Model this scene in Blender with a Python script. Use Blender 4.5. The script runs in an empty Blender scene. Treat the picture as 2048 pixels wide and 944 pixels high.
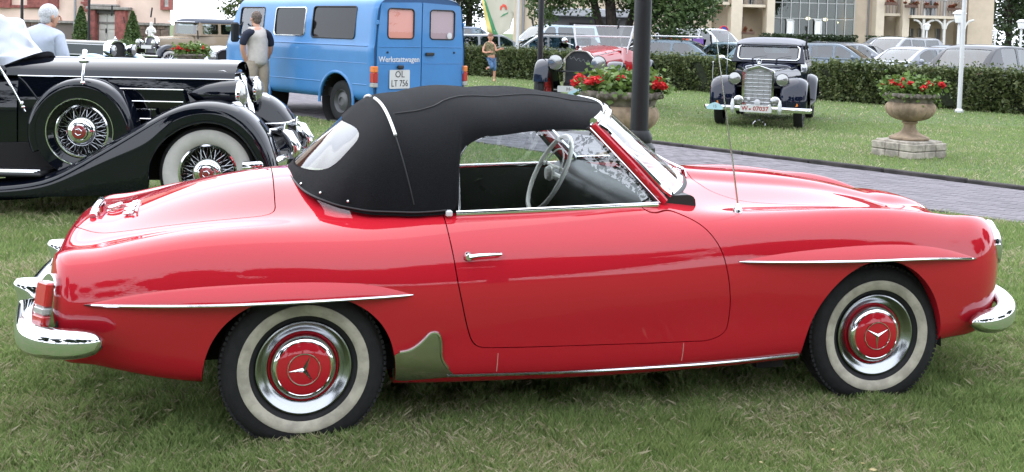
import bpy, bmesh, math, random
import numpy as np
from math import radians, pi, sin, cos, sqrt, atan2
from mathutils import Vector, Matrix, Euler
random.seed(7); RNG = np.random.default_rng(11)
SC = bpy.context.scene; COL = SC.collection

# ---------------------------------------------------------------- camera, sky, sun, exposure
PITCH, ROLL, CAM_H, FPX = .05386, .026, 1.563, 2097.0
cam_d = bpy.data.cameras.new('camera'); cam = bpy.data.objects.new('camera', cam_d); COL.objects.link(cam)
_f = Vector((0, cos(PITCH), -sin(PITCH))); _r = Vector((1, 0, 0)); _u = Vector((0, sin(PITCH), cos(PITCH)))
_R = cos(ROLL)*_r + sin(ROLL)*_u; _U = -sin(ROLL)*_r + cos(ROLL)*_u
cam.matrix_world = Matrix(((_R.x, _U.x, -_f.x, 0), (_R.y, _U.y, -_f.y, 0), (_R.z, _U.z, -_f.z, CAM_H), (0, 0, 0, 1)))
cam_d.sensor_fit = 'HORIZONTAL'; cam_d.sensor_width = 36.0; cam_d.lens = 36.0*FPX/2048
cam_d.shift_y = -(472-176)/2048          # the photograph is the lower part of a taller frame
cam_d.clip_start = .05; cam_d.clip_end = 2000
SC.camera = cam
SC.render.resolution_x = 1024; SC.render.resolution_y = 472

SUN_EL, SUN_AZ = 55, 320                  # azimuth clockwise from +Y (view direction)
world = bpy.data.worlds.new('World'); SC.world = world; world.use_nodes = True
wn = world.node_tree.nodes; wl = world.node_tree.links
for n in list(wn): wn.remove(n)
sky = wn.new('ShaderNodeTexSky'); sky.sky_type = 'NISHITA'; sky.sun_disc = False
sky.sun_elevation = radians(SUN_EL); sky.sun_rotation = radians(SUN_AZ)
sky.air_density = 1.0; sky.dust_density = 1.0; sky.ozone_density = 1.0; sky.altitude = 100
hsv = wn.new('ShaderNodeHueSaturation'); hsv.inputs['Saturation'].default_value = .30   # thin high cloud: pale sky
bgd = wn.new('ShaderNodeBackground'); bgd.inputs[1].default_value = .15
wo = wn.new('ShaderNodeOutputWorld')
ovc = wn.new('ShaderNodeMix'); ovc.data_type = 'RGBA'; ovc.inputs[0].default_value = .72; ovc.inputs[7].default_value = (11.6, 12.4, 13.9, 1)   # even cloud veil over the whole sky
wl.new(sky.outputs[0], hsv.inputs['Color']); wl.new(hsv.outputs[0], ovc.inputs[6]); wl.new(ovc.outputs[2], bgd.inputs[0]); wl.new(bgd.outputs[0], wo.inputs[0])
sun_d = bpy.data.lights.new('sun', 'SUN'); sun_d.energy = 0.6; sun_d.angle = radians(75); sun_d.color = (1, .95, .88)
sun = bpy.data.objects.new('sun', sun_d); COL.objects.link(sun)
_sd = Vector((sin(radians(SUN_AZ))*cos(radians(SUN_EL)), cos(radians(SUN_AZ))*cos(radians(SUN_EL)), sin(radians(SUN_EL))))
sun.rotation_euler = _sd.to_track_quat('Z', 'Y').to_euler()
vs = SC.view_settings; vs.view_transform = 'Standard'; vs.look = 'None'; vs.exposure = 1.0; vs.gamma = 1.0; vs.use_curve_mapping = False
SC.cycles.max_bounces = 8; SC.cycles.transparent_max_bounces = 16; SC.cycles.caustics_reflective = False; SC.cycles.caustics_refractive = False

# ---------------------------------------------------------------- pixel helpers (plain geometry: where a pixel meets a plane)
def ray(x, y): return _f + _R*((x-1024)/FPX) - _U*((y-176)/FPX)
def gnd(x, y, z=0.0):
    d = ray(x, y); t = (z-CAM_H)/d.z; return Vector((0, 0, CAM_H)) + d*t
def at(x, y, Y):
    d = ray(x, y); return Vector((0, 0, CAM_H)) + d*(Y/d.y)

# ---------------------------------------------------------------- materials
MATS = {}
def mat(name, col, rough=.5, metal=0.0, coat=0.0, spec=.5, noise=0.0, nscale=8.0, bump=0.0, bscale=60.0, col2=None, trans=0.0, ior=1.45, emit=0.0, alpha=1.0, detail=4.0, lo=.4, hi=.6, sheen=0.0, coat_rough=.03, vary=0.0):
    if name in MATS: return MATS[name]
    m = bpy.data.materials.new(name); m.use_nodes = True; nt = m.node_tree; N = nt.nodes; L = nt.links
    b = N['Principled BSDF']; c = (*col, 1) if len(col) == 3 else col
    b.inputs['Base Color'].default_value = c; b.inputs['Roughness'].default_value = rough; b.inputs['Metallic'].default_value = metal
    b.inputs['Coat Weight'].default_value = coat; b.inputs['Coat Roughness'].default_value = coat_rough
    b.inputs['Specular IOR Level'].default_value = spec; b.inputs['Transmission Weight'].default_value = trans; b.inputs['IOR'].default_value = ior
    b.inputs['Sheen Weight'].default_value = sheen; b.inputs['Alpha'].default_value = alpha
    if emit: b.inputs['Emission Color'].default_value = c; b.inputs['Emission Strength'].default_value = emit
    tc = N.new('ShaderNodeTexCoord')
    src = None
    if noise or col2:
        n = N.new('ShaderNodeTexNoise'); n.inputs['Scale'].default_value = nscale; n.inputs['Detail'].default_value = detail; n.inputs['Roughness'].default_value = .62
        L.new(tc.outputs['Object'], n.inputs['Vector'])
        r = N.new('ShaderNodeMapRange'); r.inputs[1].default_value = lo; r.inputs[2].default_value = hi; L.new(n.outputs['Fac'], r.inputs[0])
        mx = N.new('ShaderNodeMix'); mx.data_type = 'RGBA'
        mx.inputs[6].default_value = c
        c2 = (*col2, 1) if col2 else tuple(max(0, x*(1-noise)) for x in col[:3])+(1,)
        mx.inputs[7].default_value = c2
        L.new(r.outputs[0], mx.inputs[0]); src = mx.outputs[2]
    if vary:
        oi = N.new('ShaderNodeObjectInfo'); h = N.new('ShaderNodeHueSaturation')
        mr = N.new('ShaderNodeMapRange'); mr.inputs[3].default_value = 1-vary; mr.inputs[4].default_value = 1+vary
        L.new(oi.outputs['Random'], mr.inputs[0]); L.new(mr.outputs[0], h.inputs['Value'])
        if src: L.new(src, h.inputs['Color'])
        else: h.inputs['Color'].default_value = c
        src = h.outputs[0]
    if src: L.new(src, b.inputs['Base Color'])
    if bump:
        n2 = N.new('ShaderNodeTexNoise'); n2.inputs['Scale'].default_value = bscale; n2.inputs['Detail'].default_value = 3
        L.new(tc.outputs['Object'], n2.inputs['Vector'])
        bp = N.new('ShaderNodeBump'); bp.inputs['Strength'].default_value = bump; bp.inputs['Distance'].default_value = .01
        L.new(n2.outputs['Fac'], bp.inputs['Height']); L.new(bp.outputs[0], b.inputs['Normal'])
    MATS[name] = m; return m
def glass_mat(name, tint=(.9, .95, .95), refl=.06, rough=.0, gain=1.6):
    """thin pane: transparent with a mirror share that grows towards grazing angles"""
    if name in MATS: return MATS[name]
    m = bpy.data.materials.new(name); m.use_nodes = True; nt = m.node_tree; N = nt.nodes; L = nt.links
    for n in list(N): N.remove(n)
    o = N.new('ShaderNodeOutputMaterial'); mx = N.new('ShaderNodeMixShader'); t = N.new('ShaderNodeBsdfTransparent'); g = N.new('ShaderNodeBsdfGlossy')
    t.inputs[0].default_value = (*tint, 1); g.inputs['Roughness'].default_value = rough; g.inputs['Color'].default_value = (1, 1, 1, 1)
    lw = N.new('ShaderNodeLayerWeight'); lw.inputs[0].default_value = .5; pw = N.new('ShaderNodeMath'); pw.operation = 'POWER'; pw.inputs[1].default_value = 5.0; L.new(lw.outputs['Facing'], pw.inputs[0])
    fr = N.new('ShaderNodeMath'); fr.operation = 'MULTIPLY_ADD'; fr.inputs[1].default_value = .92; fr.inputs[2].default_value = .08; L.new(pw.outputs[0], fr.inputs[0])   # two faces of a pane
    ad = N.new('ShaderNodeMath'); ad.operation = 'MULTIPLY_ADD'; ad.inputs[1].default_value = gain; ad.inputs[2].default_value = refl; ad.use_clamp = True
    L.new(fr.outputs[0], ad.inputs[0]); L.new(ad.outputs[0], mx.inputs[0]); L.new(t.outputs[0], mx.inputs[1]); L.new(g.outputs[0], mx.inputs[2]); L.new(mx.outputs[0], o.inputs[0])
    MATS[name] = m; return m
def paint(name, col, coat=1.0, rough=.35, flake=0.0):
    return mat(name, col, rough=rough, coat=coat, spec=0.0, metal=flake, coat_rough=.015)
def leaf_mat(name, col, col2, rough=.5, tr=.25):
    """foliage: colour varies leaf by leaf (random per island) and light passes through"""
    if name in MATS: return MATS[name]
    m = bpy.data.materials.new(name); m.use_nodes = True; nt = m.node_tree; N = nt.nodes; L = nt.links
    b = N['Principled BSDF']; g = N.new('ShaderNodeNewGeometry'); mx = N.new('ShaderNodeMix'); mx.data_type = 'RGBA'
    mx.inputs[6].default_value = (*col, 1); mx.inputs[7].default_value = (*col2, 1)
    L.new(g.outputs['Random Per Island'], mx.inputs[0]); L.new(mx.outputs[2], b.inputs['Base Color'])
    b.inputs['Roughness'].default_value = rough; b.inputs['Specular IOR Level'].default_value = .35
    t = N.new('ShaderNodeBsdfTranslucent'); L.new(mx.outputs[2], t.inputs[0]); ms = N.new('ShaderNodeMixShader'); ms.inputs[0].default_value = tr
    L.new(b.outputs[0], ms.inputs[1]); L.new(t.outputs[0], ms.inputs[2]); L.new(ms.outputs[0], N['Material Output'].inputs[0])
    MATS[name] = m; return m

CHROME = mat('chrome', (.72, .73, .75), rough=.07, metal=1.0)
CHROME2 = mat('worn_chrome', (.60, .61, .62), rough=.16, metal=1.0)
RUBBER = mat('tyre_rubber', (.010, .010, .011), rough=.8, noise=.4, nscale=30, bump=.15, bscale=120)
BLACKTRIM = mat('black_trim', (.012, .012, .013), rough=.55)
DARK = mat('dark_underbody', (.012, .011, .011), rough=.9)
WHITEWALL = mat('whitewall', (.42, .385, .31), rough=.65, noise=.30, nscale=14, bump=.05)
REDPAINT = paint('red_paint', (.42, .0125, .023))
BLACKPAINT = paint('black_paint', (.003, .0035, .006), rough=.25)
NAVYPAINT = paint('navy_paint', (.004, .006, .018), rough=.3)
GLASS = glass_mat('window_glass', (.88, .92, .92), .02, 0, 1.1)
DGLASS = mat('dark_window_glass', (.006, .007, .008), rough=.04, coat=0.0, spec=.35)
LAMPGLASS = mat('headlamp_glass', (.30, .30, .29), rough=.18, metal=.7, coat=1.0, bump=.25, bscale=45)
WHITEPAINT = mat('white_paint', (.55, .55, .56), rough=.35, coat=.3)
POSTDARK = mat('dark_iron', (.006, .0065, .009), rough=.45, noise=.35, nscale=5, bump=.12, bscale=30)
BARK = mat('bark', (.05, .038, .03), rough=.9, noise=.5, nscale=9, bump=.6, bscale=14)
# ---------------------------------------------------------------- mesh helpers
def nspline(xs, ys, x):
    """natural cubic spline; ys may have several columns"""
    xs = np.asarray(xs, float); ys = np.asarray(ys, float); x = np.asarray(x, float); one = ys.ndim == 1
    if one: ys = ys[:, None]
    n = len(xs); h = np.diff(xs); A = np.eye(n); B = np.zeros_like(ys)
    for i in range(1, n-1):
        A[i, i-1] = h[i-1]; A[i, i] = 2*(h[i-1]+h[i]); A[i, i+1] = h[i]
        B[i] = 6*((ys[i+1]-ys[i])/h[i]-(ys[i]-ys[i-1])/h[i-1])
    M = np.linalg.solve(A, B); k = np.clip(np.searchsorted(xs, x)-1, 0, n-2)
    a = (xs[k+1]-x)[:, None]; b = (x-xs[k])[:, None]; hk = h[k][:, None]
    r = M[k]*a**3/(6*hk)+M[k+1]*b**3/(6*hk)+(ys[k]/hk-M[k]*hk/6)*a+(ys[k+1]/hk-M[k+1]*hk/6)*b
    return r[:, 0] if one else r
def curve3(pts, n, closed=False):
    """smooth curve through points, evenly sampled by chord length"""
    p = np.asarray(pts, float)
    if closed: p = np.vstack([p[-3:], p, p[:4]])
    d = np.r_[0, np.cumsum(np.sqrt(np.linalg.norm(np.diff(p, axis=0), axis=1)+1e-9))]
    if closed:
        t = np.linspace(d[3], d[3+len(pts)], n, endpoint=False)
    else: t = np.linspace(0, d[-1], n)
    return nspline(d, p, t)
def gsm(G, s, axis):
    """gaussian smoothing of a grid along one axis, ends held"""
    r = int(3*s)+1; k = np.exp(-.5*(np.arange(-r, r+1)/s)**2); k /= k.sum()
    G = np.moveaxis(G, axis, 0); pad = np.concatenate([2*G[:1]-G[r:0:-1], G, 2*G[-1:]-G[-2:-r-2:-1]])
    out = sum(k[i]*pad[i:i+len(G)] for i in range(2*r+1)); return np.moveaxis(out, 0, axis)
def gridnormals(P, flip=False):
    du = np.gradient(P, axis=0); dv = np.gradient(P, axis=1); n = np.cross(du, dv); n /= np.linalg.norm(n, axis=2, keepdims=True)+1e-12
    return -n if flip else n
def gridfaces(nu, nv, flip=False, off=0, closeu=False, closev=False):
    i = np.arange(nu if closeu else nu-1)[:, None]; j = np.arange(nv if closev else nv-1)[None, :]
    a = i*nv+j; b = ((i+1) % nu)*nv+j; c = ((i+1) % nu)*nv+(j+1) % nv; d = i*nv+(j+1) % nv
    f = np.stack([a, b, c, d], -1).reshape(-1, 4)+off
    return f[:, ::-1] if flip else f
class S:
    """surface: vertices, vertex normals, faces (lists); can be clipped by a scalar per vertex"""
    def __init__(s, V, N, F): s.V = np.asarray(V, float); s.N = np.asarray(N, float); s.F = F if isinstance(F, list) else [tuple(f) for f in F.tolist()]
    @staticmethod
    def grid(P, flip=False):
        N = gridnormals(P, flip); nu, nv = P.shape[:2]
        return S(P.reshape(-1, 3), N.reshape(-1, 3), gridfaces(nu, nv, not flip) if False else gridfaces(nu, nv, flip))
    def clip(s, sc, flange=0.0, fdir=None):
        """keep sc<0; cut edges are interpolated; flange: depth of a lip turned inwards along the cut"""
        V = s.V; N = s.N; ins = sc < 0; nv = len(V); newV = []; newN = []; ed = {}; F = []; cut = []
        def cross(a, b):
            k = (a, b) if a < b else (b, a); r = ed.get(k)
            if r is None:
                t = sc[k[0]]/(sc[k[0]]-sc[k[1]]); newV.append(V[k[0]]*(1-t)+V[k[1]]*t); n = N[k[0]]*(1-t)+N[k[1]]*t
                newN.append(n/(np.linalg.norm(n)+1e-12)); r = nv+len(newV)-1; ed[k] = r
            return r
        il = ins.tolist()
        for f in s.F:
            c = sum(il[i] for i in f)
            if c == len(f): F.append(f); continue
            if c == 0: continue
            g = []; m = len(f); marks = []
            for q in range(m):
                a = f[q]; b = f[(q+1) % m]
                if il[a]: g.append(a)
                if il[a] != il[b]: g.append(cross(a, b)); marks.append(g[-1])
            if len(g) >= 3:
                F.append(tuple(g))
                if len(marks) == 2:
                    i0 = g.index(marks[0]); i1 = g.index(marks[1])
                    if (i0+1) % len(g) == i1: cut.append((marks[0], marks[1]))
                    else: cut.append((marks[1], marks[0]))
        V = np.vstack([V]+([np.array(newV)] if newV else [])); N = np.vstack([N]+([np.array(newN)] if newN else []))
        if flange and cut:
            base = len(V); mp = {}; ev = []; en = []
            for a, b in cut:
                d = V[b]-V[a]; nn = np.cross(d, N[a]); nn /= np.linalg.norm(nn)+1e-12
                ids = []
                for q in (a, b):
                    dirv = -N[q] if fdir is None else np.asarray(fdir, float)
                    ids.append((base+len(ev), base+len(ev)+1)); ev += [V[q], V[q]+dirv*flange]; en += [nn, nn]
                F.append((ids[1][0], ids[0][0], ids[0][1], ids[1][1]))
            V = np.vstack([V, ev]); N = np.vstack([N, en])
        used = np.zeros(len(V), bool)
        for f in F: used[list(f)] = True
        mp = np.cumsum(used)-1; ml = mp.tolist()
        return S(V[used], N[used], [tuple(ml[i] for i in f) for f in F])
    def mirror(s):
        k = np.array([1, -1, 1.]); return S(s.V*k, s.N*k, [f[::-1] for f in s.F])
    def __add__(s, o):
        n = len(s.V); return S(np.vstack([s.V, o.V]), np.vstack([s.N, o.N]), s.F+[tuple(i+n for i in f) for f in o.F])
    def offset(s, d): return S(s.V+s.N*d, s.N, s.F)
    def solid(s, d):
        """closed shell: outer skin, inner skin and rim"""
        n = len(s.V); cnt = {}
        for f in s.F:
            for q in range(len(f)):
                a, b = f[q], f[(q+1) % len(f)]; cnt[(a, b)] = 1
        rim = [(a, b) for (a, b) in cnt if (b, a) not in cnt]
        F = list(s.F)+[tuple(i+n for i in f[::-1]) for f in s.F]+[(b, a, a+n, b+n) for a, b in rim]
        return S(np.vstack([s.V, s.V-s.N*d]), np.vstack([s.N, -s.N]), F)
    def build(s, name, m, parent=None, custom=True):
        me = bpy.data.meshes.new(name); me.from_pydata(s.V.tolist(), [], s.F); me.polygons.foreach_set('use_smooth', [True]*len(me.polygons))
        me.update()
        if custom: me.normals_split_custom_set_from_vertices(s.N.tolist())
        else: me.set_sharp_from_angle(angle=radians(35))
        return link(name, me, m, parent)
def link(name, me, m, parent=None, loc=None):
    if isinstance(m, (list, tuple)):
        for q in m: me.materials.append(q)
    elif m is not None: me.materials.append(m)
    o = bpy.data.objects.new(name, me); COL.objects.link(o)
    if parent is not None: o.parent = parent
    if loc is not None: o.location = loc
    return o
def tag(o, label=None, cat=None, group=None, kind=None):
    if label: o['label'] = label
    if cat: o['category'] = cat
    if group: o['group'] = group
    if kind: o['kind'] = kind
    return o
def thing(name, label, cat, loc=(0, 0, 0), rz=0.0, group=None):
    o = bpy.data.objects.new(name, None); COL.objects.link(o); o.location = loc; o.rotation_euler = (0, 0, rz); o.empty_display_size = .2
    return tag(o, label, cat, group)
def copy_tree(o, parent=None):
    c = o.copy(); COL.objects.link(c)
    if parent is not None: c.parent = parent
    for ch in list(o.children):
        copy_tree(ch, c)
    return c
class G:
    """collects shapes; build() links them as ONE mesh object"""
    def __init__(s): s.V = []; s.F = []; s.n = 0
    def add(s, V, F):
        V = np.asarray(V, float).reshape(-1, 3); s.V.append(V); F = F.tolist() if hasattr(F, 'tolist') else F
        n = s.n; s.F += [tuple(i+n for i in f) for f in F]; s.n += len(V); return s
    def box(s, c, d, bev=0.0, R=None):
        c = np.array(c, float); h = np.array(d, float)/2
        b = min(bev, *(h*.95)) if bev else 0
        if not b:
            V = np.array([[x, y, z] for x in (-1, 1) for y in (-1, 1) for z in (-1, 1)])*h
            F = [(0, 1, 3, 2), (4, 6, 7, 5), (0, 4, 5, 1), (2, 3, 7, 6), (0, 2, 6, 4), (1, 5, 7, 3)]
        else:
            V = []; idx = {}
            for x in (-1, 1):
                for y in (-1, 1):
                    for z in (-1, 1):
                        sg = (x, y, z)
                        for ax in range(3):
                            p = [sg[k]*(h[k]-(b if k != ax else 0)) for k in range(3)]; idx[(sg, ax)] = len(V); V.append(p)
            V = np.array(V); F = []
            def quad(a, q): 
                P = V[list(q)]; n = np.cross(P[1]-P[0], P[2]-P[0]); 
                F.append(tuple(q) if n@P.mean(0) > 0 else tuple(q[::-1]))
            for ax in range(3):
                o = [k for k in range(3) if k != ax]
                for sx in (-1, 1):
                    q = []
                    for a1, a2 in ((-1, -1), (1, -1), (1, 1), (-1, 1)):
                        g = [0]*3; g[ax] = sx; g[o[0]] = a1; g[o[1]] = a2; q.append(idx[(tuple(g), ax)])
                    quad(ax, q)
                for a1 in (-1, 1):
                    for a2 in (-1, 1):
                        g1 = [0]*3; g2 = [0]*3; g1[ax] = -1; g2[ax] = 1
                        for g in (g1, g2): g[o[0]] = a1; g[o[1]] = a2
                        quad(ax, [idx[(tuple(g1), o[0])], idx[(tuple(g2), o[0])], idx[(tuple(g2), o[1])], idx[(tuple(g1), o[1])]])
            for x in (-1, 1):
                for y in (-1, 1):
                    for z in (-1, 1):
                        quad(0, [idx[((x, y, z), k)] for k in range(3)])
        if R is not None: V = V@np.array(R).T
        return s.add(V+c, F)
    def tube(s, pts, r, n=8, closed=False, flat=None, caps=True):
        """round bar along a path; r number or list; flat=(a,b) scales the two cross axes"""
        P = np.asarray(pts, float); m = len(P); r = np.broadcast_to(np.asarray(r, float), (m,))
        T = np.roll(P, -1, 0)-np.roll(P, 1, 0) if closed else np.gradient(P, axis=0)
        T /= np.linalg.norm(T, axis=1, keepdims=True)+1e-12
        up = np.array([0, 0, 1.]) if abs(T[:, 2]).max() < .95 else (np.array([0, 1., 0]) if abs(T[:, 1]).max() < .95 else np.array([.43, .21, .87]))
        A = np.cross(T, up); A /= np.linalg.norm(A, axis=1, keepdims=True)+1e-12; B = np.cross(A, T)
        th = np.linspace(0, 2*pi, n, endpoint=False); fa, fb = flat or (1, 1)
        V = P[:, None]+r[:, None, None]*(np.cos(th)[None, :, None]*A[:, None]*fa+np.sin(th)[None, :, None]*B[:, None]*fb)
        F = gridfaces(m, n, closeu=closed, closev=True, flip=True).tolist()
        if not closed and caps: F += [tuple(range(n)), tuple((m-1)*n+q for q in range(n))[::-1]]
        if not closed and caps: F[-2] = F[-2][::-1]; F[-1] = F[-1][::-1]
        return s.add(V.reshape(-1, 3), F)
    def lathe(s, prof, c=(0, 0, 0), axis='z', n=32, arc=None):
        """prof: list of (radius, height along axis)"""
        p = np.asarray(prof, float); m = len(p); th = np.linspace(0, 2*pi, n, endpoint=False)
        x = p[:, 0][:, None]*np.cos(th); y = p[:, 0][:, None]*np.sin(th); z = np.broadcast_to(p[:, 1][:, None], x.shape)
        V = {'z': (x, y, z), 'y': (z*0+y, z, x), 'x': (z, x, y)}[axis]
        V = np.stack(V, -1).reshape(-1, 3)+np.array(c, float)
        return s.add(V, gridfaces(m, n, closev=True, flip=True))
    def prism(s, poly, y0, y1, plane='xz', c=(0, 0, 0)):
        """polygon extruded; plane xz extrudes along y, xy along z, yz along x"""
        p = np.asarray(poly, float); n = len(p)
        def mk(h):
            hh = np.full(n, h); return {'xz': np.stack([p[:, 0], hh, p[:, 1]], 1), 'xy': np.stack([p[:, 0], p[:, 1], hh], 1), 'yz': np.stack([hh, p[:, 0], p[:, 1]], 1)}[plane]
        V = np.vstack([mk(y0), mk(y1)])+np.array(c, float)
        area = .5*np.sum(p[:, 0]*np.roll(p[:, 1], -1)-np.roll(p[:, 0], -1)*p[:, 1])
        F = [tuple(range(n)), tuple(range(n, 2*n))[::-1]]+[(i, i+n, (i+1) % n+n, (i+1) % n) for i in range(n)]
        flip = (area > 0) != (plane == 'xz'); flip = flip if y1 > y0 else not flip
        if flip: F = [f[::-1] for f in F]
        return s.add(V, F)
    def loft(s, P, closev=False, flip=False, closeu=False):
        P = np.asarray(P, float); nu, nv = P.shape[:2]; return s.add(P.reshape(-1, 3), gridfaces(nu, nv, flip, closev=closev, closeu=closeu))
    def ellipsoid(s, c, d, n=16, m=10):
        ph = np.linspace(-pi/2, pi/2, m); th = np.linspace(0, 2*pi, n, endpoint=False)
        V = np.stack([np.cos(ph)[:, None]*np.cos(th)*d[0], np.cos(ph)[:, None]*np.sin(th)*d[1], np.sin(ph)[:, None]*np.ones(n)*d[2]], -1)
        return s.add(V.reshape(-1, 3)+np.array(c, float), gridfaces(m, n, closev=True, flip=True))
    def xf(s, M):
        M = np.array(M); s.V = [v@M[:3, :3].T+M[:3, 3] for v in s.V]; return s
    def mesh(s, name, ang=35):
        me = bpy.data.meshes.new(name); me.from_pydata(np.vstack(s.V).tolist(), [], s.F)
        me.polygons.foreach_set('use_smooth', [True]*len(me.polygons)); me.update()
        if ang is not None: me.set_sharp_from_angle(angle=radians(ang))
        return me
    def build(s, name, m, parent=None, ang=35, loc=None): return link(name, s.mesh(name, ang), m, parent, loc)
def text_mesh(txt, size, name, m, parent, loc, rot, extrude=.0015, align='CENTER', bold=0.0, sx=1.0):
    c = bpy.data.curves.new('tmp', 'FONT'); c.body = txt; c.size = size; c.extrude = extrude; c.align_x = align; c.align_y = 'CENTER'; c.resolution_u = 2; c.offset = bold
    o = bpy.data.objects.new('tmp', c); COL.objects.link(o); dg = bpy.context.evaluated_depsgraph_get()
    me = bpy.data.meshes.new_from_object(o.evaluated_get(dg)); bpy.data.objects.remove(o); bpy.data.curves.remove(c); me.name = name
    r = link(name, me, m, parent, loc); r.rotation_euler = rot; r.scale = (sx, 1, 1); return r
def polysdf(poly, X, Y):
    """signed distance to a closed polygon, negative inside"""
    p = np.asarray(poly, float); q = np.roll(p, -1, 0); D = np.full(X.shape, 1e9); ins = np.zeros(X.shape, bool)
    for (ax, ay), (bx, by) in zip(p, q):
        ex, ey = bx-ax, by-ay; L = ex*ex+ey*ey+1e-15; t = np.clip(((X-ax)*ex+(Y-ay)*ey)/L, 0, 1)
        D = np.minimum(D, np.hypot(X-ax-t*ex, Y-ay-t*ey))
        if ay != by: ins ^= ((ay > Y) != (by > Y)) & (X < (bx-ax)*(Y-ay)/(by-ay)+ax)
    return np.where(ins, -D, D)
def rrect(x0, x1, y0, y1, r, n=5):
    P = []
    for cx, cy, a in ((x1-r, y1-r, 0), (x0+r, y1-r, pi/2), (x0+r, y0+r, pi), (x1-r, y0+r, 1.5*pi)):
        P += [(cx+r*cos(a+k*pi/2/n), cy+r*sin(a+k*pi/2/n)) for k in range(n+1)]
    return P
def roundpoly(P, r, n=4):
    P = [np.array(p, float) for p in P]; out = []; m = len(P)
    for i in range(m):
        a, b, c = P[i-1], P[i], P[(i+1) % m]; u = a-b; v = c-b; lu = np.linalg.norm(u); lv = np.linalg.norm(v); rr = min(r, lu*.45, lv*.45)
        p0 = b+u/lu*rr; p1 = b+v/lv*rr
        for k in range(n+1):
            t = k/n; out.append((1-t)**2*p0+2*t*(1-t)*b+t*t*p1)
    return np.array(out)
# ================================================================ THE RED ROADSTER
CAR = thing('roadster', 'red open two-seat roadster with raised black soft top, nearest car on the lawn', 'car', (-.941, 4.556, 0), .2582)
KX = [-.75, -.45, -.1, .2, .45, .7, 1.1, 1.4, 1.7, 2.1, 2.5, 2.8]
KS = np.array([   # ten control points (w,z) from the underside up over the fender to the centre line
 [(.55,.34),(.715,.345),(.775,.43),(.80,.535),(.785,.64),(.735,.715),(.665,.738),(.55,.735),(.27,.764),(0,.772)],
 [(.55,.285),(.775,.29),(.825,.41),(.845,.54),(.832,.665),(.775,.762),(.695,.796),(.56,.797),(.27,.853),(0,.872)],
 [(.55,.262),(.80,.268),(.845,.40),(.862,.55),(.85,.68),(.79,.775),(.705,.815),(.57,.830),(.27,.912),(0,.937)],
 [(.55,.245),(.80,.25),(.845,.38),(.862,.54),(.85,.67),(.795,.762),(.715,.81),(.60,.843),(.27,.91),(0,.935)],
 [(.55,.232),(.80,.235),(.84,.37),(.858,.53),(.85,.65),(.81,.745),(.74,.805),(.665,.838),(.27,.85),(0,.85)],
 [(.55,.222),(.795,.225),(.838,.36),(.857,.52),(.852,.64),(.818,.737),(.75,.805),(.672,.843),(.27,.85),(0,.85)],
 [(.55,.215),(.795,.218),(.836,.36),(.857,.52),(.853,.645),(.82,.742),(.755,.81),(.676,.854),(.27,.88),(0,.88)],
 [(.55,.217),(.795,.22),(.836,.37),(.857,.53),(.853,.655),(.822,.75),(.758,.816),(.672,.860),(.27,.932),(0,.945)],
 [(.55,.224),(.80,.228),(.842,.39),(.860,.55),(.856,.67),(.825,.768),(.75,.828),(.63,.842),(.27,.905),(0,.925)],
 [(.55,.238),(.80,.243),(.845,.40),(.864,.56),(.858,.685),(.825,.782),(.742,.842),(.60,.828),(.27,.868),(0,.893)],
 [(.55,.25),(.80,.255),(.845,.42),(.862,.57),(.853,.69),(.815,.782),(.732,.841),(.59,.803),(.27,.828),(0,.85)],
 [(.55,.28),(.775,.287),(.825,.43),(.838,.56),(.828,.675),(.788,.763),(.715,.805),(.58,.757),(.27,.765),(0,.785)]])
NUM = 300; NV = 150
xs = np.linspace(-.75, 2.8, NUM)
CT = nspline(KX, KS.reshape(len(KX), -1), xs).reshape(NUM, 10, 2)
def section(c):
    d = np.r_[0, np.cumsum(np.linalg.norm(np.diff(c, axis=0), axis=1)**.7)]
    return nspline(d, c, np.linspace(0, d[-1], NV))
SEC = np.array([section(c) for c in CT])
SEC = gsm(gsm(SEC, 1.3, 1), 4, 0)
SEC[:, -1, 0] = 0
# raised middle of the bonnet and the two wide flutes beside it
bul = np.clip((xs-1.5)/.35, 0, 1)**2*(3-2*np.clip((xs-1.5)/.35, 0, 1))
w_ = SEC[..., 0]; SEC[..., 1] += np.where(w_ < .6, bul[:, None]*(.026*np.exp(-(w_/.17)**6)), 0)
def cap(sec, x0, L, p, zc, n, sgn):
    a = np.linspace(0, pi/2, n+1)[1:]; rows = []
    for q in a:
        s = np.cos(q)**(2/p) if q < pi/2-1e-6 else 1e-3; xo = L*np.sin(q)**(2/p)
        r = np.stack([np.full(NV, x0+sgn*xo), sec[:, 0]*s, zc+(sec[:, 1]-zc)*s], 1); rows.append(r)
    return np.array(rows)
main = np.concatenate([np.repeat(xs[:, None, None], NV, 1), SEC], 2)
rear = cap(SEC[0], -.75, .170, 3.3, .555, 40, -1)[::-1]; front = cap(SEC[-1], 2.8, .435, 2.25, .555, 48, 1)
BODY = np.concatenate([rear, main, front]); BODY = gsm(BODY, 2.2, 0); BODY[:, -1, 1] = 0
def sidew(x, z):
    i = int(np.clip(np.searchsorted(BODY[:, 60, 0], x), 1, len(BODY)-1)); a, b = BODY[i-1, 60, 0], BODY[i, 60, 0]; t = 0 if b == a else (x-a)/(b-a)
    r = BODY[i-1]*(1-t)+BODY[i]*t; k = np.argmax(r[:, 1]); j = slice(8, max(int(np.argmax(r[:, 2])), 40))
    m = np.arange(NV); zz = r[j, 2]; o = np.argsort(zz); return float(np.interp(z, zz[o], r[j, 1][o]))
def topz(x, w):
    i = int(np.clip(np.searchsorted(BODY[:, 148, 0], x), 1, len(BODY)-1)); r = BODY[i]; h = r[70:]; o = np.argsort(h[:, 1]); return float(np.interp(w, h[o, 1], h[o, 2]))
P = BODY.copy(); P[..., 1] *= -1
skin = S.grid(P, False)
def X(s): return s.V[:, 0]
def Wd(s): return np.abs(s.V[:, 1])
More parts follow.
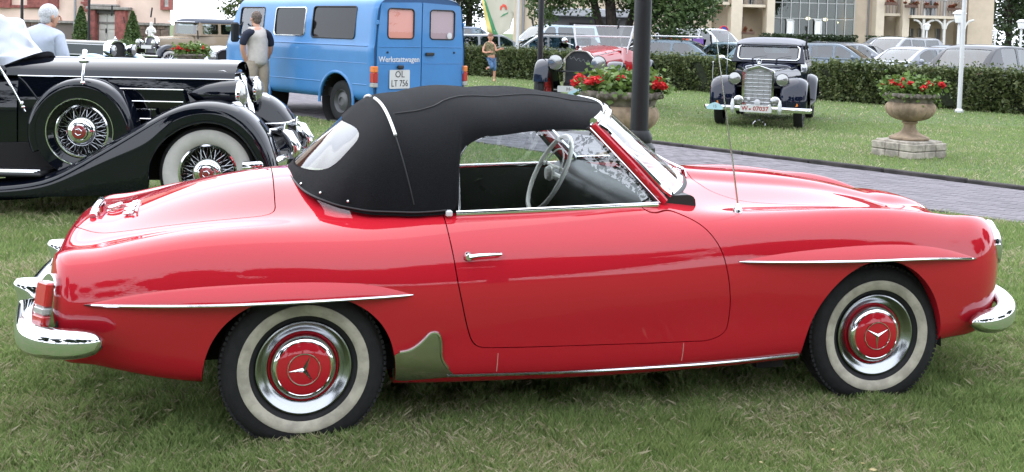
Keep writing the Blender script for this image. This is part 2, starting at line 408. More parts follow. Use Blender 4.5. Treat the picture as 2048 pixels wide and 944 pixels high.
def Z(s): return s.V[:, 2]
def arch(s, cx, cz, a, b, p): 
    d = (np.abs(X(s)-cx)/a)**p+(np.maximum(Z(s)-cz, 0)/b)**p-1; return np.where((Wd(s) > .5) & (np.abs(X(s)-cx) < a*1.3), -d, -9.0)*.3
DOOR = roundpoly([(.534,.93),(.534,.79),(.556,.63),(.595,.46),(.628,.365),(.8,.357),(1.34,.344),(1.60,.342),(1.672,.372),(1.680,.48),(1.664,.60),(1.636,.715),(1.575,.808),(1.47,.852),(1.40,.842),(1.365,.848),(1.29,.96)], .05, 4)
LID = roundpoly([(-.098,-.5),(-.098,.545),(-.25,.545),(-.45,.52),(-.62,.47),(-.78,.385),(-.865,.25),(-.882,0),(-.882,-.5)], .09, 5)
HOOD = roundpoly([(1.80,-.5),(1.80,0),(1.79,.25),(1.80,.38),(1.90,.485),(2.1,.50),(2.45,.47),(2.8,.38),(3.03,.25),(3.08,0),(3.08,-.5)], .10, 5)
COCK = roundpoly([(.02,-.6),(.02,.30),(.12,.50),(.35,.615),(.60,.648),(1.37,.65),(1.46,.56),(1.58,.3),(1.60,0),(1.60,-.6)], .06, 3)
skin = skin.clip(arch(skin, -.012, .26, .347, .335, 2.35), .05, (0, 1, 0))
skin = skin.clip(arch(skin, 2.362, .25, .338, .40, 1.95), .05, (0, 1, 0))
guard_src = skin
def side_sdf(s, poly): return np.where(Wd(s) > .64-.0*X(s), polysdf(poly, X(s), Z(s)), 1.0)
d = side_sdf(skin, DOOR); door = skin.clip(d+.0022, .02); rest = skin.clip(-d+.0022, .02)
door = door.clip(-(Wd(door)-.645)); 
def top_sdf(s, poly): return np.where(Z(s) > .50, polysdf(poly, X(s), Wd(s)), 1.0)
d = top_sdf(rest, COCK); rest = rest.clip(-d, .02)
d = top_sdf(rest, LID); lid = rest.clip(d+.0022, .02); rest = rest.clip(-d+.0022, .02)
d = top_sdf(rest, HOOD); hood = rest.clip(d+.0022, .02); rest = rest.clip(-d+.0022, .02)
body_o = (rest+rest.mirror()).build('body', REDPAINT, CAR)
door_o = door.build('door', REDPAINT, CAR); door_l = door.mirror().build('door', REDPAINT, CAR)
lid_o = (lid+lid.mirror()).build('boot_lid', REDPAINT, CAR); hood_o = (hood+hood.mirror()).build('bonnet', REDPAINT, CAR)
# stone guard ahead of the rear wheel
GP = roundpoly([(.325,.362),(.385,.368),(.425,.395),(.462,.436),(.49,.432),(.502,.40),(.505,.33),(.54,.280),(.56,.262),(.545,.252),(.36,.246),(.325,.255)], .022, 4)
for m in (0, 1):
    g = guard_src.clip(side_sdf(guard_src, GP)).offset(.004)
    if m: g = g.mirror()
    g.build('stone_guard', CHROME2, CAR)
    edge = [(x, -(sidew(x, z)+.005), z) for x, z in GP]; edge = np.array(edge)[4:36]
    if m: edge[:, 1] *= -1
    G().tube(edge, .006, 6).build('guard_rim', CHROME, CAR)
# underbody, wheel wells, cockpit tub
g = G(); g.box((1.2, 0, .30), (2.8, 1.36, .10)); g.box((1.0, 0, .34), (1.3, 1.52, .16)); g.box((-.55, 0, .42), (.36, 1.3, .16)); g.box((1.95, 0, .42), (.12, 1.4, .5)); g.box((.44, 0, .50), (.12, 1.4, .5)); g.box((2.76, 0, .50), (.10, 1.3, .34)); g.box((-.40, 0, .50), (.06, 1.45, .42))
g.build('underbody', DARK, CAR)
for sx, cx in ((0, -.012), (1, 2.362)):
    for sy in (-1, 1):
        th = np.linspace(0, pi, 30); A_, B_, C_, p_ = ((.350, .412, .25, 1.95) if sx else (.359, .347, .26, 2.35)); prof = np.array([[(cx+A_*np.sign(cos(t))*abs(cos(t))**(2/p_), sy*y, C_+B_*abs(sin(t))**(2/p_)) for t in th] for y in (.80, .70, .48)])
        q = G().loft(prof); q.add(prof[2], [tuple(range(30))]); q.build('wheel_well', DARK, CAR)
tubp = curve3([(.03, 0), (.1, .40), (.3, .56), (.6, .635), (1.0, .64), (1.38, .635), (1.5, .45), (1.6, 0)], 40)
ring = np.vstack([tubp, (tubp*[1, -1])[::-1][1:-1]])
LEATHER = mat('dark_interior_leather', (.02, .018, .018), rough=.45, bump=.1)
tub = np.array([[(x, y, z) for x, y in ring] for z in (.85, .36)]); tub[1, :, 1] *= .97
q = G().loft(tub, closev=True); q.add([(x, y, .365) for x, y in ring], [tuple(range(len(ring)))]); q.build('cockpit_trim', LEATHER, CAR)
for sy in (-1, 1):     # seats, dashboard, steering wheel
    g = G(); pr = roundpoly([(.55,.42),(.42,.83),(.52,.845),(.66,.50),(1.05,.50),(1.07,.40),(.6,.36)], .05, 4); g.prism(pr, sy*.33-.24, sy*.33+.24); g.build('seat', LEATHER, CAR)
pr = roundpoly([(1.36,.62),(1.33,.84),(1.40,.895),(1.62,.90),(1.62,.62)], .04, 4); G().prism(pr, -.62, .62).build('dashboard', mat('dash_black', (.015, .015, .016), rough=.4), CAR)
IVORY = mat('ivory_plastic', (.80, .78, .70), rough=.35)
g = G(); th = np.linspace(0, 2*pi, 40, endpoint=False); R_ = Euler((0, radians(26), 0)).to_matrix()
c_ = Vector((1.27, .35, .86)); g.tube([c_+R_@Vector((0, .205*cos(t), .205*sin(t))) for t in th], .012, 8, closed=True)
sw = g.build('steering_wheel', IVORY, CAR)
g = G(); g.tube([c_+R_@Vector((.0, .20*cos(t), .20*sin(t)))+Vector((.012, 0, -.0)) for t in (pi*.06, pi*.94)], .008, 6); g.tube([c_, c_+R_@Vector((.25, 0, 0))], .018, 8); g.tube([c_+R_@Vector((.0, .135*cos(t), .135*sin(t))) for t in np.linspace(.2, pi-.2, 14)], .004, 6)
g.lathe([(0, -.02), (.03, -.018), (.04, 0), (.03, .02)], c_, 'x', 16); g.build('wheel_spokes', IVORY, sw)
# brows over the wheel arches with bright strips
def brow(keys_b, keys_t, A0, nm):
    kb = np.array(keys_b)+[0, .012]; kt = np.array(keys_t)+[0, .012]; x0, x1 = kb[0, 0], kb[-1, 0]; X_ = np.linspace(x0, x1, 70)
    zb = nspline(kb[:, 0], kb[:, 1], X_); zt = nspline(kt[:, 0], kt[:, 1], X_); h = np.maximum(zt-zb, .001); t = (X_-x0)/(x1-x0)
    A = A0*np.clip(np.sin(pi*t), 0, 1)**.75; rows = []; strip = []
    for x, b, hh, a in zip(X_, zb, h, A):
        r = [(x, -(sidew(x, b)-.006), b-.001), (x, -(sidew(x, b)+a*.6), b-.0008)]
        for q in np.linspace(0, 1, 14):
            z = b+hh*q*1.02; r.append((x, -(sidew(x, z)+a*(1-q**1.5)**.9-.002*q), z))
        rows.append(r); strip.append((x, -(sidew(x, b)+a+.001), b-.001))
    P_ = np.array(rows); 
    for m in (1, -1):
        q = G(); q.loft(P_*[1, m, 1], flip=(m < 0)); q.build('arch_brow', REDPAINT, CAR, ang=50)
        st = np.array(strip)*[1, m, 1]; st[0, 0] -= .004; st[-1, 0] += .004
        G().tube(st, np.r_[.002, .0045, np.full(66, .0058), .0045, .002], 8).build('bright_strip', CHROME, CAR)
brow([(-.749,.566),(-.531,.568),(-.195,.570),(.157,.572),(.385,.572)], [(-.749,.568),(-.531,.609),(-.281,.629),(-.022,.632),(.156,.623),(.302,.599),(.385,.574)], .040, 'rear')
brow([(1.712,.654),(1.973,.650),(2.32,.647),(2.56,.644),(2.84,.627)], [(1.712,.656),(1.859,.676),(2.085,.694),(2.317,.703),(2.509,.697),(2.68,.673),(2.84,.630)], .036, 'front')
sill = curve3([(.53,.258),(.936,.244),(1.35,.239),(1.676,.243),(2.014,.258)], 40)
for m in (1, -1):
    G().tube([(x, -m*(sidew(x, z)+.003), z) for x, z in sill], .0075, 8).build('sill_strip', CHROME, CAR)
    for xx in (.725, 1.49): G().tube([(xx, -m*(sidew(xx, z)+.0003), z) for z in np.linspace(.262, .338, 5)], .0012, 5).build('panel_seam', mat('seam_filler', (.55, .33, .30), rough=.6), CAR)
# door handles
for m, dr in ((-1, door_o), (1, door_l)):
    yy = sidew(.60, .715)
    g = G(); g.lathe([(.0, .022), (.012, .021), (.016, .012), (.018, 0)], (0, 0, 0), 'y', 16); g.xf(Matrix.Translation((.60, m*yy, .714))@Matrix.Diagonal((1, m, 1, 1)))
    g.tube([(.60, m*(yy+.026), .716), (.63, m*(yy+.030), .721), (.69, m*(yy+.030), .724), (.722, m*(yy+.022), .723), (.726, m*(yy+.004), .723)], [.009, .0075, .006, .0065, .006], 8, flat=(1, 1)); g.build('handle', CHROME, dr)
# wheels
def car_wheel():
    w = bpy.data.objects.new('wheel', None); COL.objects.link(w)      # axle along y, outer face towards -y
    t = G(); t.lathe([(.170,-.052),(.190,-.070),(.236,-.082),(.260,-.080),(.280,-.074),(.295,-.062),(.303,-.040),(.306,0),(.303,.04),(.29,.066),(.26,.08),(.20,.07),(.17,.05)], axis='y', n=56)
    for k in range(90):
        a = 2*pi*k/90
        for yy in (-.055,): t.box((.2985*cos(a), yy, .2985*sin(a)), (.010, .018, .014), R=Euler((0, -a, 0)).to_matrix())
    t.build('tyre', RUBBER, w)
    G().lathe([(.196,-.0755),(.20,-.0785),(.218,-.084),(.232,-.0862),(.237,-.0845),(.238,-.08)], axis='y', n=64).build('whitewall', WHITEWALL, w)
    G().lathe([(.175,-.046),(.176,-.062),(.173,-.069),(.168,-.070),(.158,-.064),(.147,-.055),(.138,-.048),(.132,-.046)], axis='y', n=64).build('trim_ring', mat('dull_trim', (.34, .35, .36), rough=.2, metal=1.0), w)
    G().lathe([(.1325,-.036),(.128,-.050),(.122,-.046),(.108,-.03)], axis='y', n=64).build('rim', REDPAINT, w)
    hc = G(); hc.lathe([(.117,-.040),(.119,-.052),(.116,-.064),(.108,-.073),(.100,-.076),(.097,-.0745)], axis='y', n=64); h = hc.build('hubcap', CHROME, w)
    G().lathe([(.098,-.0750),(.09,-.0785),(.07,-.083),(.045,-.0865),(.02,-.088),(.0005,-.0885)], axis='y', n=48).build('hub_dome', REDPAINT, h)
    e = G(); th = np.linspace(0, 2*pi, 40, endpoint=False); e.tube([(.058*cos(a), -.0868, .058*sin(a)) for a in th], .0018, 6, closed=True)
    for k in range(3):
        a = pi/2+k*2*pi/3+.0; tip = (.056*cos(a), -.0872, .056*sin(a)); l = (.0085*cos(a+pi/3), -.0885, .0085*sin(a+pi/3)); r = (.0085*cos(a-pi/3), -.0885, .0085*sin(a-pi/3))
        e.add([tip, l, (0, -.0945, 0), r], [(0, 1, 2), (0, 2, 3)])
    e.build('star_emblem', CHROME, h, ang=10)
    return w
wh = car_wheel(); wheels = [wh, copy_tree(wh), copy_tree(wh), copy_tree(wh)]
for o, (x, y, spin, st) in zip(wheels, [(0, -.735, .42, 0), (2.4, -.715, pi/3, -.05), (0, .735, .8, 0), (2.4, .715, .2, -.03)]):
    o.parent = CAR; o.location = (x, y, .312); o.rotation_euler = (0, spin, st if y < 0 else st+pi)
# bumpers
def bumper(path, name, sec):
    P_ = curve3(path, 60); T = np.gradient(P_, axis=0); T /= np.linalg.norm(T, axis=1, keepdims=True); out = np.cross(T, [0, 0, 1.]); out /= np.linalg.norm(out, axis=1, keepdims=True)
    k = np.ones(len(P_)); k[:5] = [.25, .72, .88, .96, .99]; k[-5:] = k[:5][::-1]
    rows = np.array([[p+o*a*kk+np.array([0, 0, b*kk]) for a, b in sec] for p, o, kk in zip(P_, out, k)])
    g = G(); g.loft(rows, closev=True); n = len(sec); g.F += [tuple(range(n)), tuple(range(59*n, 60*n))[::-1]]; return g.build(name, CHROME, CAR, ang=60)
sec = [(.045*np.sign(cos(t))*abs(cos(t))**.8+.012, .052*np.sign(sin(t))*abs(sin(t))**.75) for t in np.linspace(0, 2*pi, 20, endpoint=False)]
bumper([(-.675,-.865,.462),(-.82,-.855,.464),(-.905,-.79,.464),(-.955,-.62,.460),(-1.0,-.3,.456),(-1.01,0,.455),(-1.0,.3,.456),(-.955,.62,.460),(-.905,.79,.464),(-.82,.855,.464),(-.675,.865,.462)][::-1], 'rear_bumper', sec)
bumper([(2.82,-.845,.362),(2.98,-.81,.366),(3.10,-.70,.38),(3.19,-.5,.385),(3.245,-.2,.39),(3.25,0,.39),(3.245,.2,.39),(3.19,.5,.385),(3.10,.70,.38),(2.98,.81,.366),(2.82,.845,.362)], 'front_bumper', sec)
for sy in (-1, 1):       # overriders: fin-like horns on the rear bumper
    g = G(); rows = []
    for z, xb, dx, hw in [(.385,-1.025,.07,.042),(.42,-1.05,.11,.050),(.465,-1.046,.118,.050),(.505,-1.044,.118,.048),(.537,-1.052,.122,.044),(.562,-1.062,.125,.038),(.576,-1.050,.095,.024)]:
        rows.append([(xb+dx*.5*(1+cos(t)) if True else 0, sy*.37+hw*np.sign(sin(t))*abs(sin(t))**.7, z) for t in np.linspace(0, 2*pi, 16, endpoint=False)])
    rows = gsm(np.array(curve3(np.array(rows).reshape(7, -1), 22)).reshape(22, 16, 3), 1.2, 0)
    g.loft(rows, closev=True); g.F += [tuple(range(21*16, 22*16))]; g.build('overrider', CHROME, CAR, ang=60)
    g = G(); g.tube([(3.21, sy*.42, .33), (3.255, sy*.42, .38), (3.25, sy*.42, .46), (3.22, sy*.42, .49)], [.02, .03, .026, .01], 10); g.build('overrider', CHROME, CAR)
# tail lamps
LENSRED = mat('red_lens', (.45, .01, .012), rough=.12, coat=1.0, bump=.2, bscale=150); LENSWHITE = mat('clear_lens', (.34, .33, .31), rough=.15, coat=1.0, bump=.2, bscale=150)
for sy in (-1, 1):
    tl = bpy.data.objects.new('tail_lamp', None); COL.objects.link(tl); tl.parent = CAR; tl.location = (-.866, sy*.716, .568); tl.scale = (1.05, .95, 1.0); tl.rotation_euler = (0, radians(9), sy*radians(-38)*-1 if sy > 0 else radians(38))
    # local: faces -x
    g = G(); pr = roundpoly([(-.046,-.095),(-.050,.03),(-.040,.085),(0,.108),(.040,.085),(.050,.03),(.046,-.095)], .03, 3); g.prism(pr, -.028, .05, 'yz'); g.build('lamp_housing', CHROME, tl)
    for z0, z1, mm in ((-.084,-.040,LENSRED),(-.0395,-.012,LENSWHITE),(-.0115,.074,LENSRED)):
        g = G(); g.box((-.033, 0, (z0+z1)/2), (.034, .074, z1-z0), .006); g.build('lens', mm, tl)
    g = G(); g.prism(roundpoly([(-.052,-.10),(-.056,.03),(-.045,.09),(0,.114),(.045,.09),(.056,.03),(.052,-.10)], .03, 3), .0, .06, 'yz'); g.build('gasket', BLACKTRIM, tl)
# headlamps, grille at the nose
for sy in (-1, 1):
    hl = bpy.data.objects.new('headlamp', None); COL.objects.link(hl); hl.parent = CAR; hl.location = (3.062, sy*.650, .668); hl.rotation_euler = (0, radians(-10), sy*radians(22))
    G().lathe([(.098,-.05),(.102,.0),(.098,.014),(.09,.016)], axis='x', n=36).build('rim', CHROME, hl); G().lathe([(.094,.008),(.07,.028),(.04,.038),(.001,.042)], axis='x', n=32).build('lens', LAMPGLASS, hl)
    G().lathe([(0.028, 0), (.026, .02), (.001, .03)], (3.0, sy*.70, .475), 'x', 16).build('indicator_lamp', mat('amber_lens', (.6, .16, .02), rough=.2, coat=1), CAR)
g = G(); th = np.linspace(0, 2*pi, 48, endpoint=False); g.tube([(3.17-.12*abs(cos(t))**2, .42*cos(t), .545+.13*sin(t)) for t in th], .016, 8, closed=True); g.tube([(3.06, -.40, .545), (3.18, -.15, .545), (3.18, .15, .545), (3.06, .40, .545)], .014, 8); gr = g.build('grille_frame', CHROME, CAR)
g = G(); g.loft([[(3.15-.12*abs(cos(t))**2, .41*cos(t)*k, .545+.125*sin(t)*k) for t in th] for k in (1, .01)], closev=True); g.build('grille_mesh', BLACKTRIM, gr)
# aerial
g = G(); g.lathe([(.02, -.004), (.019, .012), (.012, .022), (.008, .034), (.004, .036)], (1.773, -.70, topz(1.773, .70)), 'z', 14); an = g.build('aerial_base', CHROME, CAR)
zb_ = topz(1.773, .70)
g = G(); g.tube([(1.773, -.70, zb_+.03), (1.742, -.70, zb_+.21), (1.695, -.70, zb_+.46), (1.655, -.70, zb_+.68), (1.648, -.70, zb_+.72)], [.0045, .0040, .0032, .0024, .002], 6); g.build('aerial_rod', CHROME2, an)
# boot fittings: number-plate lamp handle, star, script
def onlid(x, w, h=.0): return np.array([x, w, topz(x, abs(w))+h])
a = onlid(-.80, 0, .012); b = onlid(-.74, 0, .02)
g = G(); g.tube([onlid(-.805, -.16, .006), onlid(-.80, -.09, .03), onlid(-.80, .09, .03), onlid(-.805, .16, .006)], .014, 10); g.build('boot_handle', CHROME, lid_o)
g = G(); c0 = onlid(-.735, -.02, .012); e_ = [c0+np.array([.03*cos(t)*.9, .03*sin(t), .03*cos(t)*.35]) for t in np.linspace(0, 2*pi, 24, endpoint=False)]; g.tube(e_, .0045, 6, closed=True)
for k in range(3): g.tube([c0, e_[8*k]], .004, 6)
g.build('star_emblem', CHROME, lid_o)
g = G(); g.tube([onlid(-.66+.018*sin(q*2.6), -.06-.028*q, .007) for q in np.linspace(0, 8, 60)], .0055, 6); g.tube([onlid(-.635, -.07, .006), onlid(-.63, -.28, .006)], .0045, 6); g.build('script_emblem', CHROME, lid_o)

# ---- soft top: rows from the base curve up to the ridge
CLOTH = mat('black_canvas', (.0012, .0015, .0026), rough=.95, spec=.25, sheen=.03, col2=(.0052, .0060, .0085), nscale=210.0, bump=.8, bscale=520, detail=2, lo=.35, hi=.70)
Bk = np.array([(0,-.035,.938),(.22,-.022,.926),(.40,.012,.898),(.52,.06,.885),(.61,.14,.862),(.655,.25,.846),(.672,.42,.842),(.678,.560,.846),(.672,.590,.885),(.648,.598,.97),(.605,.606,1.045),(.590,.63,1.098),(.577,.69,1.138),(.566,.89,1.162),(.560,1.08,1.170),(.553,1.195,1.175)])
Tk = np.array([(-.035,.938),(.075,1.04),(.175,1.134),(.245,1.196),(.30,1.243),(.36,1.266),(.44,1.285),(.53,1.30),(.56,1.304),(.61,1.308),(.68,1.313),(.76,1.314),(.86,1.313),(1.02,1.308),(1.17,1.298),(1.335,1.264)])
tk = np.arange(16.); tt = np.linspace(0, 15, 150)
def pl(k, v): return gsm(np.stack([np.interp(tt, tk, v[:, c]) for c in range(v.shape[1])], 1), 3.0, 0)
Bc = pl(tk, Bk); Tc = pl(tk, Tk); nq = 70; qq = np.linspace(0, 1, nq)
rows = []
for b, t, ti in zip(Bc, Tc, tt):
    a_ = np.clip((ti-2.2)/3.2, 0, 1); a_ = a_*a_*(3-2*a_); mixv = lambda u, v: u*(1-a_)+v*a_
    p0 = np.array([b[1], b[0], b[2]]); p3 = np.array([t[0], 0, t[1]]); dz = p3[2]-p0[2]
    p1 = np.array([p0[0]+mixv(.34, .30)*(p3[0]-p0[0]), p0[1]*mixv(.86, .985), p0[2]+mixv(.42, .80)*dz]); p2 = np.array([p3[0]-mixv(.26, .06)*(p3[0]-p0[0]), p0[1]*mixv(.48, .58), p0[2]+mixv(.80, 1.0)*dz])
    rows.append([(1-q)**3*p0+3*q*(1-q)**2*p1+3*q*q*(1-q)*p2+q**3*p3 for q in qq])
TOP = np.array(rows)
# slack and tension: the cloth is pulled over three bows and sags a little between them
bowx = np.array([.31, .62, .98, 1.32]); sag = np.min(np.abs(TOP[..., 0:1]-bowx), axis=2); hgt = np.clip((TOP[..., 2]-1.08)/.18, 0, 1)
TOP[..., 2] -= .012*np.clip(sag/.17, 0, 1)**1.5*hgt
nz = gsm(gsm(RNG.normal(size=TOP.shape[:2]+(1,)), 7, 0), 9, 1); nz /= nz.std(); TOP[..., 1:2] += nz*.0030*np.clip(TOP[..., 1:2]/.3, 0, 1)
TOP[..., 1:2] += (.0045*np.sin(np.arange(150)*.55)*np.clip((np.arange(150)-30)/20, 0, 1)*np.clip((74-np.arange(150))/14, 0, 1))[:, None, None]*np.exp(-(np.arange(nq)/14.)**2)[None, :, None]
TOP[:, -1, 1] = 0; TP = TOP*[1, -1, 1]
tops = S.grid(TP, False)
if tops.N[70*100+60][2] < 0: tops = S.grid(TP, True)
def rw(s, k=0.0): 
    a = np.abs(s.V[:, 1])/(.445+k); b = np.abs(s.V[:, 2]-1.062)/(.092+k); return np.where((s.V[:, 0] < .33), (a**4+b**4)**.25-1, 1)
shell = tops.clip(-rw(tops), .006); rwin = tops.clip(rw(tops))
both = lambda s: s+s.mirror()
st_ = both(shell).solid(.006).build('soft_top', CLOTH, CAR)
both(rwin.offset(-.003)).build('rear_window', glass_mat('plastic_window', (.45, .47, .49), .0, .05, .9), st_)
TN = tops.N.reshape(150, nq, 3)
def onsoft(i, j, h=.003):
    i0, j0 = min(int(i), 148), min(int(j), nq-2); a, b = i-i0, j-j0; f = lambda A: (A[i0, j0]*(1-a)+A[i0+1, j0]*a)*(1-b)+(A[i0, j0+1]*(1-a)+A[i0+1, j0+1]*a)*b
    return f(TP)+f(TN)*h
for m in (1, -1):
    pts = np.array([onsoft(45+(69-j)*.22, j, .004) for j in np.linspace(64, 27, 30)])
    G().tube(pts*[1, m, 1], .0065, 8).build('piping', mat('white_piping', (.75, .75, .75), rough=.4), st_)
    pts = np.array([onsoft(i, 40+4*np.clip((i-52)/30, 0, 1), .002) for i in range(54, 149, 2)]); G().tube(pts*[1, m, 1], .0028, 6).build('seam', BLACKTRIM, st_)
    pts = np.array([onsoft(45+(69-j)*.22, j, .0005) for j in np.linspace(27, 3, 24)]); G().tube(pts*[1, m, 1], .0028, 6).build('seam', BLACKTRIM, st_)
    pts = np.array([onsoft(i, 1, .002) for i in range(3, 70, 2)]); G().tube(pts*[1, m, 1], .004, 6).build('hem', BLACKTRIM, st_)
    for i, j in ((17, 4), (30, 4), (42, 3), (146, 5)):
        p = onsoft(i, j, .003)*[1, m, 1]; G().ellipsoid(p, (.006, .006, .006), 10, 6).build('snap_fastener', CHROME, st_)
    # bright end cap at the door
    g = G(); g.box((.552, -m*.690, .853), (.026, .022, .026), .006); g.build('corner_cap', WHITEPAINT, CAR)
# ---- windscreen
def wsp(t, s):
    w0, w1 = .615, .555; xb = 1.715-.215*abs(t)**2.6; zb = .945-.045*abs(t)**2.2; xt = 1.375-.165*abs(t)**2.4; zt = 1.236-.05*abs(t)**2.2
    return np.array([xb+(xt-xb)*s, (w0+(w1-w0)*s)*t, zb+(zt-zb)*s])
grid = np.array([[wsp(t, s) for t in np.linspace(-1, 1, 41)] for s in np.linspace(.02, .98, 12)])
G().loft(grid).build('windscreen', GLASS, CAR)
per = [wsp(t, 0) for t in np.linspace(-1, 1, 40)]+[wsp(1, s) for s in np.linspace(.08, .92, 10)]+[wsp(t, 1) for t in np.linspace(1, -1, 40)]+[wsp(-1, s) for s in np.linspace(.92, .08, 10)]
G().tube(per, .0145, 8, closed=True).build('windscreen_frame', CHROME, CAR)
G().tube([wsp(t, -.04) for t in np.linspace(-.985, .985, 40)], .013, 8, flat=(1.3, .8)).build('windscreen_gasket', BLACKTRIM, CAR)
G().tube([wsp(t, 1.03)+np.array([-.02, 0, .004]) for t in np.linspace(-1, 1, 40)], .018, 8).build('header_rail', CHROME, CAR)
for m in (1, -1):
    a = wsp(-m, -.06); b = wsp(-m, 1.0)
    G().tube([a+np.array([-.045, -m*.012, -.012]), (a+b)/2+np.array([-.042, -m*.012, 0]), b+np.array([-.036, -m*.008, 0])], [.020, .018, .016], 10).build('screen_pillar', REDPAINT, CAR)
    G().tube([a+np.array([-.078, -m*.010, -.012]), b+np.array([-.060, -m*.006, -.010])], .010, 8).build('weather_strip', BLACKTRIM, CAR)
    G().tube([a+np.array([-.066, -m*.020, -.012]), b+np.array([-.052, -m*.016, -.010])], .004, 6).build('pillar_moulding', CHROME, CAR)
    # side window with thin frame, chrome waist strip
    WIN = roundpoly([(.603,.846),(.603,1.04),(.632,1.10),(.70,1.14),(.90,1.158),(1.182,1.166),(1.425,.868)], .04, 4)
    wy = lambda z: -m*(.662-(z-.846)/.32*.092)
    g = G(); g.add([(x, wy(z), z) for x, z in WIN], [tuple(range(len(WIN)))]); g.build('side_window', glass_mat('side_glass', (.84, .88, .89), .03, 0, 1.2), door_o if m > 0 else door_l)
    g = G(); g.tube([(x, wy(z)-m*.004, z) for x, z in [(.600,.846),(.600,.95),(.600,1.04),(.612,1.075),(.636,1.105)]], .0045, 6); g.build('window_frame', CHROME2, door_o if m > 0 else door_l)
    g = G(); pts = [(x, -m*(.668+.004*sin(pi*(x-.55)/.9)), .846+.022*(x-.57)/.85) for x in np.linspace(.585, 1.43, 24)]; g.tube(pts, .0115, 8, flat=(.7, 1.05)); g.build('waist_strip', CHROME, door_o if m > 0 else door_l)
# wiper pivots and washer nozzle on the scuttle
for w in (-.18, .22):
    g = G(); p = np.array([1.765, w, topz(1.765, abs(w))]); g.tube([p, p+[-.01, 0, .035]], .012, 8); g.tube([p+[-.01, 0, .035], p+[-.07, .05, .065], p+[-.20, .30 if w < 0 else .22, .16]], [.008, .005, .003], 6); g.build('wiper', CHROME, CAR)
g = G(); p = np.array([1.95, .33, topz(1.95, .33)]); g.lathe([(.008, 0), (.008, .012), (.001, .016)], p, 'z', 10); g.build('washer_jet', BLACKTRIM, CAR)
# ================================================================ SETTING: lawn, path, kerb, car park
def ground_mat(name, cols, scale, rough=.95, bump=.4, bscale=90):
    m = bpy.data.materials.new(name); m.use_nodes = True; nt = m.node_tree; N = nt.nodes; L = nt.links; b = N['Principled BSDF']
    b.inputs['Roughness'].default_value = rough; b.inputs['Specular IOR Level'].default_value = .2
    tc = N.new('ShaderNodeTexCoord'); prev = None
    for k, (c, s) in enumerate(zip(cols, scale)):
        n = N.new('ShaderNodeTexNoise'); n.inputs['Scale'].default_value = s; n.inputs['Detail'].default_value = 6; n.inputs['Roughness'].default_value = .65; L.new(tc.outputs['Object'], n.inputs['Vector'])
        r = N.new('ShaderNodeMapRange'); r.inputs[1].default_value = .42; r.inputs[2].default_value = .62; L.new(n.outputs['Fac'], r.inputs[0])
        mx = N.new('ShaderNodeMix'); mx.data_type = 'RGBA'; mx.inputs[7].default_value = (*c, 1); L.new(r.outputs[0], mx.inputs[0])
        if prev is None: mx.inputs[6].default_value = (*cols[-1], 1)
        else: L.new(prev, mx.inputs[6])
        prev = mx.outputs[2]
    L.new(prev, b.inputs['Base Color'])
    n = N.new('ShaderNodeTexNoise'); n.inputs['Scale'].default_value = bscale; n.inputs['Detail'].default_value = 4; L.new(tc.outputs['Object'], n.inputs['Vector'])
    bp = N.new('ShaderNodeBump'); bp.inputs['Strength'].default_value = bump; bp.inputs['Distance'].default_value = .03; L.new(n.outputs['Fac'], bp.inputs['Height']); L.new(bp.outputs[0], b.inputs['Normal'])
    return m
LAWN = ground_mat('lawn_soil', [(.095, .130, .050), (.072, .118, .038), (.125, .125, .070), (.078, .12, .040)], [.9, 4.0, 1.7, 26.0])
g = G(); k = 60; xsn = np.linspace(-450, 450, 3); 
def lawn_z(x, y):
    t = np.clip((8.4-y)/1.3, 0, 1)*np.clip((y+4)/3, 0, 1); return .028*t*t*(3-2*t)      # the turf by the red car lies a little higher
lx = np.r_[-450, -60, np.linspace(-12, 12, 25), 60, 450]; ly = np.r_[-300, -30, np.linspace(-5, 0, 8), 3, 5, np.linspace(6.5, 9, 16), 12, 30, 100, 700]
P_ = np.array([[(x, y, float(lawn_z(0, y))) for y in ly] for x in lx]); me = bpy.data.meshes.new('lawn'); me.from_pydata(P_.reshape(-1, 3).tolist(), [], gridfaces(len(lx), len(ly)).tolist()); me.polygons.foreach_set('use_smooth', [True]*len(me.polygons))
tag(link('lawn', me, LAWN), kind='structure')
# path: straight strip, wider under the van
PD = np.array([3.49, -3.89]); PD /= np.linalg.norm(PD); PN = np.array([-PD[1], PD[0]]); PN = PN if PN[1] > 0 else -PN     # along, across (away from camera)
P0 = np.array([4.48, 9.04])                       # a point of the near edge
def pp(a, b, z=0.0): q = P0+PD*a+PN*b; return (q[0], q[1], z)
PWID = 2.13
MORTAR = mat('path_sand', (.08, .075, .075), rough=.95, noise=.4, nscale=6)
pts = [pp(9, 0, .005), pp(9, PWID, .005), pp(-8.6, PWID, .005), pp(-13, 5.5, .005), pp(-30, 10, .005), pp(-30, 0, .005)]
me = bpy.data.meshes.new('path'); me.from_pydata(pts, [], [tuple(range(6))]); path = link('path', me, MORTAR); tag(path, kind='structure')
PAVER = mat('concrete_paver', (.165, .150, .165), rough=.85, noise=.28, nscale=9, bump=.25, bscale=70, vary=.13)
gp = G(); gp.box((0, 0, 0), (.196, .096, .02), .004); pme = gp.mesh('paver'); pme.materials.append(PAVER)
PAVER2 = mat('concrete_paver_far', (.16, .145, .16), rough=.85, noise=.35, nscale=5, bump=.2, bscale=70)
ang = atan2(PD[1], PD[0]); rowsN = int(PWID/.1); slots = []
for j in range(rowsN):
    for i in range(-42, 46):
        a = i*.2+(.1 if j % 2 else 0); b = .05+j*.1+.012
        slots.append((pp(a, b), j))
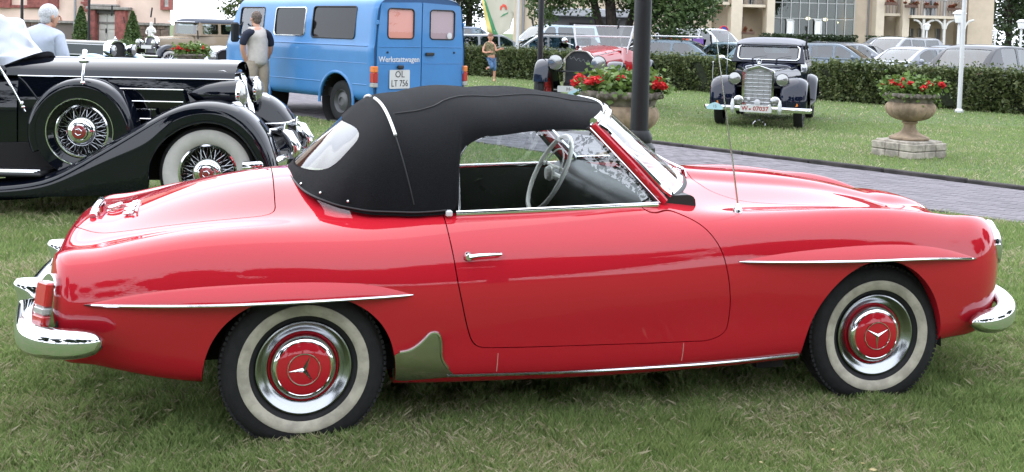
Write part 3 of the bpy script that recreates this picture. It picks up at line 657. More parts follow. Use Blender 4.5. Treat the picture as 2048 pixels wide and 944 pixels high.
def seen(p):
    d = Vector(p)-Vector((0, 0, CAM_H)); z = d.dot(_f); x = 1024+FPX*d.dot(_R)/z; y = 176-FPX*d.dot(_U)/z
    top = np.interp(x, [1000, 1250, 1330, 1500, 1650, 1780, 1830, 2000, 2060], [300, 300, 333, 345, 360, 405, 425, 470, 520]); return 1290 < x < 2060 and y < top+6, z
cand = sorted([(seen(p)[1], p) for p, j in slots if seen(p)[0]]); near = set(p for z, p in cand[:300])
far = G(); rr = random.Random(3)
for p, j in slots:
    if p in near:
        o = bpy.data.objects.new('paver', pme); COL.objects.link(o); o.parent = path; o.location = (p[0], p[1], .006+rr.uniform(-.002, .002)); o.rotation_euler = (rr.uniform(-.006, .006), rr.uniform(-.006, .006), ang+rr.uniform(-.008, .008))
    else: far.box((p[0], p[1], .006+rr.uniform(-.002, .002)), (.196, .096, .018), R=Matrix.Rotation(ang+rr.uniform(-.008, .008), 3, 'Z'))
for j in range(0, 95):
    for i in range(-150, -42):
        a = i*.2+(.1 if j % 2 else 0); b = .05+j*.1
        if b < np.interp(-a, [8.6, 13, 30], [PWID, 5.5, 10])-.1: 
            p = pp(a, b); far.box((p[0], p[1], .008), (.194, .094, .012), R=Matrix.Rotation(ang, 3, 'Z'))
tag(far.build('distant_pavers', PAVER2, path), kind='stuff')
KERB = mat('kerb_stone', (.062, .054, .052), rough=.9, noise=.5, nscale=7, bump=.3, bscale=40, vary=.12)
kerb = thing('kerb', None, None, pp(0, PWID+.05), 0); tag(kerb, kind='structure')
gk = G(); gk.box((0, 0, -.01), (.985, .075, .14), .012); kme = gk.mesh('kerb_stone'); kme.materials.append(KERB)
for i in range(-9, 6):
    o = bpy.data.objects.new('kerb_stone', kme); COL.objects.link(o); o.parent = kerb; v = PD*(i*1.0); o.location = (v[0], v[1], rr.uniform(-.006, .008)); o.rotation_euler = (0, 0, ang+rr.uniform(-.006, .006))
# car park behind the hedge
HA, HB = np.array([-4.2, 39.6]), np.array([14.6, 21.0]); HD = (HB-HA)/np.linalg.norm(HB-HA); HN = np.array([-HD[1], HD[0]]); HN = HN if HN[1] > 0 else -HN
q = [HA-HD*12+HN*.7, HB+HD*25+HN*.7, np.array([75, 62]), np.array([-12, 64])]
me = bpy.data.meshes.new('car_park'); me.from_pydata([(a[0], a[1], .004) for a in q], [], [(0, 1, 2, 3)]); tag(link('car_park', me, mat('asphalt', (.055, .055, .06), rough=.9, noise=.3, nscale=2, bump=.2)), kind='structure')

# ---------------------------------------------------------------- leaves
def leaf_quads(C, size, rng, up=.35, asp=.6):
    n = len(C); d = rng.normal(size=(n, 3)); d[:, 2] *= .7; d /= np.linalg.norm(d, axis=1, keepdims=True); e = rng.normal(size=(n, 3)); e[:, 2] += up
    e -= d*np.sum(e*d, 1, keepdims=True); e /= np.linalg.norm(e, axis=1, keepdims=True)+1e-9; s = size*rng.uniform(.6, 1.3, (n, 1)); k = np.cross(d, e)
    V = np.stack([C-d*s*.5, C+e*s*asp*.5+k*s*.12, C+d*s*.5, C-e*s*asp*.5+k*s*.12], 1).reshape(-1, 3); return V
def quad_mesh(name, V, m, parent=None, n=4, smooth=False):
    c = len(V)//n; me = bpy.data.meshes.new(name); me.vertices.add(len(V)); me.vertices.foreach_set('co', np.asarray(V, np.float32).ravel())
    me.loops.add(c*n); me.loops.foreach_set('vertex_index', np.arange(c*n, dtype=np.int32)); me.polygons.add(c)
    me.polygons.foreach_set('loop_start', np.arange(0, c*n, n, dtype=np.int32)); me.polygons.foreach_set('loop_total', np.full(c, n, np.int32)); me.update(calc_edges=True); return link(name, me, m, parent)
def clumpy(rng, blobs, n, k=60, spread=.22):
    """leaf centres in clumps through a set of ellipsoids (centre, radii)"""
    vol = np.array([np.prod(r) for _, r in blobs])**.75; cnt = (n*vol/vol.sum()).astype(int); out = []
    for (c, r), m in zip(blobs, cnt):
        nc = max(3, m//k); d = rng.normal(size=(nc, 3)); d /= np.linalg.norm(d, axis=1, keepdims=True); rad = rng.uniform(.45, 1.0, (nc, 1))**.6
        cc = np.array(c)+d*rad*np.array(r); i = rng.integers(0, nc, m); out.append(cc[i]+rng.normal(size=(m, 3))*np.array(r).mean()*spread)
    return np.vstack(out)
HEDGELEAF = leaf_mat('hedge_leaf', (.035, .060, .016), (.135, .155, .055))
hr = np.random.default_rng(5)
hl = float(np.linalg.norm(HB-HA)); n = 62000
u = hr.uniform(0, hl, n); side = hr.uniform(0, 1, n); top = side > .62
v = np.where(top, hr.uniform(-.5, .5, n), np.where(hr.uniform(size=n) < .85, -.5+np.abs(hr.normal(0, .07, n)), .5-np.abs(hr.normal(0, .06, n)))); z = np.where(top, .93-np.abs(hr.normal(0, .05, n)), hr.uniform(.02, .95, n))
wob = .07*np.sin(u*2.1)+.06*np.sin(u*5.3+1)+.05*np.sin(u*11+2+z*4)+.05*np.sin(u*7.7+z*9); z = z*(1+.35*wob)+hr.normal(0, .02, n)+np.where(top & (hr.uniform(size=n) < .16), hr.uniform(0, .17, n), 0); v = v+wob*np.sign(v)*1.2
u2 = hr.uniform(0, hl, n)
hc = np.stack([HA[0]+HD[0]*u+HN[0]*v, HA[1]+HD[1]*u+HN[1]*v, z], 1)
hedge = thing('hedge', 'long clipped green hedge between the lawn and the parked cars', 'hedge', (float(HA[0]), float(HA[1]), 0))
off = np.array([HA[0], HA[1], 0]); quad_mesh('foliage', leaf_quads(hc-off, hr.uniform(.06, .115, (len(hc), 1)), hr), HEDGELEAF, hedge)
g = G(); g.box((0, 0, .42), (hl-.1, .74, .84), .08, R=Matrix.Rotation(atan2(HD[1], HD[0]), 3, 'Z')); g.V[-1] += np.r_[(HB-HA)/2, 0]; g.build('twigs', mat('hedge_twigs', (.022, .028, .012), rough=1, noise=.5, nscale=12, bump=.8, bscale=18), hedge)
def tree(label, loc, trunks, blobs, n, size, mats, group=None, k=60, spread=.22, seed=1, name='tree', cat='tree'):
    rng = np.random.default_rng(seed); t = thing(name, label, cat, loc, 0, group)
    g = G()
    for pth, r0, r1 in trunks: p = curve3(pth, 12) if len(pth) > 2 else np.array(pth); g.tube(p, np.linspace(r0, r1, len(p)), 8)
    base = np.array(trunks[0][0][-1])
    for c, r in blobs:
        a = base+(np.array(c)-base)*.1; mid = (a+np.array(c))/2+rng.normal(size=3)*.15; rr_ = .035*np.mean(r)+.02
        g.tube(curve3([a, mid, np.array(c)], 7), np.linspace(rr_*1.5, rr_*.4, 7), 6)
        for _ in range(3):
            e = np.array(c)+rng.normal(size=3)*np.array(r)*.55; g.tube([mid, (mid+e)/2+rng.normal(size=3)*.05, e], [rr_*.7, rr_*.45, rr_*.15], 5)
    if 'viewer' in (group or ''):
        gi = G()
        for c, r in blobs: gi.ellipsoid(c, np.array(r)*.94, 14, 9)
        gi.build('crown_light_block', mat('light_block_dark', (.012, .02, .009), rough=1), t)  # dark solid cores added inside these unseen crowns to block light
    g.build('trunk', BARK, t); quad_mesh('crown', leaf_quads(clumpy(rng, blobs, n, k, spread), size, rng), mats, t); return t
LEAF1 = leaf_mat('maple_leaf', (.035, .075, .020), (.11, .16, .05)); LEAF2 = leaf_mat('dark_leaf', (.018, .035, .014), (.055, .085, .03)); LEAF3 = leaf_mat('pale_leaf', (.07, .11, .03), (.15, .20, .07))
c = at(1232, 95, 37.0); tx, ty = c.x, 37.0
tree('broad leafy tree with several dark stems behind the hedge, dipping above the red vintage car', (tx, ty, 0),
     [([(-.1, 0, 0), (-.35, .1, 1.2), (-.75, .1, 2.4), (-1.0, .2, 4.2)], .20, .10), ([(0, 0, 0), (-.1, -.1, 1.3), (-.25, 0, 2.6), (-.2, 0, 4.5)], .26, .13), ([(.1, 0, 0), (.3, .15, 1.2), (.55, .1, 2.3), (1.1, 0, 4)], .18, .09), ([(.2, .1, 0), (.7, .1, 1.3), (1.5, .1, 2.3), (2.4, 0, 3.4)], .13, .06)],
     [((-2.5, .2, 2.55), (.75, 1.2, .62)), ((-1.4, -.3, 3.0), (1.0, 1.3, .65)), ((.4, 0, 3.0), (1.2, 1.2, .6)), ((1.6, -.3, 2.35), (1.15, 1.3, .85)), ((2.6, 0, 2.5), (.85, 1.2, .85)), ((1.9, -.5, 1.75), (.5, .8, .42)), ((3.1, .2, 2.9), (.7, 1, .7)), ((-2.2, 0, 4.2), (1.5, 1.6, 1.2)), ((.3, .3, 4.6), (2.2, 2, 1.4)), ((2.3, 0, 4.2), (1.6, 1.6, 1.3)), ((0, 0, 6.4), (2.2, 2.2, 1.6)), ((.9, -.6, 2.55), (.7, .8, .5))],
     30000, .15, LEAF1, k=45, spread=.20, seed=3)
def bigtree(label, px, Y, h, rad, n, size, m, seed, group=None, zlow=1.0):
    c = at(px, 80, Y); rng = np.random.default_rng(seed); bl = []
    for _ in range(9):
        a = rng.uniform(0, 2*pi); q = rng.uniform(0, .62)*rad; z = rng.uniform(zlow+h*.16, h*.86); bl.append(((q*cos(a), q*sin(a), z), (rad*.45, rad*.45, h*.17)))
    return tree(label, (c.x, Y, 0), [([(0, 0, 0), (.1, 0, h*.3), (0, .1, h*.6)], .05*rad+.1, .08)], bl, n, size, m, group, seed=seed)
bigtree('dark tree crown beside the right end of the pale hotel', 2015, 74, 12, 3.6, 9000, .30, LEAF2, 21, 'trees beyond the car park', .4)
bigtree('dark spreading tree at the far right picture edge, partly behind the hotel tree', 2075, 82, 14, 4.0, 8000, .32, LEAF2, 22, 'trees beyond the car park', .4)
bigtree('dark green tree just right of the blue van roof', 935, 78, 12, 4.6, 10000, .32, LEAF2, 23, 'trees beyond the car park', .3)
bigtree('pale green tree behind the front of the blue van', 528, 70, 6.4, 3.2, 8000, .22, LEAF3, 24, 'trees beyond the car park', .3)
for k, (x, y, h, rad) in enumerate([(-9, -15, 10, 4.6), (-2, -17, 12, 5), (5, -15.5, 10.5, 4.8), (10.6, -16, 11, 5.0), (19, -12, 10, 4.6), (-16, -10, 11, 4.8), (24, 0, 11, 4.8), (27, 11, 11.5, 4.8)]):
    rng = np.random.default_rng(40+k); bl = [((rng.uniform(-.6, .6)*rad, rng.uniform(-.6, .6)*rad, rng.uniform(.28, .85)*h), (rad*.5, rad*.5, h*.18)) for _ in range(9)]
    lab = ['tree behind the viewer at the far left', 'tallest tree behind the viewer', 'low tree behind the viewer', 'tree behind the viewer right of the low one', 'tree behind the viewer at the far right', 'tall tree behind the viewer left of all', 'tree outside the picture to the right of the viewer', 'tree outside the picture right of the urn lawn'][k]
    tree(lab, (x, y, 0), [([(0, 0, 0), (.1, 0, h*.3), (0, .1, h*.6)], .3, .1)], bl, 36000 if k in (2, 3, 4) else 12000, .17 if k in (2, 3, 4) else .28, LEAF2, 'trees behind the viewer', seed=60+k)

# ================================================================ BUILDINGS
CREAM = mat('cream_render', (.56, .46, .34), rough=.9, noise=.10, nscale=1.2, bump=.08, bscale=40)
CREAM2 = mat('pale_cream_render', (.64, .55, .42), rough=.9, noise=.08, nscale=1.5)
PINKW = mat('pink_cream_render', (.70, .53, .44), rough=.9, noise=.10, nscale=.8, bump=.08, bscale=30)
REDSTONE = mat('red_sandstone', (.30, .10, .085), rough=.9, noise=.4, nscale=4, bump=.25, bscale=20, vary=.12)
RUBBLE = mat('rubble_stone', (.20, .145, .115), rough=.95, noise=.35, nscale=5, bump=.4, bscale=14, vary=.28)
GREYSTONE = mat('grey_stone', (.27, .25, .225), rough=.9, noise=.3, nscale=6, bump=.2)
PANE = mat('hotel_pane', (.06, .075, .07), rough=.03, coat=1.0, spec=.8)
WFRAME = mat('window_frame_white', (.62, .62, .58), rough=.5)
class PB:
    """boxes given by a pixel rectangle on a facade plane at distance Y"""
    def __init__(s, root, Y): s.root = root; s.Y = Y; s.o = np.array(root.location)
    def rect(s, x0, x1, y0, y1, dy=0.0):
        Y = s.Y+dy; ym = (y0+y1)/2; xm = (x0+x1)/2; return at(x0, ym, Y).x, at(x1, ym, Y).x, at(xm, y1, Y).z, at(xm, y0, Y).z
    def box(s, name, m, x0, x1, y0, y1, depth=.2, dy=0.0, parent=None, bev=0.0, z=None):
        a, b, c, d = s.rect(x0, x1, y0, y1)
        if z is not None: c = z[0] if z[0] is not None else c; d = z[1] if z[1] is not None else d
        g = G(); g.box(np.array([(a+b)/2, s.Y+dy+depth/2, (c+d)/2])-s.o, (b-a, depth, d-c), bev); return g.build(name, m, parent or s.root)
# --- left: old house with stone plinth and pillared door
YL = 58.0; c = at(340, 40, YL); xr = c.x
house = thing('old_house', 'cream house with red stone trim, stone plinth and white double door, far left', 'house', (xr, YL, 0)); pb = PB(house, YL)
g = G(); zp = at(170, 43, YL).z
g.prism([(-25, .1), (0, .1), (-4.4, 12), (-25, 12)], zp, 9.2, 'xy'); g.build('wall', PINKW, house)
g = G(); g.prism([(-24.9, .15), (-.05, .15), (-4.45, 11.9), (-24.9, 11.9)], 0, zp-.002, 'xy'); g.build('plinth', mat('plinth_mortar', (.17, .14, .12), rough=.95), house)
stm = [(lambda q: (q.box((0, 0, 0), (w, .12, h), .025), q.mesh('plinth_stone'))[1])(G()) for w, h in ((.74, .36), (.50, .36), (.62, .36), (.42, .36))]
for q in stm: q.materials.append(RUBBLE)
sr = random.Random(9)
for r in range(int(zp/.385)+1):
    x = -24.5+sr.uniform(0, .3)
    while x < -.4:
        k = sr.randrange(4); w = (.74, .50, .62, .42)[k]
        zz = .19+r*.385
        if x > -11.5 and zz < zp-.15 and not (-6.35 < x+w/2 < -4.5):
            o = bpy.data.objects.new('plinth_stone', stm[k]); COL.objects.link(o); o.parent = house; o.location = (x+w/2, .13+sr.uniform(-.012, .012), zz); o.rotation_euler = (0, sr.uniform(-.02, .02), 0)
        x += w+.03
pb.box('plinth_ledge', GREYSTONE, -80, 341, 41.5, 46, .22, -.06)
g = G(); g.prism([(-25.6, 9.21), (-14.5, 14.8), (-3.6, 9.21)], -.4, 12.6); g.build('roof', mat('clay_tile', (.20, .075, .05), rough=.85, noise=.3, nscale=6), house)
def winhouse(x0, x1, y0, y1, fr, z1):
    a, b, cc, d = pb.rect(x0, x1, y0, y1); w = bpy.data.objects.new('window', None); COL.objects.link(w); w.parent = house; w.location = ((a+b)/2-xr, 0, 0)
    h = b-a; g = G()
    for sx in (-1, 1): g.box((sx*(h/2-fr/2), 0, (cc+z1)/2), (fr, .22, z1-cc))
    g.box((0, 0, cc+fr*.45), (h-2*fr, .26, fr*.9)); g.box((0, 0, z1-fr/2), (h-2*fr, .22, fr)); g.build('surround', REDSTONE, w)
    g = G(); g.box((0, .09, (cc+z1)/2+fr*.2), (h-2*fr, .04, z1-cc-1.7*fr)); g.build('pane', PANE, w)
    g = G(); zz = (cc+.9*fr, z1-fr)
    for k in (-.5, 0, .5): g.box((k*(h-2*fr-.06), .05, sum(zz)/2), (.06, .06, zz[1]-zz[0]))
    g.box((0, .05, zz[0]+.04), (h-2*fr-.07, .05, .08)); g.box((0, .05, zz[1]-.5), (h-2*fr-.07, .05, .06)); g.build('casement', WFRAME, w)
winhouse(56, 117, -40, 15, .52, 4.2); winhouse(-50, 22, -40, 15, .5, 4.2); winhouse(322, 345.5, -40, 20, .2, 4.0)
pb.box('sill_band', REDSTONE, -80, 117, 9.5, 15.2, .10, -.04)
for k in range(9): pb.box('quoin', REDSTONE, 162 if k % 2 else 168, 178, 24-(k+1)*5.2, 24-k*5.2-.5, .12, -.06)
for a, b in ((183.5, 197), (236, 256)): pb.box('door_pillar', REDSTONE, a, b, 20, 88, .55, -.5, bev=.03)
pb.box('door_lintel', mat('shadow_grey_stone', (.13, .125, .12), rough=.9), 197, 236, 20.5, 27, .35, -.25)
pb.box('door_cornice', GREYSTONE, 180, 264, 14, 20, .75, -.65, bev=.03); pb.box('door_cornice_moulding', GREYSTONE, 182, 240, 8.5, 13.8, .6, -.5, bev=.05)
g = G(); a, b, c_, d_ = pb.rect(186, 238, 3, 8.5); g.prism([((a+b)/2-xr+(b-a)/2*cos(t), c_+.75*sin(t)) for t in np.linspace(0, pi, 16)], -.35, .05); g.build('door_pediment', PINKW, house)
dr = pb.box('door', mat('door_white', (.66, .64, .58), rough=.5), 197.5, 235.5, 27.2, 88, .08, .02)
pb.box('door_leaf_gap', BLACKTRIM, 213.7, 214.3, 28, 88, .03, -.002, dr); pb.box('handle', BLACKTRIM, 212, 213.4, 57, 66, .08, -.08, dr)
for a, b in ((199.5, 211), (216.5, 233)):
    for y0, y1 in ((30, 59), (64, 86)): pb.box('door_panel', mat('door_white2', (.62, .60, .545), rough=.5), a, b, y0, y1, .05, -.02, dr, bev=.02)
g = G(); p = at(152, 0, YL); g.tube([(p.x-xr, -.12, 9), (p.x-xr, -.12, zp+.1), (p.x-xr, -.2, zp-.1), (p.x-xr, -.2, 0)], .07, 8); g.build('downpipe', mat('zinc', (.22, .22, .22), rough=.5, metal=.4), house)
for px, py0, h, lab in ((162, 78, 2.2, 'slim conifer left of the white house door'), (265, 84, 2.0, 'slim conifer right of the white house door')):
    p = at(px, 80, YL-1.6); rng = np.random.default_rng(px); t = thing('conifer', lab, 'shrub', (p.x, YL-1.6, 0)); n = 2600; zz = rng.uniform(.0, 1, n)**1.3; a = rng.uniform(0, 2*pi, n); r_ = .55*(1-zz)**.7*rng.uniform(.6, 1.05, n)
    quad_mesh('foliage', leaf_quads(np.stack([r_*np.cos(a), r_*np.sin(a), zz*h+.1], 1), .16, rng, 1.2), LEAF1, t); G().tube([(0, 0, 0), (0, 0, h*.9)], [.08, .01], 6).build('stem', BARK, t)
# low garden wall and shrubs in front of the house
p = at(262, 91, 50); gw = thing('garden_wall', 'low grey garden wall in front of the old house', 'wall', (p.x, 50, 0)); g = G(); g.box((0, 0, .18), (7.5, .3, .42), .03); g.build('wall', GREYSTONE, gw)
for i in range(8): g = G(); g.box((-3.3+i*.94, 0, .43), (.92, .38, .09), .02); g.build('coping_stone', GREYSTONE, gw)
for px, lab in ((240, 'low green bush by the garden wall, left of the pale vintage sedan'), (275, 'low green bush by the garden wall beneath the statue')):
    p = at(px, 95, 48); rng = np.random.default_rng(px); t = thing('bush', lab, 'bush', (p.x, 48, 0), group='bushes by the garden wall'); quad_mesh('foliage', leaf_quads(clumpy(rng, [((0, 0, .35), (.6, .4, .3)), ((.5, 0, .3), (.45, .4, .25))], 1500), .12, rng), LEAF1, t)
# --- right: long pale hotel
YH = 66.0; hotel = thing('hotel', 'long pale cream hotel with glazed atrium and balconies beyond the car park', 'hotel', (at(1700, 90, YH).x, YH, 0)); hb = PB(hotel, YH)
ZT = 9.5
hb.box('wall', CREAM, 1026, 1432, 0, 120, 8, 1.5, z=(0, ZT)); hb.box('wall', CREAM, 1432, 1545, 0, 120, 7.5, 1.9, z=(0, ZT)); hb.box('wall', CREAM, 1711, 1762, 0, 120, 8, .5, z=(0, ZT)); hb.box('wall', CREAM, 1762, 1935, 0, 120, 7.4, 2.1, z=(0, ZT)); hb.box('wall', CREAM, 1935, 1986, 0, 120, 8, .0, z=(0, ZT))
for a, b in ((1459, 1481), (1530, 1545), (1747, 1763), (1800, 1813)): hb.box('pilaster', CREAM2, a, b, 0, 120, 1.2, -.4, z=(0, ZT))
g = G(); x0 = at(1026, 80, YH).x-hotel.location.x; x1 = at(1988, 80, YH).x-hotel.location.x; g.prism([(x0-.4, ZT), (x0+3, ZT+3.2), (x1-3, ZT+3.2), (x1+.4, ZT)], -1.2, 10); g.build('roof', mat('slate', (.09, .085, .09), rough=.8), hotel)
g = G(); p = at(1047, 30, YH).x-hotel.location.x; g.tube([(p, 1.36, ZT), (p, 1.36, .1)], .09, 8); g.build('downpipe', mat('zinc', ()), hotel); g = G(); p = at(1741, 30, YH).x-hotel.location.x; g.tube([(p, .42, ZT), (p, .42, .1)], .06, 8); g.build('downpipe', MATS['zinc'], hotel)
# balconies
RAIL = mat('balcony_rail', (.23, .21, .21), rough=.5); WHITEWOOD = mat('white_timber', (.60, .58, .53), rough=.6)
def balcony(x0, x1, y, dep, front):
    sl = hb.box('balcony_slab', CREAM2, x0, x1, y, y+5.5, dep, front)
    hb.box('balcony_rail', RAIL, x0, x1, y-31, y-29.5, .06, front+.02, sl); a, b, c_, d_ = hb.rect(x0, x1, y-30, y); n = max(3, int((b-a)/.17)); g = G()
    for i in range(n): g.box((a+(b-a)*(i+.5)/n-hotel.location.x, front+.05, (c_+d_)/2), (.05, .03, d_-c_))
    g.build('balusters', RAIL, sl)
    hb.box('balcony_window', PANE, x0+(x1-x0)*.2, x0+(x1-x0)*.42, y-70, y-1, .06, 2.05 if x0 > 1600 else 1.85, sl); hb.box('balcony_window', PANE, x0+(x1-x0)*.6, x0+(x1-x0)*.82, y-70, y-1, .06, 2.05 if x0 > 1600 else 1.85, sl)
    return sl
balcony(1431, 1458, 4, 2.2, -.2); balcony(1482, 1530, 9, 2.2, -.2); balcony(1764, 1800, 26.5, 2.2, -.1); balcony(1813, 1918, 32, 2.8, -.8)
for px in (1840, 1881, 1919):
    hb.box('timber_post', WHITEWOOD, px-2.3, px+2.3, -60, 122, .18, -.72, z=(0, 6.0)); p = at(px, 38, YH); 
    for sx in (-1, 1):
        g = G(); th = np.linspace(0, pi/2, 9); pc = [(p.x-hotel.location.x+sx*(.08+.55*(1-cos(t))), -.64, p.z-.75+.55*sin(t)+.12) for t in th]; g.tube(pc, .075, 6); g.build('bracket', WHITEWOOD, hotel)
for x0, x1, y0 in ((1483, 1497, 33), (1763, 1767, 48), (1815, 1833, 53), (1861, 1878, 56), (1897, 1906, 57), (1844, 1850, 57)):
    w = hb.box('doorway', mat('grey_door', (.13, .12, .115), rough=.6), x0, x1, y0, 122, .08, 2.02 if x0 > 1600 else 1.84, z=(0, None)); hb.box('door_frame', WFRAME, x0-.9, x0-.1, y0, 122, .1, 1.98 if x0 > 1600 else 1.8, w, z=(0, None)); 
    if x1-x0 > 10: hb.box('door_mullion', WFRAME, (x0+x1)/2-.5, (x0+x1)/2+.5, y0, 122, .1, 1.98 if x0 > 1600 else 1.8, w, z=(0, None))
GER = leaf_mat('geranium_far', (.05, .08, .02), (.35, .03, .02))
for px, py in ((1783, 5), (1823, 10), (1862, 11), (1908, 16), (1496, 63), (1437, 68)):
    p = at(px, py, YH-(.9 if px > 1600 else .4)); rng = np.random.default_rng(px); fb = thing('flower_box', 'red and green flower box, '+{1783: 'on the left one of the hotel balconies with timber posts', 1823: 'on the hotel balcony rail left of the first white post', 1862: 'on the hotel balcony rail between two white posts', 1908: 'on the hotel balcony rail at its right end', 1496: 'beside the hotel ground-floor grey door', 1437: 'low by the hotel wall next to the round sign'}[px], 'flower box', tuple(p), group='hotel flower boxes')
    tag(quad_mesh('flowers', leaf_quads(clumpy(rng, [((0, 0, .12), (.42, .12, .14))], 300), .10, rng), GER, fb), kind='stuff'); g = G(); g.box((0, 0, -.08), (.8, .18, .18), .02); g.build('box', mat('flowerbox_brown', (.12, .07, .05), rough=.8), fb)
# glazed atrium
ax0, ax1 = 1545, 1711; nC = 9; cols = np.linspace(ax0+2, ax1, nC+1); rowsy = [-75, -29, 6, 37.5, 72, 112]
atr = hb.box('atrium_back', mat('atrium_inside', (.10, .105, .08), rough=.9, noise=.5, nscale=.5), ax0, ax1, -80, 122, .1, 5.5, z=(0, ZT))
hb.box('atrium_floor', mat('atrium_floor', (.22, .17, .11), rough=.6), ax0, ax1, 120, 122, 5, .4, atr, z=(.02, .1)); hb.box('atrium_roof', GREYSTONE, ax0, ax1, -82, -80, 6, .2, atr, z=(ZT-.2, ZT+.02))
for sx in (ax0, ax1): hb.box('atrium_side', CREAM, sx-.5, sx+.5, -80, 120, 5.2, .5, atr, z=(0, ZT-.2))
CURT = mat('green_curtain', (.32, .36, .26), rough=.9, noise=.3, nscale=3)
for k in (2, 5, 7):
    a, b, c_, d_ = hb.rect(cols[k]+1, cols[k]+9, 0, 100); g = G(); X_ = np.linspace(a, b, 24)-hotel.location.x; g.loft([[(x, .9+.08*sin(i*1.9), z) for i, x in enumerate(X_)] for z in (.1, 6.5)]); g.build('curtain_or_reflection', CURT, atr)
pg = G(); pg.box((0, 0, 0), (1, .03, 1)); paneme = pg.mesh('pane'); paneme.materials.append(glass_mat('atrium_glass', (.50, .58, .54), .0, 0, .7))
for i in range(nC):
    for j in range(len(rowsy)-1):
        a, b, c_, d_ = hb.rect(cols[i]+.5, cols[i+1]-.5, rowsy[j]+.5, rowsy[j+1]-.5); o = bpy.data.objects.new('pane', paneme); COL.objects.link(o); o.parent = hotel; o.location = ((a+b)/2-hotel.location.x, .28, (c_+d_)/2); o.scale = (b-a, 1, d_-c_)
MUL = mat('mullion', (.42, .43, .41), rough=.4)
for i in range(nC+1): hb.box('mullion', MUL, cols[i]-.7, cols[i]+.7, -75, 122, .14, .18, z=(0, ZT-.2))
for y in rowsy[1:-1]: hb.box('transom', MUL, ax0, ax1, y-.7, y+.7, .10, .21)
for a, b in ((1574, 1586.5), (1630, 1642)):
    d_ = hb.box('glass_door', glass_mat('door_glass', (.30, .34, .32), .2), a, b, 42, 122, .05, .08, z=(0.02, None))
    for x in (a, b): hb.box('door_frame', WFRAME, x-1, x+1, 41, 122, .1, .05, d_, z=(0.02, None))
    hb.box('door_head', WFRAME, a-1, b+1, 38.8, 41, .1, .05, d_)
LAMPG = mat('lit_lamp', (1, .72, .40), emit=7.0)
for px, py in ((1616, 37), (1651, 39), (1672, 45)):
    p = at(px, py, YH+2.2); l = thing('pendant_lamp', {1616: 'lit pendant lamp inside the atrium, leftmost of three', 1651: 'lit pendant lamp inside the atrium, middle one', 1672: 'lit pendant lamp inside the atrium, lowest and rightmost'}[px], 'lamp', tuple(p), group='atrium lamps'); g = G(); g.ellipsoid((0, 0, 0), (.16, .16, .10), 10, 6); g.build('shade', LAMPG, l); G().tube([(0, 0, .09), (0, 0, ZT-.3-p.z)], .012, 5).build('cord', BLACKTRIM, l)
# clipped hedge in front of the atrium, low service building with awning behind the tree
p0 = at(1600, 75, 62); hd = thing('hedge', 'low dark clipped hedge along the hotel wall below the atrium', 'hedge', (p0.x, 62, 0)); rng = np.random.default_rng(77); n = 7000
cc = np.stack([rng.uniform(-2.4, 6.3, n), rng.uniform(-.4, .4, n), rng.uniform(.1, 1.85, n)], 1); f = rng.uniform(size=n) < .7; cc[f, 1] = -.42+rng.normal(size=f.sum())*.04; cc = cc[~((cc[:, 0] > 3.3) & (cc[:, 0] < 3.9))]
quad_mesh('foliage', leaf_quads(cc, .17, rng), LEAF2, hd); g = G(); g.box((.45, .05, .85), (5.5, .6, 1.7)); g.box((5.1, .05, .85), (2.2, .6, 1.7)); g.build('twigs', MATS['hedge_twigs'], hd)
p0 = at(1178, 60, 54); sb = thing('service_building', 'flat-roofed low grey building behind the leafy tree', 'building', (p0.x, 54, 0)); g = G(); g.box((0, 2.5, 1.2), (4.6, 4, 2.4)); g.build('wall', mat('shade_grey', (.20, .19, .185), rough=.9), sb)
g = G(); g.box((0, 2.0, 2.62), (5.4, 5.4, .42), .04); g.build('flat_roof', mat('roof_fascia', (.33, .33, .34), rough=.7), sb); g = G(); g.box((.3, .47, 1.1), (2.6, .08, 2.0)); g.build('gate', mat('dark_gate', (.05, .045, .045), rough=.7), sb); g = G(); g.box((2.9, -.2, 1.2), (.16, .16, 2.4)); g.build('post', CREAM2, sb)
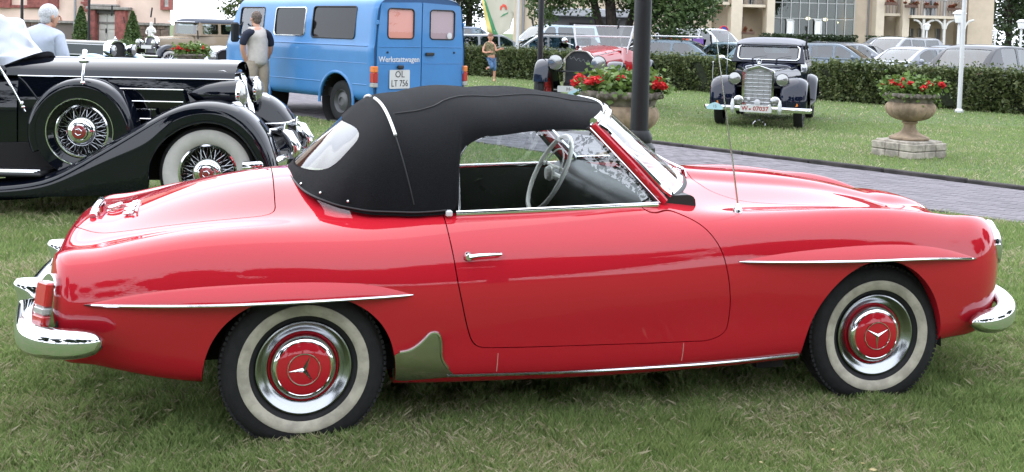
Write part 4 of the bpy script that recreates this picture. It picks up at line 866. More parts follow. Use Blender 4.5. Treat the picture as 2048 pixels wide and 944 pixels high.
# ================================================================ THE LONG BLACK TOURER (left, behind the red car)
PKX, PKY = -2.42, 9.0
MIDNIGHT = paint('midnight_paint', (.0022, .0032, .0068), rough=.25)
PK = thing('vintage_tourer', 'long black open vintage car with whitewall wire wheels and side-mounted spare', 'car', (PKX, PKY, 0), .045)
def pk(px, py, yl): p = at(px, py, PKY+yl); return np.array([p.x-PKX, yl, p.z])
def wire_wheel(white=True, R=.385, rim=.215, depth=.07):
    w = bpy.data.objects.new('wheel', None); COL.objects.link(w)
    G().lathe([(rim, -.05), (rim+.02, -.075), (R-.10, -.092), (R-.05, -.088), (R-.018, -.07), (R-.004, -.04), (R, 0), (R-.004, .04), (R-.03, .07), (rim, .06)], axis='y', n=56).build('tyre', RUBBER, w)
    if white: G().lathe([(rim+.006, -.066), (rim+.03, -.088), (R-.09, -.099), (R-.052, -.095), (R-.040, -.088)], axis='y', n=56).build('whitewall', mat('bright_whitewall', (.50, .49, .46), rough=.6, noise=.1, nscale=10), w)
    G().lathe([(rim+.006, -.06), (rim+.012, -.074), (rim, -.076), (rim-.014, -.06), (rim-.022, -.03), (rim-.022, .03)], axis='y', n=56).build('rim', CHROME, w)
    G().lathe([(rim-.021, .03), (.06, .035)], axis='y', n=32).build('brake_drum', DARK, w)
    g = G(); rr_ = random.Random(4)
    for k in range(48):
        a = 2*pi*k/48; b = a+(.42 if k % 2 else -.42); g.tube([(.07*cos(a), -.085 if k % 4 < 2 else -.03, .07*sin(a)), ((rim-.016)*cos(b), -.035 if k % 4 < 2 else 0, (rim-.016)*sin(b))], .0032, 5)
    g.build('spokes', MATS['dull_trim'], w); w.children[-1]['kind'] = 'stuff'
    h = G().lathe([(.118, -.062), (.119, -.075), (.112, -.088), (.098, -.096), (.094, -.108), (.082, -.116), (.07, -.118), (.064, -.128), (.055, -.131)], axis='y', n=40).build('hubcap', CHROME, w)
    G().lathe([(.056, -.130), (.05, -.136), (.025, -.139), (.001, -.14)], axis='y', n=24).build('hub_centre', mat('dark_red_enamel', (.22, .015, .02), rough=.25, coat=1), h)
    g = G(); th = [pi/6+k*pi/3 for k in range(6)]; g.tube([(.027*cos(a), -.141, .027*sin(a)) for a in th], .004, 6, closed=True); g.build('hub_hexagon', CHROME, h)
    return w
fw = wire_wheel(); fw.parent = PK; fw.location = (0, -.71, .385); fw.rotation_euler = (0, .3, .04)
f2 = copy_tree(fw); f2.parent = PK; f2.location = (0, .71, .385); f2.rotation_euler = (0, .3, pi)
# front wing with skirt, crest and lower edge traced as real curves on its outer plane
cr = [(-130,364),(-40,363),(60,354),(110,338),(170,305),(230,270),(290,235),(335,214),(370,205),(402,203),(450,212),(492,240),(522,283),(537,325),(541,345)]
bt = [(-130,392),(-40,392),(60,392),(120,391),(180,390),(240,389),(283,388),(289,335),(318,280),(362,252),(415,245),(468,270),(502,318),(517,350),(521,362)]
YO = -.86
C_ = curve3([pk(x, y, YO) for x, y in cr], 110); B_ = curve3([pk(x, y, YO) for x, y in bt], 110)
rows = []
for c, b in zip(C_, B_):
    up = c-b; L = np.linalg.norm(up)+1e-9; u = up/L; rr_ = min(.075, L*.6)
    p = [b+np.array([0, .035, 0]), b+np.array([0, .004, 0]), b+u*min(.012, L*.1)]
    p += [b+u*(L-rr_)*q for q in (.3, .6, 1.0)]
    for q in np.linspace(.15, 1, 7): p.append(c-u*rr_*(1-sin(q*pi/2))+np.array([0, .16*(1-cos(q*pi/2)), 0]))
    p += [c+np.array([0, .24, .002]), c+np.array([0, .36, -.012]), c+np.array([0, .44, -.05])-u*.01, c+np.array([0, .47, -.16])-u*.05]
    rows.append(p)
rows = gsm(np.array(rows), 1.5, 0)
for m in (1, -1):
    g = G(); g.loft(rows*[1, m, 1], flip=m < 0); w = g.build('front_wing', MIDNIGHT, PK, ang=60)
    G().tube(B_[42:106]*[1, m, 1]+np.array([0, -m*.003, 0]), .006, 6).build('wing_bead', MIDNIGHT, w)
# hood: box with rounded shoulders, centre higher
hx0 = pk(44, 150, -.40)[0]; hx1 = pk(466, 150, -.30)[0]; X_ = np.linspace(hx0, hx1, 30)
def hsec(x, k):
    w = .44-.13*k; zs = 1.105+.0*k; zc = 1.245
    return [(x, -w-.01, .50), (x, -w-.01, .90), (x, -w, zs-.03), (x, -w+.006, zs), (x, -w+.03, zs+.045), (x, -w+.08, zs+.085), (x, -w*.55, zc-.02), (x, -w*.25, zc-.004), (x, 0, zc)]
half = np.array([hsec(x, i/29) for i, x in enumerate(X_)]); half = np.array([curve3(r[3:], 24) for r in half]); side = np.array([hsec(x, i/29)[:4] for i, x in enumerate(X_)])
full = np.concatenate([half, (half*[1, -1, 1])[:, ::-1][:, 1:]], 1)
G().loft(full).build('bonnet_top', MIDNIGHT, PK, ang=40)
for m in (1, -1): G().loft(side*[1, m, 1]).build('bonnet_side', MIDNIGHT, PK); G().tube([(x, -m*(.44-.13*i/29+.004), 1.103) for i, x in enumerate(X_)], .0055, 6).build('bonnet_hinge', CHROME, PK)
G().tube([(x, 0, 1.247) for x in X_], .006, 6).build('centre_hinge', CHROME, PK)
for x in (X_[1], X_[-2]):
    pass
# side louvre doors with bright strips
for m in (1, -1):
    for x0, x1, y0, y1 in ((215, 366, 179, 200), (262, 312, 217, 236)):
        a = pk(x0, y1, -.41); b = pk(x1, y0, -.37); yy = -.415 if x0 < 240 else -.41
        lv = bpy.data.objects.new('louvre', None); COL.objects.link(lv); lv.parent = PK
        g = G(); g.prism([(a[0], a[2]), (b[0]+.03, a[2]), (b[0], b[2]), (a[0], b[2])], yy*m-.02, yy*m+.05); g.build('louvre_panel', MIDNIGHT, lv)
        for z in (a[2], b[2]): g = G(); g.box(((a[0]+b[0])/2+.01, (yy-.022)*m, z), (b[0]-a[0], .014, .012), .004); g.build('louvre_strip', CHROME, lv)
# body behind the hood, door, cowl
X2 = np.linspace(hx0-2.2, hx0, 24)
def bsec(x, k):
    w = .44+.16*(1-k)**1.0 if k > .5 else .52; w = .44+.22*np.clip((1-k)*1.6, 0, 1); zt = 1.12
    return curve3([(x, -w-.02, .40), (x, -w-.03, .75), (x, -w-.005, 1.02), (x, -w+.05, 1.09), (x, -w+.12, 1.12)], 16)
bd = np.array([bsec(x, i/23) for i, x in enumerate(X2)]); 
g = G(); g.loft(bd); g.loft(bd*[1, -1, 1], flip=True); g.build('body', MIDNIGHT, PK, ang=50)
g = G(); zz = np.concatenate([half, (half*[1, -1, 1])[:, ::-1][:, 1:]], 1)[0]; cow = np.array([zz*[1, 1+.45*k, 1]+[-.50*k, 0, .012*k] for k in np.linspace(0, 1, 10)]); g.loft(cow); g.build('cowl', MIDNIGHT, PK)
dx = pk(8, 170, -.55); g = G(); g.box((hx0-.75, -.60, 1.0), (.0001+.02, .012, .2)); g.box((dx[0]-.12, -.655, .96), (.09, .03, .02), .008); g.build('door_handle', CHROME, PK)
g = G(); g.box((hx0-1.2, 0, .75), (1.6, .9, .5)); g.build('cockpit_floor', DARK, PK); g = G(); g.box((-1.2, 0, .42), (3.2, 1.0, .28)); g.build('chassis', DARK, PK)
# windscreen, its bright post and stay, crumpled white cover
p0 = pk(28, 128, -.55); p1 = pk(-30, 10, -.45)
g = G(); g.tube([pk(-3, 128, -.60), pk(17, 160, -.64), pk(50, 222, -.68)], [.011, .011, .007], 8); g.ellipsoid(pk(44, 206, -.675), (.016, .016, .022), 10, 6); g.ellipsoid(pk(46, 213, -.675), (.02, .02, .014), 10, 6); g.build('windscreen_stay', CHROME, PK)
g = G(); g.lathe([(.0, .03), (.03, .02), (.045, 0), (.03, -.02), (0.001, -.03)], pk(4, 140, -.58), 'y', 16); g.build('mirror', MIDNIGHT, PK)
SHEET = mat('white_sheet', (.36, .39, .45), rough=.35, bump=.5, bscale=7, coat=.3)
nr = np.random.default_rng(8); sil = curve3([(-150, 55), (-60, 33), (10, 31), (32, 38), (48, 62), (64, 92), (82, 112), (112, 119)], 60); rows = []
for x, y in sil:
    top = pk(x, y, 0); r = []
    for t in np.linspace(-1, 1, 34):
        w = .62; r.append((top[0]-.10*t*t, w*t, 1.20+(top[2]-1.20)*max(0, (1-abs(t)**3.2))**.6-.10*abs(t)**4))
    rows.append(r)
rows = np.array(rows); nz = sum(gsm(gsm(nr.normal(size=rows.shape), s, 0), s, 1)*a*s for s, a in ((2.0, .018), (4, .022), (8, .012))); rows += nz*1.9; G().loft(rows).build('weather_cover', SHEET, PK, ang=70)
# spare wheel in the wing with metal cover band
sp = pk(157, 262, -.70); SPY = -.60
sw2 = wire_wheel(False, .36, .20); sw2.name = 'spare_wheel'; sw2.parent = PK; sw2.location = (sp[0], SPY, sp[2]); sw2.rotation_euler = (0, .2, 0)
g = G(); th = np.linspace(radians(-12), radians(205), 60); prof = [(.34, -.13), (.372, -.135), (.402, -.120), (.418, -.08), (.422, 0), (.418, .09)]
g.loft([[(sp[0]+r*cos(t), SPY+h, sp[2]+r*sin(t)) for r, h in prof] for t in th]); g.build('spare_cover', MIDNIGHT, PK, ang=60)
g = G(); th = np.linspace(0, 2*pi, 60, endpoint=False); g.tube([(sp[0]+.262*cos(t), SPY-.118, sp[2]+.262*sin(t)) for t in th], .005, 6, closed=True); g.build('cover_ring', CHROME, PK)
G().lathe([(.345, -.128), (.27, -.122), (.255, -.10), (.215, -.085)], (sp[0], SPY, sp[2]), 'y', 56).build('cover_disc', MIDNIGHT, PK)
g = G(); c = pk(161, 165, -.76); g.tube([c, c+[0, 0, .06], c+[0, .03, .16]], .010, 8); g.box(c+[0, .03, .17], (.07, .05, .03), .01); g.tube([c+[-.01, .05, .19], c+[-.02, .1, .25]], [.012, .02], 8); g.ellipsoid(c, (.02, .02, .015), 10, 6); g.build('spare_clamp', CHROME, PK)
# running board
a = pk(70, 365, -.80); g = G(); g.box((a[0]-.85, -.66, .35), (1.8, .36, .03), .01); rb = g.build('running_board', BLACKTRIM, PK)
for k in range(3): g = G(); g.box((a[0]-.88, -.82+.06*k, .368), (1.75, .02, .012), .004); g.build('board_strip', CHROME2, rb)
# radiator grille leaning back, slats
gt = pk(474, 148, -.02); gb = pk(512, 310, -.02)
def gp(w, q, dx=0.0): return np.array([gt[0]+(gb[0]-gt[0])*q+dx, w, gt[2]+(gb[2]-gt[2])*q])
shell = []
for q in np.linspace(0, 1, 16):
    hw = .265*(1-.35*np.clip((q-.5)/.5, 0, 1)**1.5)*np.clip(.55+q*6, 0, 1)**.5; shell.append([gp(-hw-.02, q, -.16), gp(-hw-.022, q, -.05), gp(-hw-.012, q, .0), gp(-hw, q, .012), gp(-hw+.012, q, .004)])
shell = np.array(shell); g = G(); g.loft(shell); g.loft(shell*[1, -1, 1], flip=True); th = np.linspace(-1, 1, 14)
g.loft([[gp(.27*t, 0, dx)+[0, 0, .035*(1-t*t)+dz] for t in th] for dx, dz in ((-.17, .03), (-.06, .035), (.0, .02), (.012, 0), (.004, -.03))]); g.build('grille_shell', CHROME, PK, ang=60)
for k in range(15):
    w = -.225+.45*k/14; g = G(); g.tube([gp(w, q, .004) for q in (.03, .4, .93 if abs(w) < .18 else .8)], .007, 6); g.build('grille_bar', CHROME2, PK)
g = G(); g.loft([[gp(w, q, -.03) for w in (-.25, .25)] for q in (0, .95)]); g.build('grille_core', DARK, PK); g = G(); g.tube([gp(0, q, .02) for q in (0, .5, .98)], .014, 8); g.build('grille_rib', CHROME, PK)
g = G(); c = gp(0, 0, -.06); g.lathe([(.04, 0), (.04, .03), (.02, .045), (.012, .05)], c+[0, 0, .05], 'z', 14); g.ellipsoid(c+[-.03, 0, .10], (.12, .05, .018), 14, 8); g.build('radiator_cap', CHROME, PK)
# headlamps: black teardrops with bright rims, small chrome lamps on the wings
for m in (1, -1):
    hl = bpy.data.objects.new('headlamp', None); COL.objects.link(hl); hl.parent = PK; c = pk(474, 190, -.34); hl.location = (c[0], -m*.34, c[2])
    G().lathe([(.0005, -.42), (.05, -.36), (.088, -.26), (.112, -.14), (.122, -.04), (.122, 0)], axis='x', n=30).build('shell', MIDNIGHT, hl); G().lathe([(.122, -.004), (.128, .008), (.122, .024), (.112, .028)], axis='x', n=30).build('rim', CHROME, hl); G().lathe([(.114, .024), (.08, .05), (.04, .062), (.001, .066)], axis='x', n=24).build('lens', LAMPGLASS, hl)
    g = G(); c2 = pk(470, 216, -.58); c2[1] *= m; g.lathe([(.0005, -.17), (.025, -.14), (.045, -.08), (.052, -.02), (.052, .005), (.03, .03), (.001, .04)], c2, 'x', 20); g.tube([c2-[.05, 0, .02], c2-[.03, 0, .10]], .02, 8); g.build('side_lamp', CHROME, PK)
    g = G(); c3 = pk(556, 262, -.30); c3[1] *= m; g.lathe([(.005, -.30), (.012, -.12), (.025, -.03), (.055, .03), (.075, .045), (.072, .05), (.03, .01), (.001, 0)], c3+[.0, 0, .0], 'x', 20); g.build('horn', CHROME, PK)
# front bumper with uprights
bx = pk(548, 325, -.5); sec = [(.028*np.sign(cos(t))*abs(cos(t))**.7, .055*np.sign(sin(t))*abs(sin(t))**.8) for t in np.linspace(0, 2*pi, 14, endpoint=False)]
P_ = curve3([(bx[0]-.20, -.86, .44), (bx[0]-.05, -.83, .45), (bx[0]+.06, -.5, .46), (bx[0]+.06, 0, .44), (bx[0]+.06, .5, .46), (bx[0]-.05, .83, .45), (bx[0]-.20, .86, .44)], 40); T = np.gradient(P_, axis=0); T /= np.linalg.norm(T, axis=1, keepdims=True); out = np.cross(T, [0, 0, 1.])
G().loft([[p+o*a+np.array([0, 0, b]) for a, b in sec] for p, o in zip(P_, out)], closev=True).build('bumper', CHROME, PK, ang=60)
for m in (1, -1):
    g = G(); g.tube([(bx[0]+.05, m*.36, .36), (bx[0]+.11, m*.36, .44), (bx[0]+.12, m*.36, .56), (bx[0]+.06, m*.36, .66), (bx[0]+.02, m*.36, .69)], [.03, .05, .055, .05, .02], 12); g.build('bumper_upright', CHROME, PK)
    g = G(); g.tube([(bx[0]+.02, m*.40, .45), (0.1, m*.40, .40)], .025, 8); g.build('bumper_iron', BLACKTRIM, PK)
g = G(); g.box((.45, 0, .42), (.35, .95, .22), .06); g.build('front_apron', MIDNIGHT, PK)
# ================================================================ BLUE WORKSHOP VAN
BLUE = mat('van_blue', (.040, .185, .43), rough=.38, coat=.35, noise=.10, nscale=1.5)
yaw = radians(134.4); wl_ = np.array([-2.78, 17.23]); ld = np.array([-sin(yaw), cos(yaw)]); org = wl_-.86*ld
VAN = thing('van', 'blue workshop van with high roof, parked with its rear doors towards us', 'van', (org[0], org[1], 0), yaw)
XR, XF = -.95, 3.75
def vsec(x):
    f = np.clip((x-(XF-.62))/.62, 0, 1); r = np.clip((XR+.10-x)/.10, 0, 1)   # nose, tail
    top = 2.13-.05*r**2; slope = f
    w = 1.0-.045*r**2-.10*f**3
    pts = [(w*.93, .40), (w*.985, .46), (w, .58), (w, 1.0), (w, 1.24), (w*.985, 1.30), (w*.955, 1.62), (w*.915, 1.90), (w*.865, 2.0), (w*.72, 2.075), (w*.42, 2.115), (0, 2.13)]
    return pts
ns = 120; xsv = np.r_[XR+.10-.10*np.sin(np.linspace(pi/2, 0, 10)), np.linspace(XR+.12, XF-.64, 70), np.linspace(XF-.6, XF, 30)]
R_ = []
for x in xsv:
    c = curve3(vsec(x), 90); f = np.clip((x-(XF-.62))/.62, 0, 1)
    row = np.stack([np.full(90, x), c[:, 0], c[:, 1]], 1)
    row[:, 0] = np.where(row[:, 2] > 1.1, np.minimum(row[:, 0], XF-.05-(row[:, 2]-1.1)*.55), row[:, 0]); R_.append(row)
R_ = np.array(R_); R_[..., 2] -= .035*np.clip((XR+.25-R_[..., 0])/.25, 0, 1)**2*(R_[..., 2] > 1.9)
sk = S.grid(R_, True)
if sk.N[len(sk.N)//2+20][1] < 0: sk = S.grid(R_, False)
def varch(s, cx): return np.where((s.V[:, 1] > .6) & (s.V[:, 2] < 1.2), .46-np.hypot(s.V[:, 0]-cx, (s.V[:, 2]-.36)), -9.)
for cx in (0, 2.5): sk = sk.clip(varch(sk, cx), .08, (0, -1, 0))
def vwin(s, x0, x1, z0, z1): return np.where(s.V[:, 1] > .6, polysdf(rrect(x0, x1, z0, z1, .06), s.V[:, 0], s.V[:, 2]), 1.)
WX = [(-.45, .78, 1.38, 1.90), (1.0, 1.95, 1.40, 1.88), (2.32, 3.15, 1.36, 1.88)]
panes = []
for x0, x1, z0, z1 in WX:
    d = vwin(sk, x0, x1, z0, z1); panes.append(sk.clip(d).offset(-.012)); sk = sk.clip(-d, .02)
(sk+sk.mirror()).build('body', BLUE, VAN)
for i, q in enumerate(panes):
    for m in (0, 1):
        w = (q.mirror() if m else q).build('window', DGLASS if i < 2 else GLASS, VAN); x0, x1, z0, z1 = WX[i]
        ed = [(x, (1 if not m else -1)*(np.interp(z, [1.30, 1.62, 1.90], [.985, .955, .915])+.003), z) for x, z in rrect(x0, x1, z0, z1, .06)]; G().tube(ed, .012, 6, closed=True).build('frame', CHROME2 if i == 1 else BLACKTRIM, w)
# rear wall with doors; nose wall
rear_sec = R_[0]; poly = [(y, z) for _, y, z in rear_sec]+[(-y, z) for _, y, z in rear_sec[::-1]]
g = G(); g.add([(XR+.012, y, z) for y, z in poly], [tuple(range(len(poly)))]); g.build('rear_wall', mat('van_blue_dark_gap', (.02, .07, .17), rough=.6), VAN)
fs = R_[-1]; poly2 = [(x, y, z) for x, y, z in fs]+[(x, -y, z) for x, y, z in fs[::-1]]; g = G(); n = len(fs); g.F = [(i, i+1, 2*n-2-i, 2*n-1-i) for i in range(n-1)]; g.V = [np.array(poly2)]; g.n = 2*n; g.build('nose', BLUE, VAN)
g = G(); g.loft([[(XF-.045-(z-1.1)*.55+.01, y*k, z) for y in np.linspace(-.82, .82, 9)] for z, k in ((1.3, 1), (1.85, .93))]); g.build('windscreen', DGLASS, VAN)
def doorpoly(y0, y1): return roundpoly([(y0, .52), (y0, 1.3), (y0*.98+.0, 1.62), (y0*.945, 1.965), (y1, 1.985), (y1, .52)] if abs(y0) > abs(y1) else [], .03, 3)
PINKREFL = mat('salmon_reflection', (.72, .30, .24), rough=.8); MAUVEREFL = mat('mauve_reflection', (.42, .30, .33), rough=.8)  # pinkish reflections in the van's rear panes, painted as flat colours
for sg, cm in ((1, PINKREFL), (-1, MAUVEREFL)):
    pol = np.array([(.90, .50), (.90, 1.26), (.885, 1.5), (.83, 1.965), (.010, 1.995), (.010, .50)])*[sg, 1]; pr = roundpoly(pol, .03, 3)
    wy0, wy1, wz0, wz1 = .17, .70, 1.40, 1.88; wp = np.array(rrect(wy0, wy1, wz0, wz1, .06))*[sg, 1]
    # door panel with an opening: triangulated ring via bmesh
    bm = bmesh.new(); a = [bm.verts.new((XR-.012, y, z)) for y, z in pr]; b = [bm.verts.new((XR-.012, y, z)) for y, z in wp]; es = [bm.edges.new((q[i], q[(i+1) % len(q)])) for q in (a, b) for i in range(len(q))]
    bmesh.ops.triangle_fill(bm, use_beauty=True, edges=es); r = bmesh.ops.extrude_face_region(bm, geom=bm.faces[:]); bmesh.ops.translate(bm, vec=(.035, 0, 0), verts=[v for v in r['geom'] if isinstance(v, bmesh.types.BMVert)]); bmesh.ops.recalc_face_normals(bm, faces=bm.faces[:])
    me = bpy.data.meshes.new('rear_door'); bm.to_mesh(me); bm.free(); dr = link('rear_door', me, BLUE, VAN)
    g = G(); g.add([(XR-.006, y, z) for y, z in wp], [tuple(range(len(wp)))]); g.build('rear_window', glass_mat('van_glass', (.92, .92, .92), .0, 0, .45), dr); g = G(); g.add([(XR+.006, y, z) for y, z in wp*1.0], [tuple(range(len(wp)))]); g.build('curtain_or_reflection', cm, dr)  # opaque sheet behind the glass carries the painted reflection
    G().tube([(XR-.014, y, z) for y, z in wp], .011, 6, closed=True).build('window_seal', BLACKTRIM, dr)
    for z in (1.65, .85): g = G(); g.box((XR-.018, sg*.90, z), (.03, .04, .07), .008); g.build('hinge', BLUE, dr)
    g = G(); g.box((XR-.015, sg*.46, 1.27), (.012, .86, .012), .004); g.box((XR-.015, sg*.46, 1.0), (.008, .86, .008), .003); g.build('crease', BLUE, dr)
    g = G(); g.lathe([(.018, 0), (.018, .014), (.001, .016)], (0, 0, 0), 'x', 12); g.xf(Matrix.Translation((XR-.012, sg*.70 if sg < 0 else sg*.70, 1.18))@Matrix.Diagonal((-1, 1, 1, 1))); g.build('lock', BLACKTRIM, dr)
    tl = bpy.data.objects.new('tail_lamp', None); COL.objects.link(tl); tl.parent = VAN; tl.location = (XR+.035, sg*.945, .80); tl.scale = (1, .85, .80)
    for z0, z1, mm in ((-.22, -.13, LENSWHITE), (-.128, .07, mat('dull_red_lens', (.36, .025, .02), rough=.25, coat=.6)), (.072, .20, mat('orange_lens', (.62, .17, .03), rough=.25, coat=.6))): g = G(); g.box((-.03, 0, (z0+z1)/2), (.12, .105, z1-z0), .014); g.build('lens', mm, tl)
    if sg < 0:
        g = G(); g.box((XR-.035, -.16, 1.155), (.04, .18, .05), .01); g.build('handle', BLACKTRIM, dr); g = G(); g.lathe([(.055, 0), (.001, .002)], (0, 0, 0), 'x', 20); g.xf(Matrix.Translation((XR-.0085, -.60, 1.46))@Matrix.Diagonal((-1, 1, 1, 1))); g.build('round_sticker', WHITEPAINT, dr)
    else:
        PLATEW = mat('plate_white', (.52, .52, .50), rough=.4); g = G(); g.prism(rrect(.25, .66, .60, .90, .02), XR-.030, XR-.018, 'yz'); pl_ = g.build('number_plate', PLATEW, dr)
        TXTB = mat('plate_black', (.01, .01, .012), rough=.5); text_mesh('OL', .15, 'plate_text', TXTB, pl_, (XR-.0315, .455, .825), (pi/2, 0, -pi/2)); text_mesh('LT 756', .15, 'plate_text', TXTB, pl_, (XR-.0315, .455, .68), (pi/2, 0, -pi/2), sx=.80)
        g = G(); g.box((XR-.04, .45, .945), (.05, .12, .06), .015); g.build('plate_lamp', BLACKTRIM, dr); text_mesh('Werkstattwagen', .125, 'lettering', WHITEPAINT, dr, (XR-.0145, .455, 1.065), (pi/2, 0, -pi/2), bold=.002, sx=.98)
g = G(); g.box((XR-.07, 0, .44), (.12, 1.86, .14), .03); g.build('rear_bumper', mat('bumper_black', (.02, .02, .022), rough=.6), VAN)
g = G(); g.box((1.4, 0, .48), (4.2, 1.7, .14)); g.build('underbody', DARK, VAN)
for z, hh in ((1.275, .012), (1.0, .008), (.66, .016)):
    for m in (1, -1):
        xa = XR+.12; segs = [(xa, XF-.7)] if z > .9 else [(xa, -.45), (.45, 2.06)]
        for a, b in segs: g = G(); g.box(((a+b)/2, m*1.0, z), (b-a, .014, hh), .004); g.build('side_crease', BLUE, VAN)
for cx in (0, 2.5):
    for m in (1, -1):
        th = np.linspace(-.1, pi+.1, 28); g = G(); g.tube([(cx+.475*cos(t), m*.996, .36+.475*sin(t)) for t in th], .028, 8, flat=(1, .8)); g.build('arch_lip', BLUE, VAN)
        w = bpy.data.objects.new('wheel', None); COL.objects.link(w); w.parent = VAN; w.location = (cx, m*.80, .345); w.rotation_euler = (0, 0, 0 if m < 0 else pi)
        G().lathe([(.19, -.09), (.24, -.105), (.31, -.10), (.338, -.08), (.345, -.03), (.345, .05), (.33, .09), (.2, .09)], axis='y', n=40).build('tyre', RUBBER, w); G().lathe([(.195, -.09), (.19, -.10), (.175, -.075), (.16, -.05), (.12, -.07), (.09, -.085), (.07, -.09), (.06, -.07), (.001, -.07)], axis='y', n=32).build('rim', mat('grey_steel', (.10, .10, .105), rough=.5, metal=.3), w)
        g = G(); g.lathe([(.46, -.25), (.46, .12)], (cx, m*.84, .36), 'y', 30); g.build('wheel_well', DARK, VAN)
for m in (1, -1):
    g = G(); g.box((2.98, m*1.16, 1.42), (.07, .16, .36), .03); g.tube([(2.98, m*1.0, 1.58), (2.98, m*1.12, 1.52)], .014, 6); g.tube([(2.98, m*1.0, 1.28), (2.98, m*1.12, 1.32)], .014, 6); g.build('mirror', BLACKTRIM, VAN)

# ================================================================ VINTAGE CARS (one builder, different dimensions)
def spoke_wheel(R, rimcol, white, wd=.10, n=12, disc=False):
    w = bpy.data.objects.new('wheel', None); COL.objects.link(w); ri = R*.66
    G().lathe([(ri, -wd*.4), (ri+.02, -wd*.5), (R-.03, -wd*.5), (R-.006, -wd*.3), (R, 0), (R-.006, wd*.3), (R-.03, wd*.5), (ri, wd*.4)], axis='y', n=36).build('tyre', RUBBER, w)
    if white: G().lathe([(ri+.01, -wd*.52), (ri+.03, -wd*.56), (R-.055, -wd*.56), (R-.035, -wd*.52)], axis='y', n=36).build('whitewall', MATS['bright_whitewall'], w)
    G().lathe([(ri+.006, -wd*.45), (ri-.015, -wd*.42), (ri-.03, 0), (ri-.015, wd*.4)], axis='y', n=36).build('rim', rimcol, w)
    if disc: G().lathe([(ri-.02, -wd*.2), (ri*.6, -wd*.35), (ri*.4, -wd*.5), (.001, -wd*.55)], axis='y', n=28).build('hubcap', CHROME2, w)
    else:
        for k in range(n): a = 2*pi*k/n; g = G(); g.tube([(.05*cos(a), -.02, .05*sin(a)), ((ri-.02)*cos(a), -.01, (ri-.02)*sin(a))], [.018, .013], 6); g.build('spoke', rimcol, w)
        G().lathe([(.07, 0), (.07, -.05), (.045, -.085), (.001, -.09)], axis='y', n=20).build('hub', CHROME2, w)
    return w
def vintage(label, loc, yaw, c, name='vintage_car', group=None):
    """origin: ground below the front axle; x forward"""
    V_ = thing(name, label, 'car', loc, yaw, group); bm_, wm = c['paint'], c['wing']; hw = c['hood_w']; hz = c['hood_z']; rx = c.get('rad_x', .12); cx = -c['hood_l']; cw = c['cowl_w']; cz = c['cowl_z']; wb = c['wb']; tr = c['track']/2; R = c['R']
    # bonnet
    X_ = np.linspace(cx, rx-.06, 20); rows = []
    for x in X_:
        k = (x-cx)/(rx-.06-cx); w = cw+(hw-cw)*k; z = cz+(hz-cz)*k; lo = .55
        rows.append(curve3([(x, -w, lo), (x, -w*1.01, (lo+z)/2), (x, -w*.985, z-.16), (x, -w*.86, z-.06), (x, -w*.5, z-.012), (x, 0, z), (x, w*.5, z-.012), (x, w*.86, z-.06), (x, w*.985, z-.16), (x, w*1.01, (lo+z)/2), (x, w, lo)], 48))
    G().loft(rows).build('bonnet', bm_, V_, ang=50)
    for m in (1, -1):
        G().tube([(x, m*(cw+(hw-cw)*(x-cx)/(rx-.06-cx))*.9, cz+(hz-cz)*(x-cx)/(rx-.06-cx)-.075) for x in X_], .007, 5).build('bonnet_hinge', CHROME2, V_)
        for k in range(c.get('louvres', 3)):
            z = .62+(.98-.62)*(k+.5)/max(1, c.get('louvres', 3)); x0, x1 = cx+.2, rx-.35
            g = G(); g.box(((x0+x1)/2, m*((cw+hw)/2*1.0+.012), c.get('louv_z', z)+k*.0), (x1-x0, .014, .018), .005); g.build('louvre', c.get('louv_m', bm_), V_) if c.get('louvres', 3) else None
    # radiator
    RAD = bpy.data.objects.new('radiator', None); COL.objects.link(RAD); RAD.parent = V_; zb = c.get('rad_b', .48); zt = hz+.03; rw = c.get('rad_w', hw)
    out = c['rad_shape'](rw, zb, zt); inn = np.array(out); cen = inn.mean(0); inn = cen+(inn-cen)*(1-.045/ (np.abs(inn-cen).max(0)))
    g = G(); n_ = len(out); prof = [np.array([(x, y, z) for y, z in P_]) for x, P_ in ((rx-.10, out), (rx+.012, out), (rx+.03, cen+(np.array(out)-cen)*.985), (rx+.026, inn), (rx-.01, inn))]; g.loft(np.array(prof), closev=True); g.build('shell', c.get('rad_m', CHROME), RAD, ang=50)
    g = G(); g.add([(rx-.005, y, z) for y, z in inn], [tuple(range(n_))]); g.build('core', c.get('core_m', DARK), RAD)
    g = G(); g.lathe([(.035, 0), (.035, .025), (.015, .04), (.012, .07), (.001, .075)], (rx-.03, 0, zt-.005), 'z', 12); g.build('cap', CHROME, RAD)
    # wings
    def wing(ax, fr, name, side):
        pts = c[name]; P_ = curve3([(ax+x, z) for x, z in pts], 40); rows = []; yo = c['wing_o']; yi = yo-c['wing_w']; bl = c.get('bulge', .05)
        for i, (x, z) in enumerate(P_):
            t = P_[min(i+1, 39)]-P_[max(i-1, 0)]; t /= np.linalg.norm(t); nrm = np.array([-t[1], t[0]]); nrm = nrm if (nrm@(np.array([x-ax, z-.3])) > 0) else -nrm
            rr_ = []
            for q in np.linspace(0, pi, 13):
                y = (yo+yi)/2+(yo-yi)/2*cos(q); h = bl*sin(q)**.8; rr_.append((x+nrm[0]*(h-bl), side*y, z+nrm[1]*(h-bl)))
            rr_ = [(x-nrm[0]*(bl+c.get('skirt', .07)), side*yo, z-nrm[1]*(bl+c.get('skirt', .07)))]+rr_
            rows.append(rr_)
        G().loft(np.array(rows)).build(fr, wm, V_, ang=60)
    for m in (1, -1): wing(0, 'front_wing', 'fw', m); wing(-wb, 'rear_wing', 'rw', m)
    for m in (1, -1): g = G(); g.box((-wb/2-.05, m*(c['wing_o']-.15), .36), (wb-1.0, .28, .04), .01); g.build('running_board', BLACKTRIM, V_)
